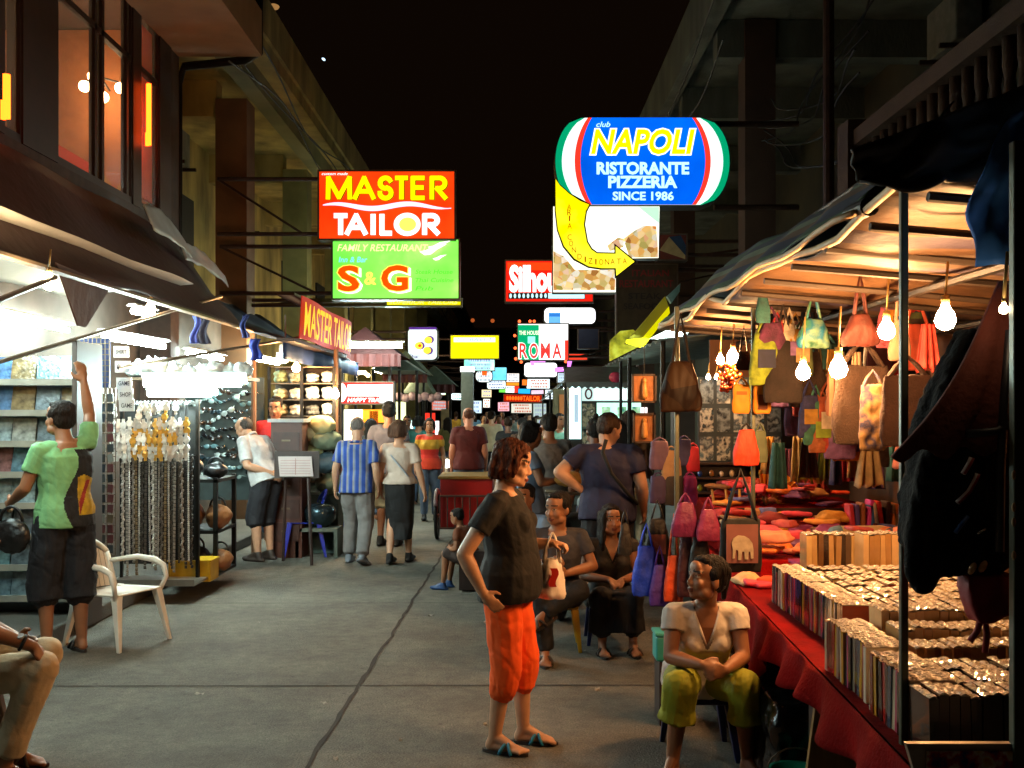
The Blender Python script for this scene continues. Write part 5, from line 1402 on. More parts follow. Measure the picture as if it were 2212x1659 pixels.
# --- food and souvenir stalls farther on
def stall(name, label, x0, x1, y0, y1, zc, body, roofm, panels, roofh=2.5):
    t = thing(name, label, 'stall', ((x0 + x1) / 2, y0, 0))
    q = lambda mb, n, m, **k: mb.build(n, m, t, world=True, **k)
    mb = MB(); mb.bx((x0, y0, 0), (x1, y1, zc)); q(mb, 'counter', body)
    for x_ in (x0 + .03, x1 - .03):
        for y_ in (y0 + .03, y1 - .03): mb = MB(); mb.bx((x_ - .025, y_ - .025, zc), (x_ + .025, y_ + .025, roofh)); q(mb, 'post', BLACKM)
    mb = MB(); xm = (x0 + x1) / 2
    mb.add([(x0 - .2, y0 - .3, roofh), (x1 + .2, y0 - .3, roofh), (x1 + .2, y1, roofh), (x0 - .2, y1, roofh), (xm, y0 - .1, roofh + .5), (xm, y1, roofh + .5)], [(0, 1, 4), (1, 2, 5, 4), (2, 3, 5), (3, 0, 4, 5)]); q(mb, 'roof', roofm)
    mb = MB(); mb.sheet(lambda a_, b_: V((x0 - .2 + (x1 - x0 + .4) * a_, y0 - .32 + .02 * math.sin(a_ * 40), roofh + .02 - .22 * b_)), 24, 2); q(mb, 'valance', M('red_valance', '#46100a', .7), solid=.006)
    for (a_, b_, c_, d_, m_) in panels:
        mb = MB(); mb.bx((a_, y0 - .03, b_), (c_, y0 - .005, d_)); q(mb, 'panel', m_)
    return t
a, b_ = at(724, 872, 18), at(849, 826, 18)
S_ = Sign('drinks_sign', 'lit red and white stall sign with a round blue and white emblem', 724, 827, 849, 871, 17.9, E('lit_stall_red', (.85, .02, .015), .9), cab=M('stall_back', '#4a4038'))
S_.rect(751, 831, 846, 856, E('lit_blush', (1, .86, .86), 1.35)); S_.rect(820, 830, 849, 871, E('lit_greywhite', (.6, .52, .55), .8))
S_.oval(736, 848, 14, 21, WTXT, 'emblem'); S_.poly([(734, 829), (726, 833), (722.5, 848), (726, 863), (734, 867)], E('lit_mid_blue', (.03, .2, .65), .9), 'emblem')
S_.text('HAPPY TRAT', 790, 864, 78, 9, WTXT, .03, .2)
stall('drink_stall', 'drink stall with yellow lit panels and red roof under the emblem sign', at(735, 900, 18).x, at(845, 900, 18).x, 18, 19.6, .95, M('counter_red', '#7a2018', .6), M('red_roof', '#380e0a', .7, var=.2), [(-2.95, .95, -2.62, 1.78, E('lit_warmwhite', (1, .95, .75), 1.1)), (-2.5, .95, -2.35, 1.75, M('counter_red', '#7a2018')), (-2.62, 1.55, -2.15, 1.78, E('lit_amber2', (1, .35, .02), .9)), (-2.52, 1.0, -2.36, 1.5, YEL_E), (-2.36, 1.0, -2.18, 1.5, E('lit_aqua3', (.5, .95, .85), .9))], 2.72)
stall('snack_stall', 'lit snack stall with pale blue and yellow panels past the drink stall', at(850, 900, 22).x, at(905, 900, 22).x, 22, 23.6, .95, M('counter_grey', '#4a5a5c', .6), M('grey_green_roof', '#4a5648', .7, var=.3), [(-2.5, 1.35, -2.28, 1.95, E('lit_lime_white', (.95, 1, .55), 1.1)), (-2.5, .95, -2.1, 1.3, E('lit_flag_white', (.8, 1, .97))), (-2.2, .95, -2.12, 1.55, E('lit_flag_white', (.8, 1, .97))), (-2.1, 1.0, -2.02, 1.6, E('lit_cyan_deep', (.05, .45, .6), .8))], 2.55)
stall('toy_stall', 'dim stall with red and pink goods near the far crowd', at(908, 900, 26).x, at(968, 900, 26).x, 26, 27.5, .95, M('counter_grey', '#4a5a5c'), M('grey_green_roof', '#4a5648'), [(-2.2, 1.2, -1.95, 1.7, E('lit_flag_red', (.95, .04, .02))), (-1.95, .95, -1.85, 1.5, E('lit_blush', (1, .86, .86))), (-1.8, 1.0, -1.6, 1.8, M('tan_board', '#8a7a58', .8))], 2.4)
# paper lanterns / round goods hanging along the snack stall
ro = MB().ell((0, 0, 0), .09, None, 12, 8).mesh('lantern', M('pale_pink_paper', '#c4a6b0', .6, var=.2), True)
for i in range(7):
    o = D.objects.new('paper_lantern', ro); COL.objects.link(o); o.location = at(862 + 14 * i, 856 + (i % 2) * 4, 21.6); tag(o, 'small round pale lantern in the row under the snack stall roof', 'lantern', 'round lanterns in a row')
# striped tent roofs
for (u0, v0, u1, v1, Y, m_, nm) in ((800, 765, 905, 800, 19.5, M('teal_roof', '#6f8a84', .6, var=.2), 'grey teal stall tent with a pointed ridge above the red roof'), (868, 795, 935, 850, 24, M('grey_green_roof', '#4a5648'), 'drab green stall tent past the teal one')):
    a, b_ = at(u0, v1, Y), at(u1, v0, Y)
    t = thing('tent_roof', nm, 'tent', (a.x, Y, 0)); xm = (a.x + b_.x) / 2
    mb = MB(); mb.add([(a.x, Y, a.z), (b_.x, Y, a.z), (b_.x, Y + 3, a.z), (a.x, Y + 3, a.z), (xm, Y + .4, b_.z), (xm, Y + 3, b_.z)], [(0, 1, 4), (1, 2, 5, 4), (2, 3, 5), (3, 0, 4, 5), (0, 3, 2, 1)]); mb.build('canvas', m_, t, world=True)
    for x_ in (a.x + .05, b_.x - .05): mb = MB(); mb.tube([(x_, Y + .05, 0), (x_, Y + .05, a.z)], .03, 6); mb.build('pole', BLACKM, t, world=True)
# phone booth like kiosk with a lamp in the far middle
t = thing('kiosk', 'narrow grey kiosk with a white lamp on top in the far street', 'kiosk', (at(1008, 860, 30).x, 30, 0)); a, b_ = at(996, 860, 30), at(1022, 803, 30)
mb = MB(); mb.bx((a.x, 30, 0), (b_.x, 30.5, b_.z)); mb.build('body', M('kiosk_grey', '#5c6c72', .5, var=.2), t, world=True)
mb = MB(); mb.bx((a.x - .02, 29.95, b_.z), (b_.x + .03, 30.4, b_.z + .15)); mb.build('lamp', E('lit_white', (1, 1, 1), 2.0), t, world=True)
# ------------------------------------------------------------------ bag and disc stall under the warm bulbs
TARPO = M('cream_tarp', '#b58a60', .65, var=.45, vscale=3.4, bump=.6, bscale=8, stripes=(1, 1.9, [(0, '#62482e'), (.22, '#4e3826'), (.26, '#6a4e34'), (.52, '#3c3448'), (.60, '#5c4430'), (.80, '#3c3448'), (.90, '#54402c')]))
PLASTIC = M('wrap_film', '#b8aea0', .1, var=.6, vscale=46, bump=1.0, bscale=55, coat=.9, spec=1)
REDC = M('red_cloth', '#740705', .95, var=.35, vscale=6, bump=.3, bscale=60, spec=.08)
BLACKF = M('black_fabric', '#0e0c0c', .8, var=.3)
def rz_tarp(x): return 2.47 - (x - 1.3) * .085
cp = thing('canopy', 'cream stall canopy with purple bands glowing from the bulbs below', 'canopy', (1.3, 3, 2.4))
mb = MB()
mb.sheet(lambda a, b_: V((1.3 + 2.2 * b_, 3.14 + 5.96 * a, rz_tarp(1.3 + 2.2 * b_) + .035 * math.sin(a * pi * 7) * (1 if True else 0) + wav(a, b_, .04, 6))), 56, 10)
mb.build('cloth', TARPO, cp, True, world=True, solid=.008)
mb = MB(); mb.tube([V((1.3, 3.15 + .31 * i, 2.465 + .02 * math.sin(i * 1.7) + .035 * math.sin((.01 + .31 * i) / 5.96 * pi * 7))) for i in range(20)], .017, 6); mb.build('hem', M('cream_hem', '#d8b890', .6, var=.1), cp, True, world=True)
for yy in [3.2 + .52 * i for i in range(11)]:
    mb = MB(); mb.tube([(1.3, yy, rz_tarp(1.3) - .05), (3.4, yy + .05 * math.sin(yy * 5), rz_tarp(3.4) - .05)], .017, 6); mb.build('batten', M('batten', '#2e2218', .7, 0), cp, world=True)
for x_ in (1.95, 2.7):
    mb = MB(); mb.tube([(x_, 3.15, rz_tarp(x_) - .09), (x_, 8.9, rz_tarp(x_) - .09)], .02, 6); mb.build('hanging_bar', BLACKM, cp, world=True)
for i, (u, Y, nm) in enumerate(((1952, 3.06, 'dark steel stall post in front of the wrapped discs'), (2197, 2.62, 'green-black steel post nearest the camera by the hanging jacket'), (1627, 6.4, 'thin stall post behind the yellow bags'), (1462, 6.75, 'brown post carrying the dark patchwork bag'))):
    x_ = (u - 1106) / F * Y; mb = MB(); r_ = (.0115, .015, .012, .015)[i]
    mb.box((0, 0, 1.22), (r_ * 2, r_ * 2, 2.44)); o = mb.build('stall_post', M('post_green', '#4a4e40', .4, .4, var=.3), None, loc=(x_, Y, .0), bevel=.004); tag(o, nm, 'post')
# striped roll-up awning and dark sheets above
ra = thing('striped_awning', 'rolled awning with green, navy and brown stripes above the canopy edge', 'awning', (1.3, 3.8, 2.5))
STRP = M('awning_stripes', '#ffffff', .8, var=.25, vscale=6, stripes=(2, .30, [(0, '#2f4a2a'), (.22, '#1c2238'), (.5, '#5a4026'), (.7, '#5d6650'), (.85, '#20242c')]))
mb = MB()
def fs(a, b_):
    y = 3.8 + 5.0 * a
    return V((1.28 + .36 * b_ + .02 * math.sin(a * 31), y, 2.50 + (.40 - .12 * a) * b_ - .06 * math.sin(pi * a * 2) * b_ + wav(a, b_, .035, 3)))
mb.sheet(fs, 44, 8); mb.build('cloth', STRP, ra, True, world=True, solid=.008)
mb = MB(); mb.tube([(1.31, 3.75, 2.50), (1.31, 3.95, 2.51)], .036, 14); mb.build('roller', BLACKM, ra, world=True)
mb = MB(); mb.tube([V((1.27, 3.8 + .25 * i, 2.485 + .015 * math.sin(i * 1.3))) for i in range(21)], .014, 6); mb.build('piping', M('cream_hem', '#d8b890'), ra, True, world=True)
dk = thing('awning', 'dark sagging upper awning running under the balusters', 'awning', (2, 3, 3))
mb = MB(); mb.sheet(lambda a, b_: V((1.72 + 1.6 * b_, 3.9 + 6.6 * a, 2.86 - .08 * a + .42 * b_ - .1 * math.sin(pi * b_) + wav(a, b_, .05, 12))), 30, 8); mb.build('cloth', M('dark_tarp', '#1d1611', .8, var=.3, vscale=3), dk, True, world=True, solid=.01)
mb = MB(); mb.tube([(1.72, 3.9, 2.87), (1.72, 10.5, 2.79)], .03, 6); mb.build('edge_pole', RUST, dk, world=True)
for i, (nm, Y, m_, le, ri, top, bot) in enumerate((
        ('dark rolled sheet slung across the corner of the stall roof', 2.95, M('dark_tarp', '#1d1611'), lambda b_: 1838 + 40 * b_ * b_, lambda b_: 2240, lambda a: 325 - 150 * a, lambda a: 398 + 30 * math.sin(pi * min(1, a * 2.2)) - 20 * a),
        ('blue tarpaulin corner hanging over the stall post', 2.8, M('blue_sheet', '#3f84e8', .6, var=.3, vscale=3, bump=.4, bscale=8), lambda b_: 2185 - 210 * b_ + 130 * b_ * b_, lambda b_: 2330, lambda a: 250 - 70 * a, lambda a: 576 - 10 * a + 3 * math.sin(a * 5)))):
    mb = MB()
    def ft(a, b_):
        u = le(b_) + (ri(b_) - le(b_)) * a; v = top(a) + (bot(a) - top(a)) * b_
        return at(u, v, Y) + V((0, .035 * math.sin(a * 9 + 3 * b_ + 2 * nz(V((a * 4, b_ * 3, i)), 1)) * (.3 + b_) + .05 * nz(V((a * 3, b_ * 3, 7 + i)), 1.4), 0))
    mb.sheet(ft, 44, 22)
    o = mb.build('tarpaulin', m_, None, True, world=True, loc=at(1840 + 300 * i, 300, Y), solid=.010); tag(o, nm, 'tarpaulin')
# yellow lit roofs beyond the stall
t = thing('lit_fascia', 'yellow and green lit slanting fascia boards at the far end of the stall roof', 'sign', (1.6, 11, 2.4))
for pts, Y, m_, n_ in (([(1350, 742), (1395, 690), (1437, 640), (1447, 672), (1412, 722), (1388, 750)], 12.0, E('lit_yellow_fascia', (.40, .33, .02), .14), 'board'), ([(1318, 735), (1340, 715), (1368, 712), (1392, 730), (1388, 745), (1318, 780)], 13.0, Enoise('lit_lime', [(.05, .06, .01), (.55, .5, .02), (.8, .8, .1)], .3, 6), 'board'), ([(1441, 640), (1460, 622), (1470, 612), (1468, 630), (1450, 655)], 11.8, M('teal_roof', '#6f8a84'), 'end_cap')):
    P_ = [at(u, v, Y) for u, v in pts]; mb = MB(); mb.prism([(p.x, p.z) for p in P_], (0, Y, 0), (1, 0, 0), (0, 0, 1), (0, .1, 0)); mb.build(n_, m_, t, world=True)
mb = MB(); P_ = [at(u, v, 11.95) for u, v in ((1352, 742), (1388, 752), (1447, 676), (1445, 662), (1388, 730), (1353, 734))]; mb.prism([(p.x, p.z) for p in P_], (0, 11.95, 0), (1, 0, 0), (0, 0, 1), (0, .02, 0)); mb.build('lit_edge', E('lit_yellow_line', (.9, .8, 0), .6), t, world=True)
mb = MB(); mb.tube([at(1340, 716, 13.05), at(1341, 770, 13.05), V((at(1341, 770, 13.05).x, 13.05, 0))], .02, 6); mb.build('post', BLACKM, t, world=True)
t = thing('corrugated_roof', 'grey corrugated stall roof between the kiosk and the warm canopy', 'roof', (1.6, 10, 2.3))
mb = MB(); mb.sheet(lambda a, b_: V((1.35 + 1.9 * b_, 9.3 + 6 * a, 2.40 + .18 * b_ + .018 * math.sin(a * 90))), 90, 4); mb.build('sheet', M('zinc', '#7c8a86', .45, .5, var=.25), t, True, world=True, solid=.006)
for y_ in (9.5, 12.2, 15.2): mb = MB(); mb.tube([(1.4, y_, 0), (1.4, y_, 2.4)], .025, 6); mb.build('post', BLACKM, t, world=True)
# stall back and end walls
t = thing('back_panel', 'brown board walls closing the back of the bag stall', 'panel', (3.0, 6, .12))
mb = MB(); mb.bx((2.98, 2.4, .12), (3.03, 9.1, 2.3)); mb.bx((1.75, 9.05, .12), (2.98, 9.1, 2.38)); mb.build('panel', M('brown_board', '#5a3a24', .8, var=.3, vscale=3), t, world=True)
# ---- table with red cloth
tb = thing('market_table', 'long stall table of dark boards on trestle legs under the red cloth', 'table', (1.9, 5.4, 0))
mb = MB(); mb.bx((1.46, 2.75, .70), (2.6, 8.5, .74)); mb.add([(1.13, 2.75, .70), (1.459, 2.75, .70), (1.459, 8.5, .70), (1.45, 8.5, .70), (1.13, 2.75, .74), (1.459, 2.75, .74), (1.459, 8.5, .74), (1.45, 8.5, .74)], [(0, 1, 2, 3), (4, 5, 6, 7), (0, 1, 5, 4), (1, 2, 6, 5), (2, 3, 7, 6), (3, 0, 4, 7)]); mb.build('top', DARKW, tb, world=True)
for yy in (2.9, 4.2, 5.6, 7.0, 8.3):
    for x_ in (1.19 + .055 * (yy - 3), 2.5): mb = MB(); mb.bx((x_ - .03, yy - .03, 0), (x_ + .03, yy + .03, .70)); mb.build('leg', DARKW, tb, world=True)
for z0, y0, y1, x0 in ((.89, 5.95, 7.6, 1.46), (1.04, 7.6, 8.5, 1.50)):
    mb = MB(); mb.bx((x0, y0, z0 - .12), (2.7, y1, z0 - .01)); mb.build('riser', DARKW, tb, world=True)
tcl = thing('table_cloth', 'red cloth covering the stall table and hanging over its street edge', 'tablecloth', (1.2, 5.4, .75))
mb = MB(); mb.sheet(lambda a, b_: V((1.13 + .055 * (5.75 * a - .25) + .42 * b_, 2.75 + 5.75 * a, .755 + .006 * nz(V((a * 30, b_ * 9, 1)), 1))), 60, 5); mb.build('top_fold', REDC, tcl, True, world=True)
def fdrop(a, b_):
    drop = .17 + .10 * nz(V((a * 11, 0, 5)), 1) + (.16 if .36 < a < .5 else 0) * math.sin((a - .36) / .14 * pi)
    return V((1.128 + .055 * (5.75 * a - .25) - .035 * b_ * (1 + math.sin(a * 95 + 2 * nz(V((a * 8, 0, 0)), 1))) - .01, 2.75 + 5.75 * a, .757 - drop * b_))
mb = MB(); mb.sheet(fdrop, 150, 6); mb.build('hanging_edge', REDC, tcl, True, world=True, solid=.004)
mb = MB(); mb.bx((1.44, 5.93, .768), (2.72, 7.62, .885)); mb.bx((1.48, 7.62, .768), (2.72, 8.52, 1.035)); mb.build('riser_cover', REDC, tcl, world=True, bevel=.01)
# ---- wrapped discs standing in rows
SPINES = ['#6b4a2c', '#2a1a14', '#8a6238', '#b08a58', '#3a2418', '#a07a4c', '#1a1412', '#c2a06a', '#7a2a1c', '#94703f', '#544030', '#d0b282']
SP = M('disc_spine', '#ffffff', .2, var=.25, vscale=12, coat=.6, ramp=SPINES)
SPD = M('disc_spine_dark', '#ffffff', .2, var=.3, vscale=12, coat=.5, ramp=['#15100e', '#1e1612', '#241a14', '#120e10', '#2c1c14', '#1a1418', '#341a14', '#0f0d0c'])
SPL = M('disc_spine_light', '#ffffff', .2, var=.2, vscale=12, coat=.5, ramp=['#b58a58', '#c09a68', '#a67c4c', '#b89064', '#9c7444', '#c8a474'])
SPB = M('disc_spine_bright', '#ffffff', .2, var=.2, vscale=10, coat=.6, ramp=['#15100e', '#c08a2a', '#221814', '#c9b89a', '#a8405a', '#b7a48c', '#7c2d22', '#d0c2a8', '#1a1618', '#8a7a6a', '#a01c18', '#3a4a5a'])
def case_mesh(spine):
    mb = MB(); w, d, h = .024, .135, .19
    mb.box((0, 0, h / 2), (w, d, h))
    mb.cur = 1
    # crumpled film standing proud of the upper edge
    mb.sheet(lambda a, b_: V(((a - .5) * w * 1.06, (b_ - .5) * d * 1.03, h + .003 + .010 * math.sin(pi * a) * (.6 + .4 * math.sin(b_ * 17 + spine.__hash__() % 7)))), 4, 10)
    return mb.mesh('disc_case', [spine, PLASTIC])
CM = {k: case_mesh(m_) for k, m_ in (('m', SP), ('d', SPD), ('l', SPL), ('b', SPB))}
ndisc = 0
def row_x(x0, x1, y, z, kind, label, step=.030, lean=0):
    global ndisc
    x = x0
    while x < x1:
        o = D.objects.new('disc_case', CM[kind]); COL.objects.link(o); o.location = (x + .013, y + R.uniform(-.006, .006), z + .002); o.rotation_euler = (lean + R.uniform(-.02, .02), R.uniform(-.03, .03), R.uniform(-.02, .02)); o.scale = (step / .0255, 1, R.uniform(.96, 1.03))
        tag(o, label, 'disc case', label.split(' in the ')[-1]); x += step * R.uniform(.97, 1.05); ndisc += 1
def row_y(x, y0, y1, z, kind, label, step=.0255):
    global ndisc
    y = y0
    while y < y1:
        o = D.objects.new('disc_case', CM[kind]); COL.objects.link(o); o.location = (x + R.uniform(-.004, .004), y + .013, z + .002); o.rotation_euler = (R.uniform(-.02, .02), R.uniform(-.02, .02), -pi / 2 + R.uniform(-.02, .02)); o.scale = (1, 1, R.uniform(.97, 1.02))
        tag(o, label, 'disc case', label.split(' in the ')[-1]); y += step * R.uniform(.98, 1.05); ndisc += 1
T0 = .745
for k in range(3): row_x(1.18 if k == 0 else 1.33, 1.62, 2.96 + .15 * k, T0 + .004, 'd', 'film wrapped disc with a dark spine in the block nearest the camera')
row_y(1.25, 3.04, 3.40, T0 + .012, 'b', 'film wrapped disc facing the street in the block nearest the camera')
for k in range(3): row_x(1.37, 2.02, 3.53 + .16 * k, T0 + .012 + .03 * k, 'l', 'film wrapped disc with a tan spine in the middle stepped block')
row_y(1.27, 3.47, 3.92, T0 + .012, 'b', 'film wrapped disc facing the street in the middle stepped block')
for k in range(7): row_x(1.52, 2.22, 4.28 + .155 * k, T0 + .012, 'd' if k == 0 else 'm', 'film wrapped disc in the wide block behind the stepped one', .041)
row_y(1.42, 4.20, 5.32, T0 + .012, 'b', 'film wrapped disc facing the street in the wide block behind the stepped one', .027)
row_x(1.85, 2.35, 5.46, T0 + .16, 'l', 'film wrapped disc with a tan spine in the raised rear block')
row_x(1.60, 1.85, 5.62, T0 + .14, 'm', 'film wrapped disc lying back in the raised rear block')
t = thing('display_box', 'low box lifting the rear disc rows on the table', 'box', (2, 5.5, T0)); mb = MB(); mb.bx((1.55, 5.385, T0 + .012), (2.4, 5.70, T0 + .14)); mb.build('box', DARKW, t, world=True)
# poster tray under the post, board, bucket and bundle below the table
t = thing('picture_tray', 'tray of bright red and blue prints leaning below the nearest discs', 'tray', (1.35, 2.66, .45)); a, b_ = at(1990, 1700, 2.6), at(2240, 1612, 2.6)
mb = MB(); mb.prism([(a.x, a.z), (b_.x + .1, a.z), (b_.x + .1, b_.z), (a.x - .03, b_.z)], (0, 2.62, 0), (1, 0, 0), (0, 0, 1), (0, .02, 0)); mb.build('frame', M('tray_metal', '#9a948c'), t, world=True)
mb = MB(); mb.bx((a.x + .02, 2.612, a.z), (b_.x, 2.618, b_.z - .018)); mb.build('print', Enoise('bright_print', ['#0d1a50', '#a01820', '#c8a060', '#d0c8c0', '#b02030', '#204080', '#2a0c0c'], 0, 16), t, world=True)
t = thing('plank_board', 'tan board propped under the table behind the teal bucket', 'board', (1.2, 3.55, 0)); mb = MB(); mb.prism([(-.13, 0), (.16, 0), (.16, .62), (-.02, .66)], (0, 0, 0), (1, 0, 0), (0, .12, 1), (0, .025, 0)); mb.build('board', M('tan_plank', '#8a6a3c', .7, var=.2, stretch=(6, 1, 1)), t)
t.location = (at(1790, 1600, 3.9).x, 3.9, 0)
mb = MB(); mb.loft([[(q * math.cos(2 * pi * k / 20), q * math.sin(2 * pi * k / 20), z) for k in range(20)] for q, z in ((.085, 0), (.11, .2), (.125, .2), (.125, .225), (.105, .225), (.075, .02))])
t = thing('bucket', 'teal plastic bucket on the ground under the table edge', 'bucket', (at(1722, 1640, 4.35).x, 4.35, 0)); mb.build('tub', M('teal_plastic', '#0d7a5c', .4, var=.1), t, True); mb = MB(); mb.tube([(.12 * math.cos(a_), .03, .21 + .10 * math.sin(a_)) for a_ in [pi * i / 10 for i in range(11)]], .004, 5); mb.build('handle', STEEL, t, True)
t = thing('storage_box', 'small aqua plastic box on a dark crate behind the seated woman in white', 'box', (at(1445, 1420, 5.7).x, 5.75, .36)); mb = MB(); mb.box((0, 0, .07), (.15, .16, .14)); mb.build('box', M('aqua_plastic', '#3aa09c', .4, var=.1), t, bevel=.012); mb = MB(); mb.box((0, 0, .15), (.16, .17, .02)); mb.build('lid', M('aqua_plastic', '#3aa09c'), t, bevel=.006)
t = thing('crate', 'dark crate holding the small aqua box', 'crate', (at(1462, 1420, 5.7).x, 5.78, 0)); mb = MB(); mb.box((0, 0, .18), (.2, .2, .358)); mb.build('crate', DARKW, t, bevel=.006)
t = thing('wrapped_bundle', 'bundle wrapped in shiny black plastic under the red cloth', 'bundle', (1.32, 4.72, 0)); mb = MB(); mb.box((0, 0, .23), (.32, .5, .46)); remesh(mb, 'body', M('black_plastic', '#0c0c0d', .18, var=.1, bump=.5, bscale=14), .02, t, 2, lambda p: .03 * nz(p, 7) + .012 * nz(p, 18))
t = thing('wrapped_bundle', 'second black bundle farther under the table', 'bundle', (1.35, 5.9, 0)); mb = MB(); mb.box((0, 0, .22), (.34, .6, .44)); remesh(mb, 'body', M('black_plastic', '#0c0c0d'), .025, t, 2, lambda p: .03 * nz(p, 6))

# ---- bags
def tote(label, u, v0, vb, v1, w, Y, mat, strap=None, wt=.6, th=.35, kind='bag', seed=0, patch=None, hook=True, grp='bags hung in the stall'):
    """shoulder bag: straps run from the hook at v0 to the mouth at vb; the body ends at v1"""
    k = Y / F
    top = at(u, v0, Y)
    t = thing('shoulder_bag', label, kind, top, 0, grp)
    hb, h1, W = (vb - v0) * k, (v1 - v0) * k, w * k
    mb = MB(); rings = []
    n = 9
    for i in range(n):
        f = i / (n - 1)
        ww = W * (wt + (1 - wt) * min(1, f * 1.5)) * (1 if f < .9 else .93) / 2
        tt = W * th / 2 * (.35 + .65 * math.sin(pi * min(.97, .15 + f * .8)))
        z = -(hb + (h1 - hb) * f)
        rings.append([(math.copysign(abs(math.cos(a_)) ** .6, math.cos(a_)) * ww, math.copysign(abs(math.sin(a_)) ** .7, math.sin(a_)) * tt, z) for a_ in [2 * pi * q / 20 for q in range(20)]])
    mb.loft(rings)
    remesh(mb, 'body', mat, max(.008, W / 26), t, 2, lambda p: W * (.03 * nz(p + V((seed, 0, 0)), 3.2 / W) + .022 * nz(V((p.x, p.y, p.z * .3)) + V((seed, 0, 0)), 8 / W)))
    mb = MB(); xs = W * wt / 2 * .8
    for yy in (-W * .05, W * .05): mb.tube([(-xs, yy, -hb - .01), (-xs * .55, yy, -hb * .5), (0, yy * .3, 0), (xs * .55, yy, -hb * .5), (xs, yy, -hb - .01)], max(.006, W * .035), 6)
    mb.build('strap', strap or mat, t, True)
    if patch:
        pw, ph, pm, pc = patch
        zc = -(hb + (h1 - hb) * pc)
        mb = MB(); mb.bx((-W * pw / 2, -W * th / 2 - .006, zc - (h1 - hb) * ph / 2), (W * pw / 2, -W * th / 2 - .001, zc + (h1 - hb) * ph / 2)); mb.build('patch', pm, t)
    return t
PATCH = M('patchwork', '#ffffff', .8, var=.3, ramp=['#3a2418', '#2c1c14'], vscale=6)
HEMP = M('brown_hemp', '#2e1c10', .9, var=.3, vscale=14, bump=.5, bscale=90)
DKB = M('dark_weave', '#1c120e', .9, var=.4, vscale=10, bump=.4, bscale=60)
tote('long dark patchwork shoulder bag hung at the corner post', 1470, 678, 780, 890, 92, 6.6, Enoise('patch_cloth', ['#0a0605', '#24130a', '#0e0907', '#38200f', '#150c08', '#3a2818'], 0, 7, True), DKB, .5, .3, seed=1, hook=False)
tote('tall dark brown bag on a long strap in the stall middle', 1692, 655, 735, 870, 86, 6.2, DKB, None, .45, .35, seed=2)
tote('brown bag hung just behind the tall dark one', 1745, 585, 760, 880, 90, 6.6, HEMP, DKB, .5, .35, seed=3)
tote('round bag with green and blue swirls under the canopy', 1757, 630, 690, 752, 72, 5.9, Enoise('swirl_cloth', ['#1c4a3a', '#6a8a70', '#1a5a7a', '#3a6a4a', '#9a9a70'], 0, 8), None, .55, .5, seed=4)
tote('red brown bag with little mirror discs near the canopy', 1858, 590, 680, 748, 84, 5.4, M('mirror_cloth', '#4a1a12', .7, var=.4, vscale=14, bump=.2), None, .4, .5, seed=5)
tote('grey brown bag hanging behind the bright bulb', 1943, 600, 690, 780, 50, 5.2, M('taupe_cloth', '#5a4434', .85, var=.3), None, .4, .4, seed=6)
tote('purple printed bag hung deep in the stall', 1652, 690, 760, 850, 54, 7.8, M('purple_cloth', '#5a3a6a', .8, var=.35, vscale=8), None, .6, .35, seed=7)
tote('small dark bag on a hooked strap behind the bulb cluster', 1607, 705, 760, 800, 36, 7.4, DKB, None, .6, .4, seed=8)
for i, (u, v0, vb, v1, w, Y, m_, nm) in enumerate(((1862, 735, 790, 960, 130, 5.5, HEMP, 'wide coarse brown sack bag lit by the middle bulbs'), (1960, 770, 810, 965, 120, 4.7, M('umber_cloth', '#341c12', .9, var=.3, vscale=6, bump=.4), 'broad umber bag below the highest bulb'), (1885, 800, 830, 975, 60, 5.0, Enoise('spot_cloth', ['#5a4428', '#7a6040', '#2c2c44', '#6a5234'], 0, 12), 'pale printed bag panel between the brown sacks'), (1808, 760, 800, 900, 50, 6.0, M('cream_stripe', '#a88a68', .8, var=.2, stripes=(0, .05, [(0, '#8a7458'), (.5, '#5a3424')])), 'cream striped cloth bag hung below the twin bulbs'), (1765, 800, 830, 905, 70, 7.0, M('olive_cloth', '#5a4a20', .8, var=.3), 'olive bag behind the small bulb'), (1735, 835, 850, 900, 46, 7.4, M('maroon_cloth', '#6a1c1c', .8, var=.3), 'maroon pouch under the small bulb'), (1980, 640, 700, 800, 70, 5.8, M('rust_print', '#8a3018', .8, var=.4, vscale=9), 'rust printed bag hung against the back wall'), (1900, 700, 740, 830, 60, 7.2, M('wine_cloth', '#4a1a22', .8, var=.3), 'wine red bag high on the back wall'))):
    tote(nm, u, v0, vb, v1, w, Y, m_, None, .85, .3, seed=20 + i)
CLUT = [('rust', '#7a3418'), ('ochre', '#8a6420'), ('teal', '#1c4a4a'), ('plum', '#4a1c3a'), ('cream', '#a08a64'), ('chocolate', '#2c1810'), ('brick', '#8a2c1c'), ('moss', '#3c4420'), ('indigo', '#24264e'), ('crimson', '#8a1424'), ('sand', '#8a7048'), ('black', '#100e0e'), ('lilac', '#6a4a78'), ('amber', '#a86a14'), ('sea green', '#2a5a4a'), ('coffee', '#4a2e1c'), ('scarlet', '#a81c14'), ('grey', '#4a4644'), ('pink', '#a04a5a'), ('violet', '#3a2464'), ('copper', '#7a4424'), ('white', '#a89c8c'), ('navy', '#161a34'), ('lime', '#6a7a1c'), ('mauve', '#5a3a50'), ('bronze', '#6a4a1c')]
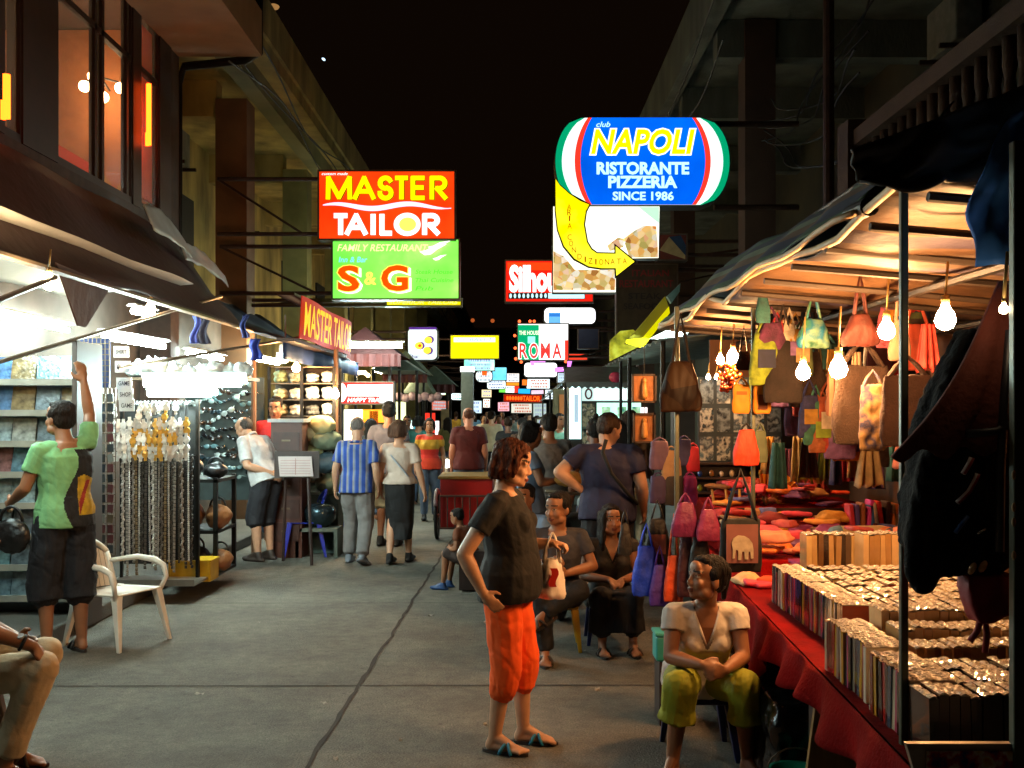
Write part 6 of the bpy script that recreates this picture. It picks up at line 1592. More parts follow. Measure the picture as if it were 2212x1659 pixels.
for i, (cn, c) in enumerate(CLUT):
    u = 1655 + (i * 61) % 350; v = 668 + (i * 37) % 190; h_ = 80 + (i * 29) % 70; w_ = 38 + (i * 17) % 44
    tote('%s cloth bag in the crowded hanging rows at the back of the bag stall' % cn, u, v - 34, v, v + h_, w_, 7.0 + (i % 5) * .38, M('clut_%d' % i, c, .8, var=.4, vscale=9 + i % 7, bump=.3), None, .55 + .4 * (i % 3) / 2, .35, seed=100 + i, patch=(.6, .4, M('clutp_%d' % i, CLUT[(i * 7 + 3) % 26][1], .8, var=.4, vscale=20), .5) if i % 2 else None)
for i, (cn, c) in enumerate(CLUT):
    u = 1648 + (i * 83) % 345; v = (640, 700, 860, 905)[i % 4] + (i * 31) % 34; h_ = 58 + (i * 23) % 48; w_ = 34 + (i * 19) % 40
    tote('%s printed bag dangling in the nearer hanging rows of the bag stall' % cn, u, v - 42, v - 8, v + h_, w_, 5.9 + (i % 4) * .3, M('clun_%d' % i, CLUT[(i * 5 + 2) % 26][1], .85, var=.55, vscale=16 + i % 9, bump=.4), None, .5 + .4 * (i % 3) / 2, .4, seed=150 + i, patch=(.55, .35, M('clutp_%d' % i, CLUT[(i * 7 + 3) % 26][1], .8, var=.4, vscale=20), .5) if i % 3 else None)
for i, (cn, c) in enumerate(CLUT[:18]):
    u = 1640 + i * 21; v = 930 + (i * 13) % 40; p = at(u, v, 8.0 - (i % 3) * .4); k = p.y / F; mb = MB(); w_, h_ = (24 + (i * 7) % 18) * k, (62 + (i * 19) % 40) * k
    mb.sheet(lambda a_, b2: V(((a_ - .5) * w_ * (.7 + .4 * b2), .02 * math.sin(a_ * 13 + i) * (.5 + b2), -b2 * h_)), 12, 6)
    tag(mb.build('scarf', M('clut_%d' % i, c), None, True, loc=p, solid=.006), '%s scarf hanging low at the back of the bag stall' % cn, 'scarf', 'scarves at the back of the bag stall')
o1 = tote('orange red drawstring backpack hung from the thin post', 1612, 915, 928, 1006, 58, 6.3, M('coral_cloth', '#d0381c', .7, var=.3, vscale=8, stretch=(1, 1, .3), bump=.4), M('cord_black', '#141010', .7), .55, .45, seed=30)
tote('grey green pouch tucked behind the orange red backpack', 1642, 915, 930, 1000, 34, 6.5, M('sage_cloth', '#5a6248', .8, var=.3), None, .7, .4, seed=31)
for i, (u, nm) in enumerate(((1601, 'yellow front pocket bag tied to one side of the thin post'), (1646, 'yellow bag with a brown window tied to the post beside its twin'))):
    tote(nm, u, 815, 830, 894, 40, 6.35, M('mustard_cloth', '#c07a0c', .7, var=.2), None, .9, .35, seed=33 + i, patch=(.5, .5, M('brown_patch', '#5a2a12', .8), .6) if i else (.55, .12, M('ochre_patch', '#8a540c', .8), .3))
for i, (u, v, w, h, c, nm) in enumerate(((1425, 965, 46, 50, '#6a5068', 'mauve little backpack in the cluster on the corner post'), (1450, 985, 44, 52, '#9a7a58', 'beige little backpack with a dark strap on the corner post'), (1478, 960, 34, 46, '#33305a', 'indigo pouch in the cluster on the corner post'), (1497, 975, 30, 44, '#b01c30', 'crimson pouch at the edge of the cluster'), (1422, 1040, 40, 48, '#3a2a4a', 'dark violet bag under the mauve backpack'), (1455, 1040, 46, 52, '#2c2420', 'square dark bag with pale piping below the cluster'), (1490, 1040, 34, 52, '#8a2468', 'magenta pouch below the cluster'))):
    tote(nm, u, v - h * .4, v - h * .25, v + h, w, 7.3, M('cl_' + c[1:], c, .75, var=.3, vscale=9), None, .8, .5, seed=40 + i, grp='small bags on the corner post')
# low row by the young woman
for i, (u, v0, vb, v1, w, c, nm) in enumerate(((1420, 1080, 1120, 1240, 62, '#120f0e', 'black mirror patched bag hung low beside the young woman'), (1396, 1130, 1180, 1288, 62, '#1c3fc4', 'bright blue shoulder bag hung low beside the young woman'), (1425, 1180, 1220, 1310, 46, '#4a2a86', 'violet bag behind the bright blue one'), (1455, 1110, 1200, 1300, 44, '#d04a1c', 'orange flowered bag with a long strap near the seated girl'), (1482, 1090, 1150, 1290, 40, '#3a1420', 'plum bag hanging between the orange bag and the table'), (1512, 1120, 1150, 1260, 50, '#0e0d10', 'black bag behind the head of the woman in white'), (1480, 1065, 1085, 1160, 60, '#6a1446', 'magenta embroidered pouch on top of the hanging row'), (1530, 1075, 1100, 1170, 52, '#7c2048', 'pink embroidered pouch beside the magenta one'), (1350, 1100, 1130, 1200, 30, '#1a1512', 'small black bag at the end of the low row'))):
    tote(nm, u, v0, vb, v1, w, 6.7 - .06 * i, M('cl_' + c[1:], c, .6, var=.3, vscale=9, bump=.3), None, .55, .45, seed=60 + i, grp='bags in the low row at the table end', patch=(.5, .35, M('mirror_patch', '#8a4a3a', .4), .45) if i == 0 else None)
el = tote('black tote bag with a pink panel and a pale elephant on it', 1600, 1015, 1120, 1235, 92, 5.45, BLACKF, BLACKF, .92, .28, seed=80, patch=(.74, .72, M('dusty_pink', '#7a4a44', .8, var=.2), .46))
EL = M('elephant_grey', '#a89880', .8, var=.3, vscale=30)
def elephant(parent, x, y, z, s_):
    mb = MB()
    for pts in ([(-.5, .2), (-.42, .42), (-.2, .55), (.1, .52), (.3, .40), (.45, .2), (.5, -.1), (.5, -.5), (.38, -.52), (.36, -.2), (.28, -.2), (.26, -.55), (.1, -.55), (.08, -.2), (-.02, -.2), (-.06, -.58), (-.2, -.58), (-.2, -.15), (-.3, -.1), (-.36, -.5), (-.46, -.52), (-.44, -.1)],):
        mb.prism([(p[0] * s_, p[1] * s_) for p in pts], (x, y, z), (1, 0, 0), (0, 0, 1), (0, .006, 0))
    mb.build('elephant_motif', EL, parent)
k = 5.45 / F; elephant(el, 0, -.092 * .0 - 92 * k * .14 - .014, -((1180 - 1015) * k), .115)
# leather pictures, print board, beads, hats on the back
for i, (u0, v0, u1, v1, nm) in enumerate(((1365, 808, 1418, 870, 'upper carved wooden picture of a figure hung by the kiosk'), (1368, 892, 1416, 957, 'lower carved wooden picture with a standing figure'))):
    a, b_ = at(u0, v1, 8.2), at(u1, v0, 8.2); t = thing('wood_picture', nm, 'picture', (a.x, 8.2, a.z), 0, 'carved wooden pictures')
    mb = MB(); mb.bx((a.x, 8.2, a.z), (b_.x, 8.22, b_.z)); mb.build('panel', M('carved_wood', '#8a5426', .6, var=.4, vscale=9, bump=.4, bscale=20), t, world=True)
    mb = MB()
    for q in ((a.x, a.z, b_.x, a.z + .015), (a.x, b_.z - .015, b_.x, b_.z), (a.x, a.z, a.x + .015, b_.z), (b_.x - .015, a.z, b_.x, b_.z)): mb.bx((q[0], 8.185, q[1]), (q[2], 8.199, q[3]))
    mb.build('frame', DARKW, t, world=True)
    c = V(((a.x + b_.x) / 2, 8.19, (a.z + b_.z) / 2)); mb = MB(); mb.ell(c + V((0, 0, .06)), (.018, .012, .022), None, 8, 6); mb.cap(c + V((0, 0, .03)), .022, c + V((0, 0, -.06)), .028, 8); mb.build('carved_figure', M('carved_light', '#b07a3c', .5, var=.3), t, True, world=True)
    mb = MB(); mb.tube([(c.x, 8.2, b_.z), (c.x, 8.2, b_.z + .25)], .003, 4); mb.build('string', BLACKM, t, world=True)
pb = thing('print_board', 'board of blue grey printed pictures on the end wall of the bag stall', 'board', at(1590, 1000, 8.7))
a, b_ = at(1508, 1000, 8.7), at(1690, 815, 8.7)
mb = MB(); mb.bx((a.x, 8.7, a.z), (b_.x, 8.72, b_.z)); mb.build('board', M('slate_board', '#33404a', .8, var=.3), pb, world=True)
for r in range(3):
    for c in range(5):
        if R.random() < .12: continue
        w_, h_ = (b_.x - a.x) / 5, (b_.z - a.z) / 3
        mb = MB(); mb.bx((a.x + w_ * c + .015, 8.69, a.z + h_ * r + .02), (a.x + w_ * (c + 1) - .015, 8.697, a.z + h_ * (r + 1) - .02)); mb.build('print', Enoise('grey_print%d' % ((r + c) % 3), [['#1c2a3a', '#8fa4b4', '#3a4a5c', '#c4ccd0', '#5a7a94'], ['#4a6a84', '#141a22', '#b4bcc0', '#2c3c4c', '#94a8b8'], ['#d0d0c8', '#3a444e', '#7a8c9c', '#1a222c', '#a0b0bc']][(r + c) % 3], 0, (9, 13, 8)[(r + c) % 3]), pb, world=True)
t = thing('bead_bunch', 'bunch of shiny orange red beads below the bulb cluster', 'beads', at(1575, 800, 7.6)); mb = MB()
for i in range(70):
    a_ = R.uniform(0, 6.28); rr = R.uniform(0, .085); z = R.uniform(-.15, .06)
    mb.ell((rr * math.cos(a_) * (1 - max(0, z) * 6), rr * math.sin(a_) * .7, z), .018, None, 7, 5)
mb.build('beads', M('coral_bead', '#b04018', .2, var=.3, coat=.5), t, True)
# hanging streamers of thin cloth and yellow green skirts
for i, (u, v0, v1, w, c, Y, nm) in enumerate(((1745, 945, 1040, 40, '#8a8a14', 7.5, 'yellow green fringe skirt hung on the back rail'), (1788, 950, 1040, 34, '#6a7a18', 7.5, 'olive green fringe skirt beside the yellow one'), (1815, 760, 850, 26, '#b0a084', 6.6, 'pale ribbon cloth behind the twin bulbs'), (1795, 755, 830, 22, '#c08a30', 7.0, 'ochre streamer near the small bulb'), (1768, 755, 820, 20, '#8a7a50', 7.2, 'straw streamer near the ochre one'), (1850, 760, 880, 30, '#c8a888', 6.0, 'long pale scarf lit by the twin bulbs'), (1905, 860, 960, 26, '#b03a1c', 5.9, 'brick red scarf beside the pale printed bag'), (2005, 700, 800, 40, '#c03a30', 5.4, 'coral scarf below the highest bulb'), (1950, 940, 1010, 30, '#7a3a1c', 5.6, 'rust scarf over the standing books'), (1880, 965, 1050, 60, '#8a7450', 6.4, 'beige elephant print cloth above the standing books'))):
    p = at(u, v0, Y); k = Y / F
    mb = MB(); mb.sheet(lambda a_, b2: V(((a_ - .5) * w * k * (.6 + .5 * b2), .03 * math.sin(a_ * 17 + i) * (.4 + b2), -b2 * (v1 - v0) * k * (1 + .06 * math.sin(a_ * 21)))), 16, 8)
    o = mb.build('hanging_cloth', M('hc_' + c[1:], c, .8, var=.35, vscale=14), None, True, loc=p, solid=.006); tag(o, nm, 'cloth', 'cloths hung in the bag stall')
# ---- goods laid out on the table
def fan(label, p, r, col, a0, a1, rz, tilt):
    t = thing('hand_fan', label, 'fan', p, rz)
    mb = MB(); n = 22; mx = Matrix.Rotation(tilt, 3, 'X'); pts = []
    for i in range(n + 1):
        a_ = a0 + (a1 - a0) * i / n; yv = .008 * (1 if i % 2 else -1)
        for q in (.35, 1): pts.append(mx @ V((r * q * math.cos(a_), yv, r * q * math.sin(a_))))
    mb.add(pts, [(2 * i, 2 * i + 2, 2 * i + 3, 2 * i + 1) for i in range(n)]); mb.build('leaf', M('fan_' + col[1:], col, .7, var=.15), t, solid=.003)
    for i in range(0, n + 1, 2):
        a_ = a0 + (a1 - a0) * i / n; mb = MB(); mb.tube([(0, 0, 0), mx @ V((r * .98 * math.cos(a_), .012, r * .98 * math.sin(a_)))], .003, 4); mb.build('rib', M('fan_rib', '#b08a50', .6), t)
    return t
fan('open yellow folding fan standing on the raised goods', (at(1650, 1094, 7.9).x, 7.9, at(1650, 1094, 7.9).z), .30, '#c88a10', .12, 1.75, 0, .25)
fan('red folding fan half hidden behind the yellow one', (at(1730, 1094, 8.1).x, 8.1, at(1730, 1094, 8.1).z), .26, '#b02a24', .4, 2.1, 0, .2)
for i in range(5):
    u = 1545 + 27 * i; p = at(u, 1106, 7.8); t = thing('stick_frame', 'slim yellow bamboo frame leaning on the raised goods', 'frame', p, 0, 'bamboo frames on the goods'); mb = MB(); mb.tube([(0, 0, 0), (.01 * (i - 2), .03, .17)], .010, 5); mb.build('stick', M('bamboo', '#b8862a', .6), t)
LAY = ['#b02a1c', '#d0481c', '#c83a50', '#b87a1c', '#8a2a5a', '#c8a070', '#a01814', '#d06a24', '#6a3a6a', '#c0504a', '#8a5a2c', '#b01c3c', '#d88a30', '#7a1c1c', '#4a4a7a', '#c87858']
pm = []
for k in range(4):
    mb = MB(); mb.box((0, 0, .016), (.17, .13, .026)); 
    if k == 1: mb.ell((0, 0, .035), (.08, .06, .025))
    if k == 2: mb.box((.01, .008, .044), (.16, .12, .022), .15)
    o = remesh(mb, 'pouch', M('pouch_cloth', '#ffffff', .75, var=.3, vscale=18, ramp=LAY), .012, None, 2, lambda p: .006 * nz(p + V((k, 0, 0)), 20)); pm.append(o.data); D.objects.remove(o)
for (y0, y1, x0, x1, z, n) in ((5.95, 7.6, 1.5, 2.6, .888, 105), (7.62, 8.45, 1.54, 2.6, 1.038, 44), (5.72, 5.95, 1.35, 1.7, .757, 10)):
    for i in range(n):
        o = D.objects.new('cloth_pouch', pm[i % 4]); COL.objects.link(o); o.location = (R.uniform(x0, x1), R.uniform(y0 + .06, y1 - .06), z + R.choice((0, 0, .028, .056, .085, .11))); o.rotation_euler = (R.uniform(-.06, .06), R.uniform(-.06, .06), R.uniform(0, 3.1)); s_ = R.uniform(.85, 1.35); o.scale = (s_, s_, s_)
        tag(o, 'small bright cloth pouch laid flat among the goods of the bag stall table', 'pouch', 'cloth pouches on the stall table')
# standing books and purses along the back, bolster, pointed slippers
for i in range(17):
    c = ('#b02030', '#4a3a7a', '#8a4a24', '#b0287a', '#24508a', '#b0a08a', '#c8301c', '#3a1c14', '#c86a1c', '#7a5a3a', '#a02838', '#5a2a18', '#d0401c', '#8a6a4a', '#2c2430', '#b85028', '#a87848')[i]
    p = at(1838 + i * 10.5, 1112, 6.9); h = R.uniform(.15, .21)
    mb = MB(); mb.box((0, 0, h / 2), (.030, .12, h)); o = mb.build('purse', M('purse_' + c[1:], c, .7, var=.2), None, loc=(p.x, 6.9, .96), bevel=.008); o.rotation_euler = (0, R.uniform(-.16, .16), 0); tag(o, 'slim upright coloured purse in the row behind the bolster', 'purse', 'upright purses in a row')
t = thing('display_box', 'dark box under the row of upright purses', 'box', (2.5, 6.9, .888)); mb = MB(); mb.box((0, 0, .035), (.62, .2, .068)); mb.build('box', DARKW, t)
mb = MB(); mb.cap((-.13, 0, 0), .06, (.13, 0, 0), .062, 16); t = thing('bolster', 'cream bolster cushion with a pale blue end on the goods', 'cushion', (at(1862, 1105, 6.6).x, 6.6, .888 + .064)); mb.build('cushion', M('cream_cushion', '#c8a878', .8, var=.15, bump=.2), t, True); mb = MB(); mb.cap((-.17, 0, 0), .058, (-.15, 0, 0), .062, 16); mb.build('end_panel', M('blue_end', '#6a8a9a', .8), t, True)
for i, (u, v, h) in enumerate(((1985, 1186, .13), (1938, 1184, .10), (1918, 1188, .12), (1890, 1190, .08))):
    p = at(u, v, 5.95); mb = MB(); mb.loft([[(q * math.cos(2 * pi * k / 10) + z * .05, q * .6 * math.sin(2 * pi * k / 10), z) for k in range(10)] for q, z in ((.05, 0), (.045, h * .4), (.022, h * .8), (.004, h))]); o = mb.build('cloth_cone', M('flame_cloth', '#c82a10', .7, var=.2), None, True, loc=(p.x, 5.95, .94)); tag(o, ('tallest pointed orange red cloth hat beside the raised discs', 'narrow pointed red cloth hat next to the tallest', 'second narrow red cloth hat among the pouches', 'shortest pointed red cloth hat by the pouches')[i], 'cloth hat', 'pointed cloth hats')
blob('folded_shawl', 'lilac and pink folded shawl beside the pointed hats', 'shawl', (at(2030, 1160, 5.85).x, 5.85, .9), (.09, .08, .10), M('lilac_cloth', '#9a6a86', .8, var=.3, vscale=8), 5)
blob('folded_shawl', 'dark folded shawl under the upright purses', 'shawl', (at(1960, 1140, 6.4).x, 6.4, .9), (.16, .12, .07), M('charcoal_cloth', '#2a2422', .8, var=.3), 9)
for i, (u, v, c) in enumerate(((1430, 890, '#1c3a1c'), (1420, 1000, '#2a5a2a'))):
    pass
# dark goods on the inner shelf rail
t = thing('wall_shelf', 'dark inner shelves with small trinkets under the print board', 'shelf', at(1590, 1060, 8.6)); a, b_ = at(1500, 1095, 8.6), at(1720, 1000, 8.6)
mb = MB()
for q in range(4): z = a.z + (b_.z - a.z) * q / 3; mb.bx((a.x, 8.52, z - .01), (b_.x, 8.68, z + .006))
mb.bx((a.x, 8.69, a.z - .1), (b_.x, 8.698, b_.z)); mb.build('boards', DARKW, t, world=True)
tr = MB().ell((0, 0, .03), (.022, .022, .03), None, 8, 6).mesh('trinket', M('trinket', '#ffffff', .3, var=.3, ramp=['#b0a020', '#8a5a2c', '#1c3a8a', '#c8b090', '#4a2a18', '#7a8a20', '#d0c0b0']), True)
for q in range(3):
    for c in range(9):
        o = D.objects.new('trinket', tr); COL.objects.link(o); o.location = (a.x + .04 + c * .085 + R.uniform(-.02, .02), 8.58, a.z + (b_.z - a.z) * q / 3 + .006); s_ = R.uniform(.7, 1.3); o.scale = (s_, s_, s_); tag(o, 'tiny trinket on the dark inner shelves', 'trinket', 'trinkets on the inner shelves')
# ---- jacket, red hood and pouch hung at the near post
YJ = 2.85
t = thing('jacket', 'black hooded jacket with white edged red piping hung on the nearest post', 'jacket', at(2120, 660, YJ))
def L_(u, v, d=0): return at(u, v, YJ) - t.location + V((0, d, 0))
mb = MB()
mb.loft([[L_(u0 + (u1 - u0) * i / 11, v + 12 * math.sin(i), .05 * math.sin(i * pi / 11) * -1) for i in range(12)] + [L_(u1 + (u0 - u1) * i / 11, v, .10) for i in range(12)] for u0, u1, v in ((2095, 2185, 700), (2040, 2188, 800), (1995, 2190, 930), (1965, 2190, 1060), (1960, 2190, 1180), (2010, 2192, 1240))])
mb.cap(L_(2060, 840), .045, L_(1990, 1040, -.03), .038); mb.cap(L_(1990, 1040, -.03), .038, L_(1962, 1235, -.03), .03)
mb.cap(L_(2060, 1080), .05, L_(1985, 1250, -.02), .04)
JK = M('jacket_black', '#0a090b', .9, var=.4, vscale=5, bump=.35, bscale=70, spec=.2)
remesh(mb, 'body', JK, .010, t, 3, lambda p: .012 * nz(p, 9) - .03 * max(0, .25 - abs(nz(V((p.x, p.y, p.z * .6 + p.x)), 9))) - .018 * max(0, .2 - abs(nz(V((p.x, p.y, p.z * .5)), 21))))
for pts, nm in (([(2040, 1018), (2052, 998), (2058, 985)], 0), ([(2028, 1078), (2052, 1055), (2066, 1030), (2070, 1018)], 0)):
    mb = MB(); mb.tube([L_(u, v, -.118) for u, v in pts], .007, 6); mb.build('piping', M('piping_white', '#b0a8a8', .5), t, True)
    mb = MB(); mb.tube([L_(u + 1, v, -.124) for u, v in pts], .004, 6); mb.build('piping', M('piping_red', '#7a141c', .5), t, True)
mb = MB(); mb.tube([L_(2024, 1140, -.118), L_(2050, 1105, -.118)], .006, 6); mb.build('piping', M('piping_blue', '#1c4a8a', .5), t, True)
mb = MB(); mb.tube([L_(2068, 1142, -.122), L_(2085, 1132, -.122)], .003, 6); mb.build('zip_pull', M('zip_metal', '#c8ccd0', .25, .8), t, True)
mb = MB(); [mb.ell(L_(u, v, -.11), (.010, .008, .018), Matrix.Rotation(.5, 3, 'Y'), 8, 6) for u, v in ((2062, 1215), (2084, 1211))]; mb.build('toggles', M('toggle_horn', '#c89a6a', .4), t, True)
for pts in ([(2140, 720), (2128, 860), (2120, 1010), (2118, 1180)], [(2175, 900), (2110, 930), (2050, 935)]):
    mb = MB(); mb.tube([L_(u, v, -.112) for u, v in pts], .012, 6); mb.build('strap', M('jacket_strap', '#1c1a20', .5), t, True)
t = thing('shawl', 'red brown cloth draped from the post top over the black jacket', 'shawl', at(2150, 610, YJ))
mb = MB()
def fsh(a, b_):
    top = L_(2150 + 25 * a, 610 + 10 * a, -.02); bot = L_(1905 + 285 * a, 985 - 20 * a + 12 * math.sin(a * 20), -.07 + .03 * a)
    return top.lerp(bot, b_) + V((0, -.04 * math.sin(pi * b_) + .02 * math.sin(a * 14) * b_ * .5, -.04 * math.sin(pi * b_)))
mb.sheet(fsh, 30, 16); mb.build('cloth', M('maroon_brown', '#5c2416', .85, var=.35, vscale=5, bump=.3), t, True, solid=.012)
t = thing('pouch_bag', 'dark red pouch with ribbons and a white tag below the jacket', 'bag', at(2130, 1240, YJ))
mb = MB(); mb.loft([[L_(u0 + (u1 - u0) * i / 7, v, -.03) for i in range(8)] + [L_(u1 + (u0 - u1) * i / 7, v, .05) for i in range(8)] for u0, u1, v in ((2080, 2190, 1235), (2085, 2188, 1290), (2095, 2185, 1322), (2105, 2135, 1345))])
remesh(mb, 'body', M('dark_red_cloth', '#7a0c10', .7, var=.3, vscale=8), .010, t, 2, lambda p: .006 * nz(p, 20))
for pts in ([(2120, 1335), (2110, 1365), (2095, 1385)], [(2128, 1335), (2132, 1370), (2128, 1410)]): mb = MB(); mb.tube([L_(u, v, 0) for u, v in pts], .009, 6); mb.build('ribbon', M('dark_red_cloth', '#7a0c10'), t, True)
mb = MB(); a, b_ = L_(2163, 1272, -.052), L_(2180, 1240, -.052); mb.bx((a.x, a.y - .004, a.z), (b_.x, a.y, b_.z)); mb.build('tag', M('tag_white', '#c0b8b0', .6), t)
mb = MB(); letters(mb, 'B', V(((a.x + b_.x) / 2, a.y - .006, a.z + .016)), .012, .018, out=.001); mb.build('lettering', BLK, t)
t = thing('tag_strip', 'row of small pale tags hanging on the nearest post', 'tag', at(2190, 1085, 2.58)); mb = MB()
for v in (1026, 1096, 1128, 1200): p = at(2190, v, 2.55) - t.location; mb.ell(p, (.006, .004, .012), None, 8, 6)
mb.build('tags', M('tag_tan', '#b08a5a', .5), t, True)
# ---- bulbs
B2 = BULB_E
bulb('highest warm bulb near the draped red brown cloth', at(2042, 690, 3.9), .04, .22, B2)
bulb('warm bulb in front of the red brown mirrored bag', at(1915, 715, 4.9), .042, .25, B2)
bulb('bigger of the twin bulbs low over the brown sack', at(1811, 797, 4.9), .045, .3, B2)
bulb('smaller of the twin bulbs low over the brown sack', at(1735, 805, 5.5), .04, .3, B2)
bulb('warm bulb dazzling at the bead bunch', at(1583, 772, 7.5), .045, .25, B2)
bulb('second bulb of the pair by the bead bunch', at(1556, 778, 7.7), .03, .25, B2)
bulb('dim bulb half hidden behind the nearest post', at(2168, 668, 2.66), .012, .15, E('bulb_dimmer', (1, .7, .4), 80))
for i, u in enumerate((1530, 1548)):
    bulb('tiny spot lamp on the shelf behind the patchwork bag', at(u, 815, 8.5), .02, .12, E('spot_small', (1, .8, .55), 40), 'tiny spot lamps')
# ---- lit kiosk behind the navy shirted man
kk = thing('drink_cooler', 'tall lit drinks cooler with a bright white side and a round mark on its header', 'cooler', (at(1300, 950, 14).x, 14, .0))
def kx(u, v, Y=14): return at(u, v, Y)
a, b_ = kx(1230, 1010), kx(1384, 825)
mb = MB(); mb.bx((a.x, 14.0, 0), (b_.x, 14.7, b_.z)); mb.build('cabinet', M('cooler_dark', '#1a2222', .5), kk, world=True)
def kp(u0, v0, u1, v1, m_, n_='panel', y=13.99):
    a, b_ = at(u0, v1, 14), at(u1, v0, 14); mb = MB(); mb.bx((a.x, y - .012, a.z), (b_.x, y, b_.z)); return mb.build(n_, m_, kk, world=True)
kp(1230, 827, 1255, 948, E('lit_cooler_white', (.62, 1, 1), 2.2), 'side_light'); kp(1240, 852, 1249, 912, E('lit_cooler_grey', (.35, .5, .6), .9), 'side_panel', 13.975)
kp(1257, 836, 1384, 866, E('lit_header', (.55, .75, .72), .9), 'header'); kp(1283, 840, 1384, 863, E('lit_header_white', (.85, 1, .97), 1.3), 'header', 13.975)
c = at(1271, 851, 14); mb = MB(); mb.tube([(c.x + .06 * math.cos(t_) * .7, 13.96, c.z + .065 * math.sin(t_)) for t_ in [2 * pi * i / 20 for i in range(21)]], .012, 6); mb.build('round_mark', M('mark_red', '#5a2430', .5), kk, True, world=True)
kp(1289, 870, 1384, 930, E('lit_mint2', (.55, 1, .85), 1.05), 'glass_front')
for u0, v0, u1, v1 in ((1300, 879, 1318, 900), (1333, 879, 1352, 900), (1365, 879, 1382, 900), (1312, 905, 1340, 926)): kp(u0, v0, u1, v1, Enoise('cooler_shelf', [(.02, .2, .2), (.3, .6, .3), (.6, .9, .8)], .6, 14), 'shelf', 13.975)
kp(1258, 872, 1284, 1000, Enoise('cooler_goods', ['#0c1412', '#4a5a50', '#8a8a70', '#20302c', '#b0b0a0'], .25, 11), 'goods')
kp(1384, 880, 1398, 905, E('lit_blush', (1, .86, .86), 1.35), 'price_card')
t = thing('awning', 'grey green scalloped awning above the lit drinks cooler', 'awning', (at(1300, 800, 13.6).x, 13.6, 2.2)); a, b_ = at(1222, 826, 13.5), at(1392, 788, 13.5)
mb = MB(); mb.sheet(lambda q, w: V((a.x + (b_.x - a.x) * q, 13.4 + .8 * w, a.z + .0 + (b_.z - a.z) * w)), 20, 3); mb.build('cloth', M('zinc', '#7c8a86'), t, world=True, solid=.01)
mb = MB(); mb.sheet(lambda q, w: V((a.x + (b_.x - a.x) * q, 13.39, a.z - w * (.05 + .035 * abs(math.sin(q * 40))))), 80, 2); mb.build('valance', M('valance_grey', '#5a6c70', .6), t, world=True)
mb = MB(); p = at(1330, 815, 13.3); mb.ell(p, (.09, .04, .07), None, 10, 7); mb.build('pink_ornament', M('pink_plastic', '#b83a5a', .4), t, True, world=True)
for x_ in (a.x + .03, b_.x - .03): mb = MB(); mb.tube([(x_, 14.15, 0), (x_, 14.15, b_.z)], .02, 6); mb.build('post', BLACKM, t, world=True)
t = thing('shop_front', 'dim orange lit shop bay beyond the drinks cooler', 'stall', (at(1215, 900, 18).x, 18, 0)); a, b_ = at(1196, 1040, 18), at(1238, 840, 18)
mb = MB(); mb.bx((a.x, 18, 0), (b_.x + 1.2, 18.4, b_.z)); mb.build('body', M('shop_tan', '#5a5238', .8, var=.3), t, world=True)
mb = MB(); mb.bx((a.x + .1, 17.97, 1.45), (b_.x, 17.99, b_.z - .1)); mb.build('panel', E('dim_orange', (.35, .13, .04), .6), t, world=True)
mb = MB(); mb.bx((a.x + .02, 17.96, .6), (a.x + .22, 17.99, 1.6)); mb.build('panel', E('lit_mint3', (.5, .8, .65), .7), t, world=True)
# far canopies along that side, a cloth roof each
for i, (u0, v0, u1, v1, Y, nm) in enumerate(((1185, 800, 1250, 850, 19, 'pale sloping stall canopy past the cooler awning'), (1170, 830, 1215, 866, 26, 'small blue grey canopy beside the red letter board'))):
    a, b_ = at(u0, v1, Y), at(u1, v0, Y); t = thing('canopy', nm, 'canopy', (a.x, Y, 0)); mb = MB(); mb.sheet(lambda q, w: V((a.x + (b_.x - a.x) * q, Y + 2.5 * w, a.z + (b_.z - a.z) * q)), 8, 3); mb.build('cloth', M('pale_canopy', '#8c9aa0', .6, var=.25), t, world=True, solid=.01)
    for q_, z_ in ((a.x + .03, a.z), (b_.x, b_.z)): mb = MB(); mb.tube([(q_, Y + .05, 0), (q_, Y + .05, z_)], .02, 6); mb.build('post', BLACKM, t, world=True)
# ------------------------------------------------------------------ people
def CL(name, col, **k):
    k.setdefault('bump', .15); k.setdefault('bscale', 45); k.setdefault('var', .22)
    return M('wear_' + name, col, k.pop('rough', .82), **k)
def sit(dz=0, lean=0.0, **J):
    b = {k: (v if k in ('tor', 'tol') else tuple(v)) for k, v in SIT.items()}
    def mv(k, y=0, z=0): b[k] = (b[k][0], b[k][1] + y, b[k][2] + z)
    for k in ('pel', 'chest', 'neck', 'head', 'shr', 'shl', 'elr', 'ell', 'hpr', 'hpl'): mv(k, 0, dz)
    for k, f in (('chest', .4), ('neck', .85), ('head', 1.0), ('shr', .75), ('shl', .75), ('elr', .6), ('ell', .6)): mv(k, lean * f, -abs(lean) * .25 * f)
    b.update(J); return b
JEANS = CL('denim', '#3a4a60', vscale=6)
SANDAL = M('strap_teal', '#126a8a', .5, var=.1); SANDALB = M('strap_brown', '#2c2018', .6)
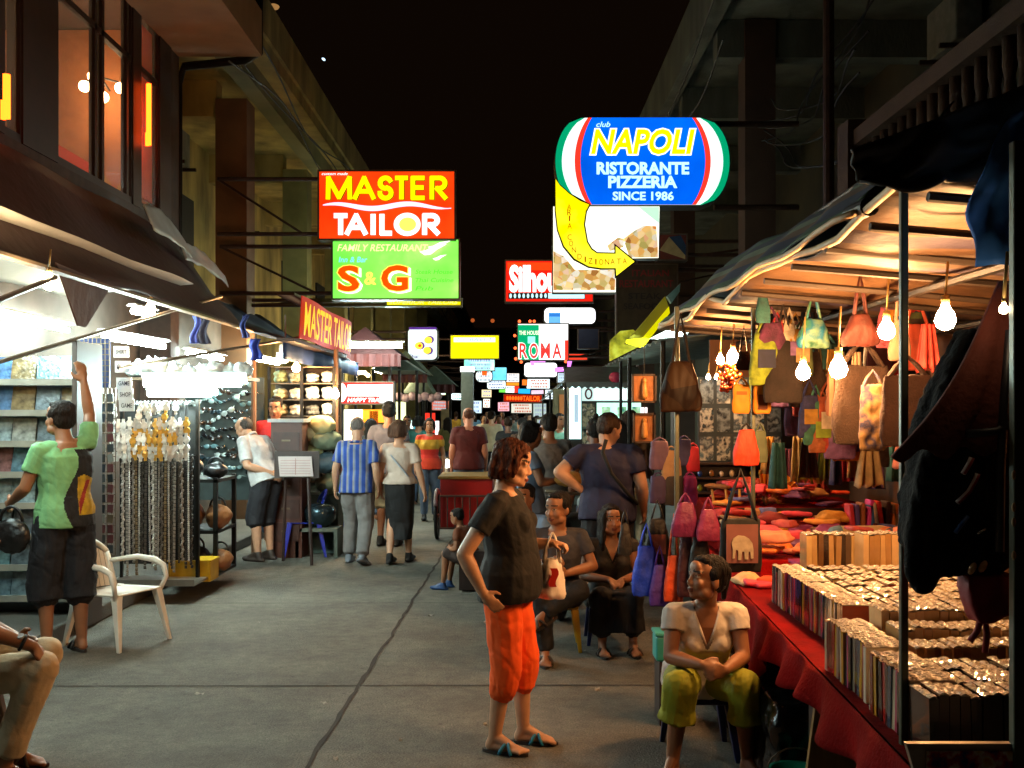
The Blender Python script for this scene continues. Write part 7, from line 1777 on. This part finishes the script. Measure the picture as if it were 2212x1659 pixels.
# woman in orange trousers
person('woman in black T-shirt and bright orange gathered trousers standing with one hand on her hip', -.03, 5.32, -106, 1.60, STAND,
       dict(elr=(.285, -.15, 1.10), wrr=(.262, -.05, .895), ell=(-.22, .00, 1.09), wrl=(-.185, .215, 1.115), knr=(.09, .03, .48), anr=(.09, -.04, .085), anl=(-.10, .07, .085), knl=(-.10, .07, .48), head=(0, .035, 1.565), tor=(.1, 1, 0), tol=(-.1, 1, 0)),
       8, -8, 1.05, 'fair', ('shag', '#4a200c'), dict(mat=CL('black_tee', '#0d0c0e'), hem=-.085, sleeve=.56, inf=.018, wr=.6), dict(mat=CL('orange', '#f0560c', var=.2, vscale=5), len=1.36, inf=.018, gather=1, flare=1.05), ('sandal', SANDAL), .0065,
       dict(r=dict(d=(-.22, .62, -.7), n=(-.95, -.1, -.2), th=(0, .9, .4), curl=.28), l=dict(d=(.05, .9, -.1), n=(0, 0, -1), th=(1, 0, 0), curl=1.15)), fem=True, belly=.045)
pb = thing('carrier_bag', 'white plastic carrier bag with a red print held by the woman in orange trousers', 'carrier bag', at(1192, 1158, 5.42))
mb = MB()
def lp(u, v, d=0): return at(u + 6 + (u - 1186) * .18, v, 5.42) - pb.location + V((0, d, 0))
mb.loft([[lp(u0 + (u1 - u0) * i / 9, v, -dd * math.sin(pi * i / 9)) for i in range(10)] + [lp(u1 - (u1 - u0) * i / 9, v, dd * math.sin(pi * i / 9)) for i in range(10)] for u0, u1, v, dd in ((1176, 1198, 1205, .02), (1164, 1206, 1222, .04), (1158, 1211, 1255, .05), (1156, 1213, 1285, .045), (1162, 1208, 1294, .03))])
remesh(mb, 'body', M('thin_white_plastic', '#e6d8cc', .4, var=.15, vscale=12, bump=.3, bscale=22), .007, pb, 2, lambda p: .009 * nz(V((p.x, p.y, p.z * .5)), 26))
for u0, u1 in ((1172, 1183), (1200, 1192)): mb = MB(); mb.tube([lp(u0, 1215), lp((u0 + u1) / 2 - (2 if u0 < 1190 else -2), 1185), lp(u1, 1160), lp(1187.5, 1150)], [.016, .009, .006, .005], 6); mb.build('handle', M('thin_white_plastic', '#e6d8cc'), pb, True)
mb = MB()
mb.sheet(lambda a, b_: lp(1182 + 13 * a + 3 * math.sin(b_ * 6), 1224 + 40 * b_, -.058), 5, 6); mb.build('print', M('red_print', '#b8200c', .5, var=.2), pb, solid=.002)
# seated woman in white
person('woman in white V-neck shirt sitting on a low blue stool with clasped hands, looking aside', .95, 5.22, 180, 1.58,
       sit(-.08, 0, pel=(0, 0, .43), chest=(0, .13, .69), neck=(0, .20, .865), head=(0, .235, 1.005), shr=(.165, .19, .815), shl=(-.165, .19, .815), elr=(.195, .27, .60), ell=(-.185, .27, .60), wrr=(.065, .44, .60), wrl=(-.055, .445, .575),
           hpr=(.09, .02, .42), hpl=(-.09, .02, .42), knr=(.165, .40, .475), knl=(-.16, .40, .475), anr=(.195, .34, .085), anl=(-.195, .33, .085), tor=(.45, 1, 0), tol=(-.3, 1, 0)), None,
       -68, 10, .99, 'tan', ('tied', '#120c0a'), dict(mat=CL('white_shirt', '#d2c8be', vscale=6), sleeve=.42, vneck=.19, wr=.6, hem=-.02, inf=.02), dict(mat=CL('olive', '#84860f', vscale=5), len=1.38, flare=1.10, hemflare=1.16, inf=.018, wr=.75), ('sandal', SANDALB), .0065,
       dict(r=dict(d=(-.85, .45, -.2), n=(0, -1, -.35), th=(0, 0, 1), curl=.75), l=dict(d=(.85, .4, -.15), n=(0, -1, -.2), th=(0, 0, 1), curl=.8)), fem=True)
def stool(label, x, y, h, mat, w=.3, rz=0):
    t = thing('stool', label, 'stool', (x, y, 0), rz)
    mb = MB(); mb.loft([[(a * w / 2 * q, b_ * w / 2 * q, z) for a, b_ in ((-1, -1), (1, -1), (1, 1), (-1, 1))] for q, z in ((1.04, h - .05), (1.0, h), )]); mb.build('seat', mat, t, bevel=.012)
    for sx in (-1, 1):
        for sy in (-1, 1):
            mb = MB(); mb.loft([[(sx * w * .43 + dx, sy * w * .43 + dy, h - .05) for dx, dy in ((-.025, -.025), (.025, -.025), (.025, .025), (-.025, .025))], [(sx * w * .55 + dx, sy * w * .55 + dy, 0) for dx, dy in ((-.013, -.013), (.013, -.013), (.013, .013), (-.013, .013))]]); mb.build('leg', mat, t, bevel=.004)
    return t
stool('low dark blue plastic stool under the seated woman in white', .96, 5.26, .33, M('navy_plastic', '#141c4a', .45))
# seated couple
person('young man in grey T-shirt sitting cross-legged beside the young woman and looking aside', .33, 7.55, 180, 1.70,
       sit(-.085, .06, anl=(.10, .46, .36), knl=(-.14, .40, .50), knr=(.12, .42, .44), anr=(.10, .43, .085), tol=(.75, .35, -.35), elr=(.23, .10, .62), wrr=(.08, .32, .68), ell=(-.26, .10, .62), wrl=(-.05, .30, .60)), None,
       -38, -2, 1.0, 'tan', ('short', '#120d0b'), dict(mat=CL('slate_tee', '#34343c'), sleeve=.6, collar=1), dict(mat=CL('black_trousers', '#101014'), len=1.93), ('sandal', SANDALB), .009, dict(r=dict(curl=.6), l=dict(curl=.6)))
stool('yellow plastic stool under the young man in grey', .33, 7.58, .36, M('yellow_plastic', '#b89010'))
person('young woman with long dark hair in a dark scoop top, hands in her lap', .735, 7.75, 184, 1.58,
       sit(-.12, .05, wrr=(.05, .30, .56), wrl=(-.05, .31, .555), knr=(.12, .40, .44), knl=(-.12, .40, .44)), None,
       6, 2, 1.0, 'tan', ('long', '#140d0b'), dict(mat=CL('charcoal_top', '#1d1a1a'), sleeve=.25, vneck=.17), dict(mat=CL('black_skirt', '#14151b'), kind='skirt', len=1.75, flare=1.1), ('sandal', SANDALB), .009, dict(r=dict(d=(-.8, .5, -.3), n=(0, 0, -1), curl=.5), l=dict(d=(.8, .5, -.3), n=(0, 0, -1), curl=.5)), fem=True)
stool('dark low stool under the young woman with long hair', .735, 7.8, .33, M('navy_plastic', '#141c4a'))
# navy man
person('big man in navy T-shirt seen from behind with one hand on his hip', .775, 8.35, -14, 1.77, STAND,
       dict(chest=(0, .05, 1.22), neck=(0, .07, 1.41), head=(.0, .13, 1.535), shr=(.20, .03, 1.36), shl=(-.20, .03, 1.36), ell=(-.37, -.06, 1.20), wrl=(-.20, -.02, 1.06), elr=(.27, .02, 1.10), wrr=(.27, .14, .90)), -38, -22, 1.24, 'fair', ('short', '#2c1c10'),
       dict(mat=CL('navy_tee', '#1b1c3c'), sleeve=.62, hem=-.09), dict(mat=CL('dark_shorts', '#16161c'), len=1.2, flare=1.2), ('shoe', BLACKF), .011, dict(l=dict(d=(.7, .5, -.5), n=(.6, 0, .5))), belly=.05)
t = thing('bag_strap', 'dark strap running across the back of the man in navy', 'strap', (.775, 8.2, 1.2))
mb = MB(); mb.tube([(-.02, -.135 + .15, .32), (-.05, -.005, .22), (.02, -.012, .05), (.16, .0, -.12), (.24, .08, -.2)], .016, 6); mb.build('strap', BLACKF, t, True)
# man with the yellow bag, people round him
person('dark haired person facing the navy man and reaching out over a yellow bag', .16, 9.3, -80, 1.66, STAND, dict(elr=(.24, .06, 1.14), wrr=(.16, .27, 1.16), ell=(-.2, .08, 1.12), wrl=(-.1, .28, 1.14)), 0, -10, 1, 'tan', ('bob', '#120c0a'), dict(mat=CL('blue_grey_top', '#5c7088'), sleeve=.5), dict(mat=CL('dark_shorts', '#16161c'), len=1.9), None, .013)
blob('cloth_bag', 'yellowish cloth bag held out between two shoppers', 'bag', at(1230, 1052, 9.1), (.14, .07, .07), M('ochre_bag', '#a8762c', .7, var=.3), 3)
person('man in grey patterned shirt standing with his back turned beyond the orange trousered woman', .38, 10.6, 6, 1.74, STAND, dict(head=(0, .05, 1.56)), 20, -8, 1.08, 'tan', ('short', '#100c0a'), dict(mat=CL('grey_pattern', '#6a625c', var=.4, vscale=16), sleeve=.75, hem=-.1), dict(mat=JEANS), None, .014)
person('dark haired woman with her hair in a bun behind the man in navy', .80, 9.9, 10, 1.68, STAND, None, 0, 0, 1, 'brown', ('bun', '#0c0908'), dict(mat=CL('dark_green_top', '#202a22')), dict(mat=JEANS), None, .014, fem=True)
person('person in pale blue sitting low behind the woman in orange trousers', .16, 8.75, 150, 1.6, sit(-.05, .04), None, 0, 0, 1, 'tan', ('short', '#120d0b'), dict(mat=CL('pale_blue', '#6a86a8')), dict(mat=CL('navy_trousers', '#1a2038')), None, .013)
person('small child crouching on a low seat beside the red cart', -.40, 10.0, 70, 1.12, sit(-.02, .16, knr=(.12, .36, .55), knl=(-.12, .36, .55)), None, 0, -10, 1.1, 'tan', ('short', '#100c0a'), dict(mat=CL('brown_top', '#6a3a20')), dict(mat=CL('brown_shorts', '#2a1a14'), len=.9), ('shoe', M('blue_shoe', '#1c3c6a', .5)), .011)
MB().box((0, 0, .15), (.24, .24, .3)).build('x', DARKW); o = D.objects['x']; o.name = 'wooden_seat'; o.location = (-.38, 10.02, .02); o.scale = (1.1, 1.1, 1.25); tag(o, 'low wooden block seat under the small child', 'stool')
# walkers
STR = CL('blue_stripes', '#ffffff', stripes=(0, .072, [(0, '#1c3f8c'), (.55, '#7d8088'), (.72, '#8a8a8a'), (.80, '#5c6c92')]))
person('grey haired man in a blue and grey striped shirt walking away with grey trousers', -1.775, 11.75, -4, 1.69, STAND, dict(knl=(-.10, .14, .50), anl=(-.12, .10, .09), knr=(.10, .02, .48), anr=(.10, -.20, .12), tor=(.25, .9, -.35), elr=(.235, -.08, 1.09), wrr=(.24, .02, .87), ell=(-.25, -.02, 1.10), wrl=(-.27, .05, .87)), 0, -4, 1.10, 'fair', ('thin', '#6a6460'), dict(mat=STR, sleeve=.75, hem=-.09, collar=1), dict(mat=CL('grey_trousers', '#6e6a68'), len=1.9, inf=.02), ('shoe', M('pale_shoe', '#6a7078', .6)), .011)
person('woman in white top and black calf length skirt walking beside the striped shirt', -1.295, 11.8, -8, 1.65, STAND, dict(knr=(.08, .10, .49), anr=(.08, .12, .09), anl=(-.08, -.16, .10), elr=(.25, -.05, 1.09), wrr=(.30, -.02, .86)), -34, -4, 1.05, 'fair', ('bob', '#4a3020'), dict(mat=CL('white_top', '#b8a698', vscale=5), sleeve=.65, hem=.03), dict(mat=CL('black_skirt2', '#0c0a0b'), kind='skirt', len=1.52, flare=.96), ('shoe', BLACKF), .011, fem=True)
o = MB(); o.tube([(-.17, .0, 1.36), (-.05, -.135, 1.2), (.08, -.14, 1.05), (.16, -.05, .93)], .011, 6)
tag(o.build('bag_strap', M('pale_strap', '#9aa0a8', .7), None, True, loc=(-1.295, 11.8, 0)), 'pale strap crossing the back of the woman in the white top', 'strap')
person('tall man in grey T-shirt and cream shorts walking in front of the striped shirt man', -1.60, 13.3, -4, 1.88, STAND, dict(knl=(-.1, .1, .5), anl=(-.1, .0, .09)), 10, 0, 1.0, 'tan', ('short', '#0f0b0a'), dict(mat=CL('mid_grey_tee', '#55525a')), dict(mat=CL('cream_shorts', '#a8a084'), len=1.1, flare=1.15), ('shoe', BLACKF), .014)
person('woman in a red and yellow T-shirt and jeans walking toward the camera', -1.32, 16.4, 184, 1.64, STAND, dict(knr=(.09, .12, .49), anr=(.09, .06, .1)), 0, -6, 1, 'tan', ('bob', '#1c100c'), dict(mat=CL('red_yellow', '#a81c10', stripes=(2, 1.0, [(0, '#b01c10'), (.11, '#b01c10'), (.14, '#a8801a'), (.29, '#b83010')]))), dict(mat=JEANS), ('shoe', BLACKF), .014, fem=True)
person('broad man in a maroon T-shirt and jeans seen from behind past the red cart', -.645, 15.2, 4, 1.81, STAND, None, 10, 0, 1.22, 'pink', ('thin', '#4a2a1c'), dict(mat=CL('maroon_tee', '#4a0f12'), sleeve=.7, hem=-.08), dict(mat=JEANS), ('shoe', BLACKF), .014, belly=.03)
person('man in a white polo shirt bending over the handbags with hands behind his back', -2.93, 12.0, 62, 1.80, STAND, dict(pel=(0, -.06, .93), chest=(0, .07, 1.21), neck=(0, .18, 1.375), head=(0, .265, 1.465), shr=(.175, .12, 1.325), shl=(-.175, .12, 1.325), elr=(.26, -.02, 1.06), wrr=(.06, -.205, .98), ell=(-.26, -.02, 1.06), wrl=(-.04, -.215, .96), hpr=(.085, -.07, .9), hpl=(-.085, -.07, .9)), 0, -20, 1.1, 'fair', ('thin', '#4a4440'), dict(mat=CL('white_polo', '#b8b4b2'), sleeve=.85, hem=-.06, collar=1), dict(mat=CL('dark_shorts', '#16161c'), len=1.15, flare=1.2), ('shoe', SANDALB), .011, dict(r=dict(d=(-.8, -.2, -.5), n=(0, 1, 0), curl=.6), l=dict(d=(.8, -.2, -.5), n=(0, 1, 0), curl=.6)))
person('seller in a red shirt standing behind the dark wooden desk', -2.97, 12.85, 200, 1.80, STAND, None, -20, -14, 1, 'tan', ('short', '#0f0b0a'), dict(mat=CL('red_shirt', '#a81418')), dict(mat=JEANS), None, .012, z=.13)
# man in green at the disc rack
person('man in a light green and black T-shirt reaching one arm up to the disc rack', -3.24, 7.42, 42, 1.83, STAND, dict(shr=(.16, .0, 1.42), elr=(.20, .10, 1.60), wrr=(.16, .10, 1.83), ell=(-.245, .02, 1.12), wrl=(-.27, .22, 1.02), head=(-.015, .05, 1.575), knl=(-.11, .06, .48), anl=(-.11, .02, .085)), 18, 4, 1.02, 'tan', ('short', '#1c120c'), dict(mat=[CL('green_tee', '#74ac76'), CL('black_panel', '#0f0d0e'), CL('yellow_print', '#a8860e', var=.5, vscale=18), CL('red_print', '#8a2010')], sleeve=.6, hem=-.06, paint=lambda p: 0 if (p.y > .06 or p.x < .0 + .05 * math.sin(p.z * 11) or p.z > 1.37 or abs(p.x) > .195) else (3 if p.x > .05 and abs(p.x - .06 - (p.z - 1.0) * .4) < .016 and p.z < 1.16 else 2 if p.x > .045 and .93 < p.z < 1.2 - .4 * abs(p.x - .09) else 1)), dict(mat=CL('long_shorts', '#0f0f16'), len=1.25, flare=1.35, inf=.02), ('sandal', M('sandal_black', '#0e0c0c', .6)), .008, dict(r=dict(d=(-.1, .25, 1), n=(0, 1, 0), th=(-1, 0, 0), curl=.25), l=dict(curl=.5)))
blob('shoulder_bag', 'black waist bag hanging beside the man in green', 'bag', (-3.52, 7.2, .74), (.13, .06, .13), LEA, 4, handle=LEA)
# man seated at the corner
person('seated man in beige trousers with a wristwatch and a hand on his knee', -2.69, 4.86, -84, 1.75, sit(-.0, .06, elr=(.27, .21, .77), wrr=(.185, .455, .645), knr=(.15, .47, .54), anr=(.13, .30, .085), knl=(-.13, .40, .54), anl=(-.13, .22, .085)), None, 0, 0, .98, 'tan', ('short', '#1c120c'), dict(mat=CL('black_white_shirt', '#1a1a1e'), sleeve=.9), dict(mat=CL('beige', '#c2ac8a', vscale=7), len=1.80, inf=.014, flare=1.04, wr=.55), ('sandal', SANDALB), .0075, dict(r=dict(d=(-.08, .5, -.86), n=(-.1, -.85, -.4), th=(-1, .2, 0), curl=.45)))
w = thing('wrist_watch', 'dark wristwatch with a bright face on the seated corner man', 'watch', (0, 0, 0))
q0 = V((-2.69, 4.86, 0)) + Matrix.Rotation(math.radians(-84), 3, 'Z') @ (V((.199, .412, .667)) * 1.75 / 1.7)
w.location = q0
dr = (Matrix.Rotation(math.radians(-84), 3, 'Z') @ V((-.085, .225, -.115))).normalized(); px = dr.orthogonal().normalized(); py = dr.cross(px)
mb = MB(); mb.tube([(px * math.cos(t_) + py * math.sin(t_)) * .033 for t_ in [2 * pi * i / 16 for i in range(17)]], .008, 6); mb.build('strap', BLACKF, w, True)
mb = MB(); mb.disc((0, -.02, .034), (0, -.5, 1), .017, 14, .01); mb.build('face', M('watch_face', '#d0d8d8', .1, .6), w)
pchair('brown plastic chair under the seated corner man', -2.745, 4.86, math.radians(96), M('brown_plastic', '#5a3a24', .45), .40, .44, False)
# far crowd
FAR = [('teal', '#24605c', 905, 19, 0), ('cream', '#a89c80', 1062, 22, 0), ('dark blue', '#1c2848', 1078, 26, 190), ('olive', '#55562e', 968, 24, 0), ('white', '#b4b4b0', 1045, 30, 180), ('black', '#101012', 1098, 19, 0), ('brown', '#4a3020', 1128, 17, 20), ('orange', '#b0501c', 1142, 27, 180), ('grey green', '#5a645c', 1108, 32, 0),
       ('pink', '#a85a68', 1085, 36, 180), ('purple', '#3c2a50', 1160, 24, 0), ('sky blue', '#5a86a8', 1022, 33, 0), ('khaki', '#7a6c48', 1192, 21, 10), ('dark red', '#5a1418', 1052, 40, 180), ('yellow', '#a8882a', 985, 38, 0), ('charcoal', '#2a2a2c', 800, 16.5, 0), ('light grey', '#8a8a8c', 1118, 44, 180), ('rust', '#7a3418', 1068, 48, 0), ('mint', '#6a9a84', 1210, 16.5, 200), ('indigo', '#2a2c5a', 1335, 12.5, 10), ('tan', '#8a6a4a', 1362, 12.8, -20), ('slate', '#48525c', 880, 20.5, 170)]
HC = ['#0f0b0a', '#1c120c', '#2c1c12']
for i, (cn, c, u, Y, f) in enumerate(FAR):
    fm = i % 3 == 0
    person('person in a %s shirt among the far strollers' % cn, (u - 1106) / F * Y, Y, f + R.uniform(-12, 12), R.uniform(1.6, 1.78), STAND, dict(knl=(-.1, .12, .5), anl=(-.1, .08, .09)) if i % 2 else dict(knr=(.1, .12, .5), anr=(.1, .06, .09)), R.uniform(-25, 25), -4, R.uniform(.95, 1.12), ('tan', 'fair', 'brown')[i % 3], (('bob', 'short', 'short', 'long')[i % 4], HC[i % 3]),
           dict(mat=CL('far_' + cn.replace(' ', '_'), c)), dict(mat=(JEANS, CL('dark_shorts', '#16161c'), CL('cream_shorts', '#a8a084'))[i % 3], len=(1.9, 1.1, 1.9)[i % 3]), None, .02 if Y < 25 else .028, None, 'strollers far down the street', fm)
# red cart
ct = thing('cart', 'red box cart with a yellowish lid, a metal guard rail and spoked wheels', 'cart', (-.64, 13.6, 0))
a, b_ = at(951, 1140, 13.6), at(1064, 1035, 13.6)
mb = MB(); mb.bx((a.x, 13.6, a.z), (b_.x, 14.5, b_.z)); mb.build('box', M('cart_red', '#a01410', .45, var=.2, vscale=4), ct, world=True, bevel=.01)
mb = MB(); mb.bx((a.x - .03, 13.57, b_.z), (b_.x + .03, 14.53, b_.z + .04)); mb.build('lid', M('cart_lid', '#8a6a2c', .5, var=.25), ct, world=True, bevel=.008)
mb = MB(); zt = at(0, 1072, 13.5).z
mb.tube([(a.x, 13.54, zt), (b_.x, 13.54, zt)], .016, 6); mb.tube([(a.x, 13.54, a.z), (b_.x, 13.54, a.z)], .016, 6)
for i in range(8): x_ = a.x + (b_.x - a.x) * i / 7; mb.tube([(x_, 13.54, a.z), (x_, 13.54, zt)], .010, 5)
mb.build('guard_rail', M('rail_grey', '#5c4c48', .5, .4), ct, world=True)
for x_ in (a.x - .07, b_.x + .07):
    mb = MB(); mb.tube([(x_, 14.0 + .30 * math.cos(t_), .32 + .30 * math.sin(t_)) for t_ in [2 * pi * i / 24 for i in range(25)]], .025, 7); wl = mb.build('wheel', M('tyre', '#121010', .7), ct, True, world=True)
    mb = MB()
    for i in range(8): t_ = 2 * pi * i / 8; mb.tube([(x_, 14.0, .32), (x_, 14.0 + .29 * math.cos(t_), .32 + .29 * math.sin(t_))], .004, 4)
    mb.ell((x_, 14.0, .32), .03); mb.build('spokes', STEEL, wl, world=True)
    mb = MB(); mb.tube([(x_, 14.0 + .35 * math.cos(t_), .32 + .35 * math.sin(t_)) for t_ in [pi * (.15 + .7 * i / 14) for i in range(15)]], .03, 6); mb.build('mudguard', M('guard_pale', '#8a7a7c', .45), ct, True, world=True)
# motorbike with a bright headlamp behind the strollers, and another by the seated couple
def bike(label, x, y, rz, lamp):
    t = thing('motorbike', label, 'motorbike', (x, y, 0), rz)
    for yy in (-.62, .62):
        mb = MB(); mb.tube([(0, yy + .25 * math.cos(a_), .28 + .25 * math.sin(a_)) for a_ in [2 * pi * i / 22 for i in range(23)]], .035, 7); w = mb.build('wheel', M('tyre', '#121010'), t, True)
        mb = MB(); mb.disc((0, yy, .28), (1, 0, 0), .17, 16, .02); mb.build('rim', STEEL, w)
    mb = MB(); mb.loft([[(.10 * q * math.cos(a_), yy, zz + .13 * q * math.sin(a_)) for a_ in [2 * pi * i / 12 for i in range(12)]] for yy, zz, q in ((.75, .62, .5), (.45, .60, 1.0), (.0, .50, 1.1), (-.25, .62, .8), (-.45, .80, .6))]); mb.build('body', M('bike_paint', '#3a1214', .3, coat=.6), t, True)
    mb = MB(); mb.cap((0, .6, .78), .09, (0, -.05, .74), .10); mb.build('seat', LEA, t, True)
    mb = MB(); mb.tube([(0, -.62, .28), (0, -.42, .95)], .03, 6); mb.tube([(-.33, -.30, 1.0), (0, -.42, .97), (.33, -.30, 1.0)], .016, 6); mb.build('fork', STEEL, t, True)
    mb = MB(); mb.ell((0, -.53, .88), (.075, .05, .075)); mb.build('headlight', E('bike_lamp', (1, .95, .8), 5) if lamp else M('lamp_glass', '#9aa4a8', .1), t, True)
    mb = MB(); mb.box((0, .93, .55), (.16, .01, .1)); mb.build('number_plate', M('plate_white', '#a8a8a4', .6), t)
bike('motorbike with a bright headlamp past the woman in red', (956 - 1106) / F * 17.5, 17.5, .2, True)
bike('parked dark motorbike half hidden behind the seated couple', .56, 9.2, 2.9, False)
bike('far motorbike with a glaring lamp in the middle of the street', (1066 - 1106) / F * 31, 31, 0, True)
stool('dark stool under the person in pale blue', .16, 8.78, .38, M('navy_plastic', '#141c4a'))
# ------------------------------------------------------------------ night air, camera, render settings
w = D.worlds.new('World'); SC.world = w; w.use_nodes = True
bg = w.node_tree.nodes['Background']
bg.inputs['Color'].default_value = (.40, .19, .09, 1); bg.inputs['Strength'].default_value = .0085
cam = D.objects.new('camera', D.cameras.new('camera')); COL.objects.link(cam)
cam.location = (0, 0, H); cam.rotation_euler = (pi / 2, 0, 0)
cam.data.lens = 36; cam.data.sensor_width = 36; cam.data.shift_y = 58.5 / F
cam.data.clip_start = .05; cam.data.clip_end = 600
SC.camera = cam
SC.view_settings.view_transform = 'Standard'; SC.view_settings.look = 'None'; SC.view_settings.exposure = 0; SC.view_settings.gamma = 1
cy = SC.cycles
cy.use_denoising = True
cy.max_bounces = 6; cy.diffuse_bounces = 4; cy.glossy_bounces = 3; cy.transmission_bounces = 3; cy.transparent_max_bounces = 6
cy.caustics_reflective = False; cy.caustics_refractive = False
cy.sample_clamp_indirect = 4; cy.sample_clamp_direct = 0
cy.use_adaptive_sampling = True; cy.adaptive_threshold = .02
for m in list(D.meshes):
    if m.users == 0: D.meshes.remove(m)
D.scenes.remove(TMP)
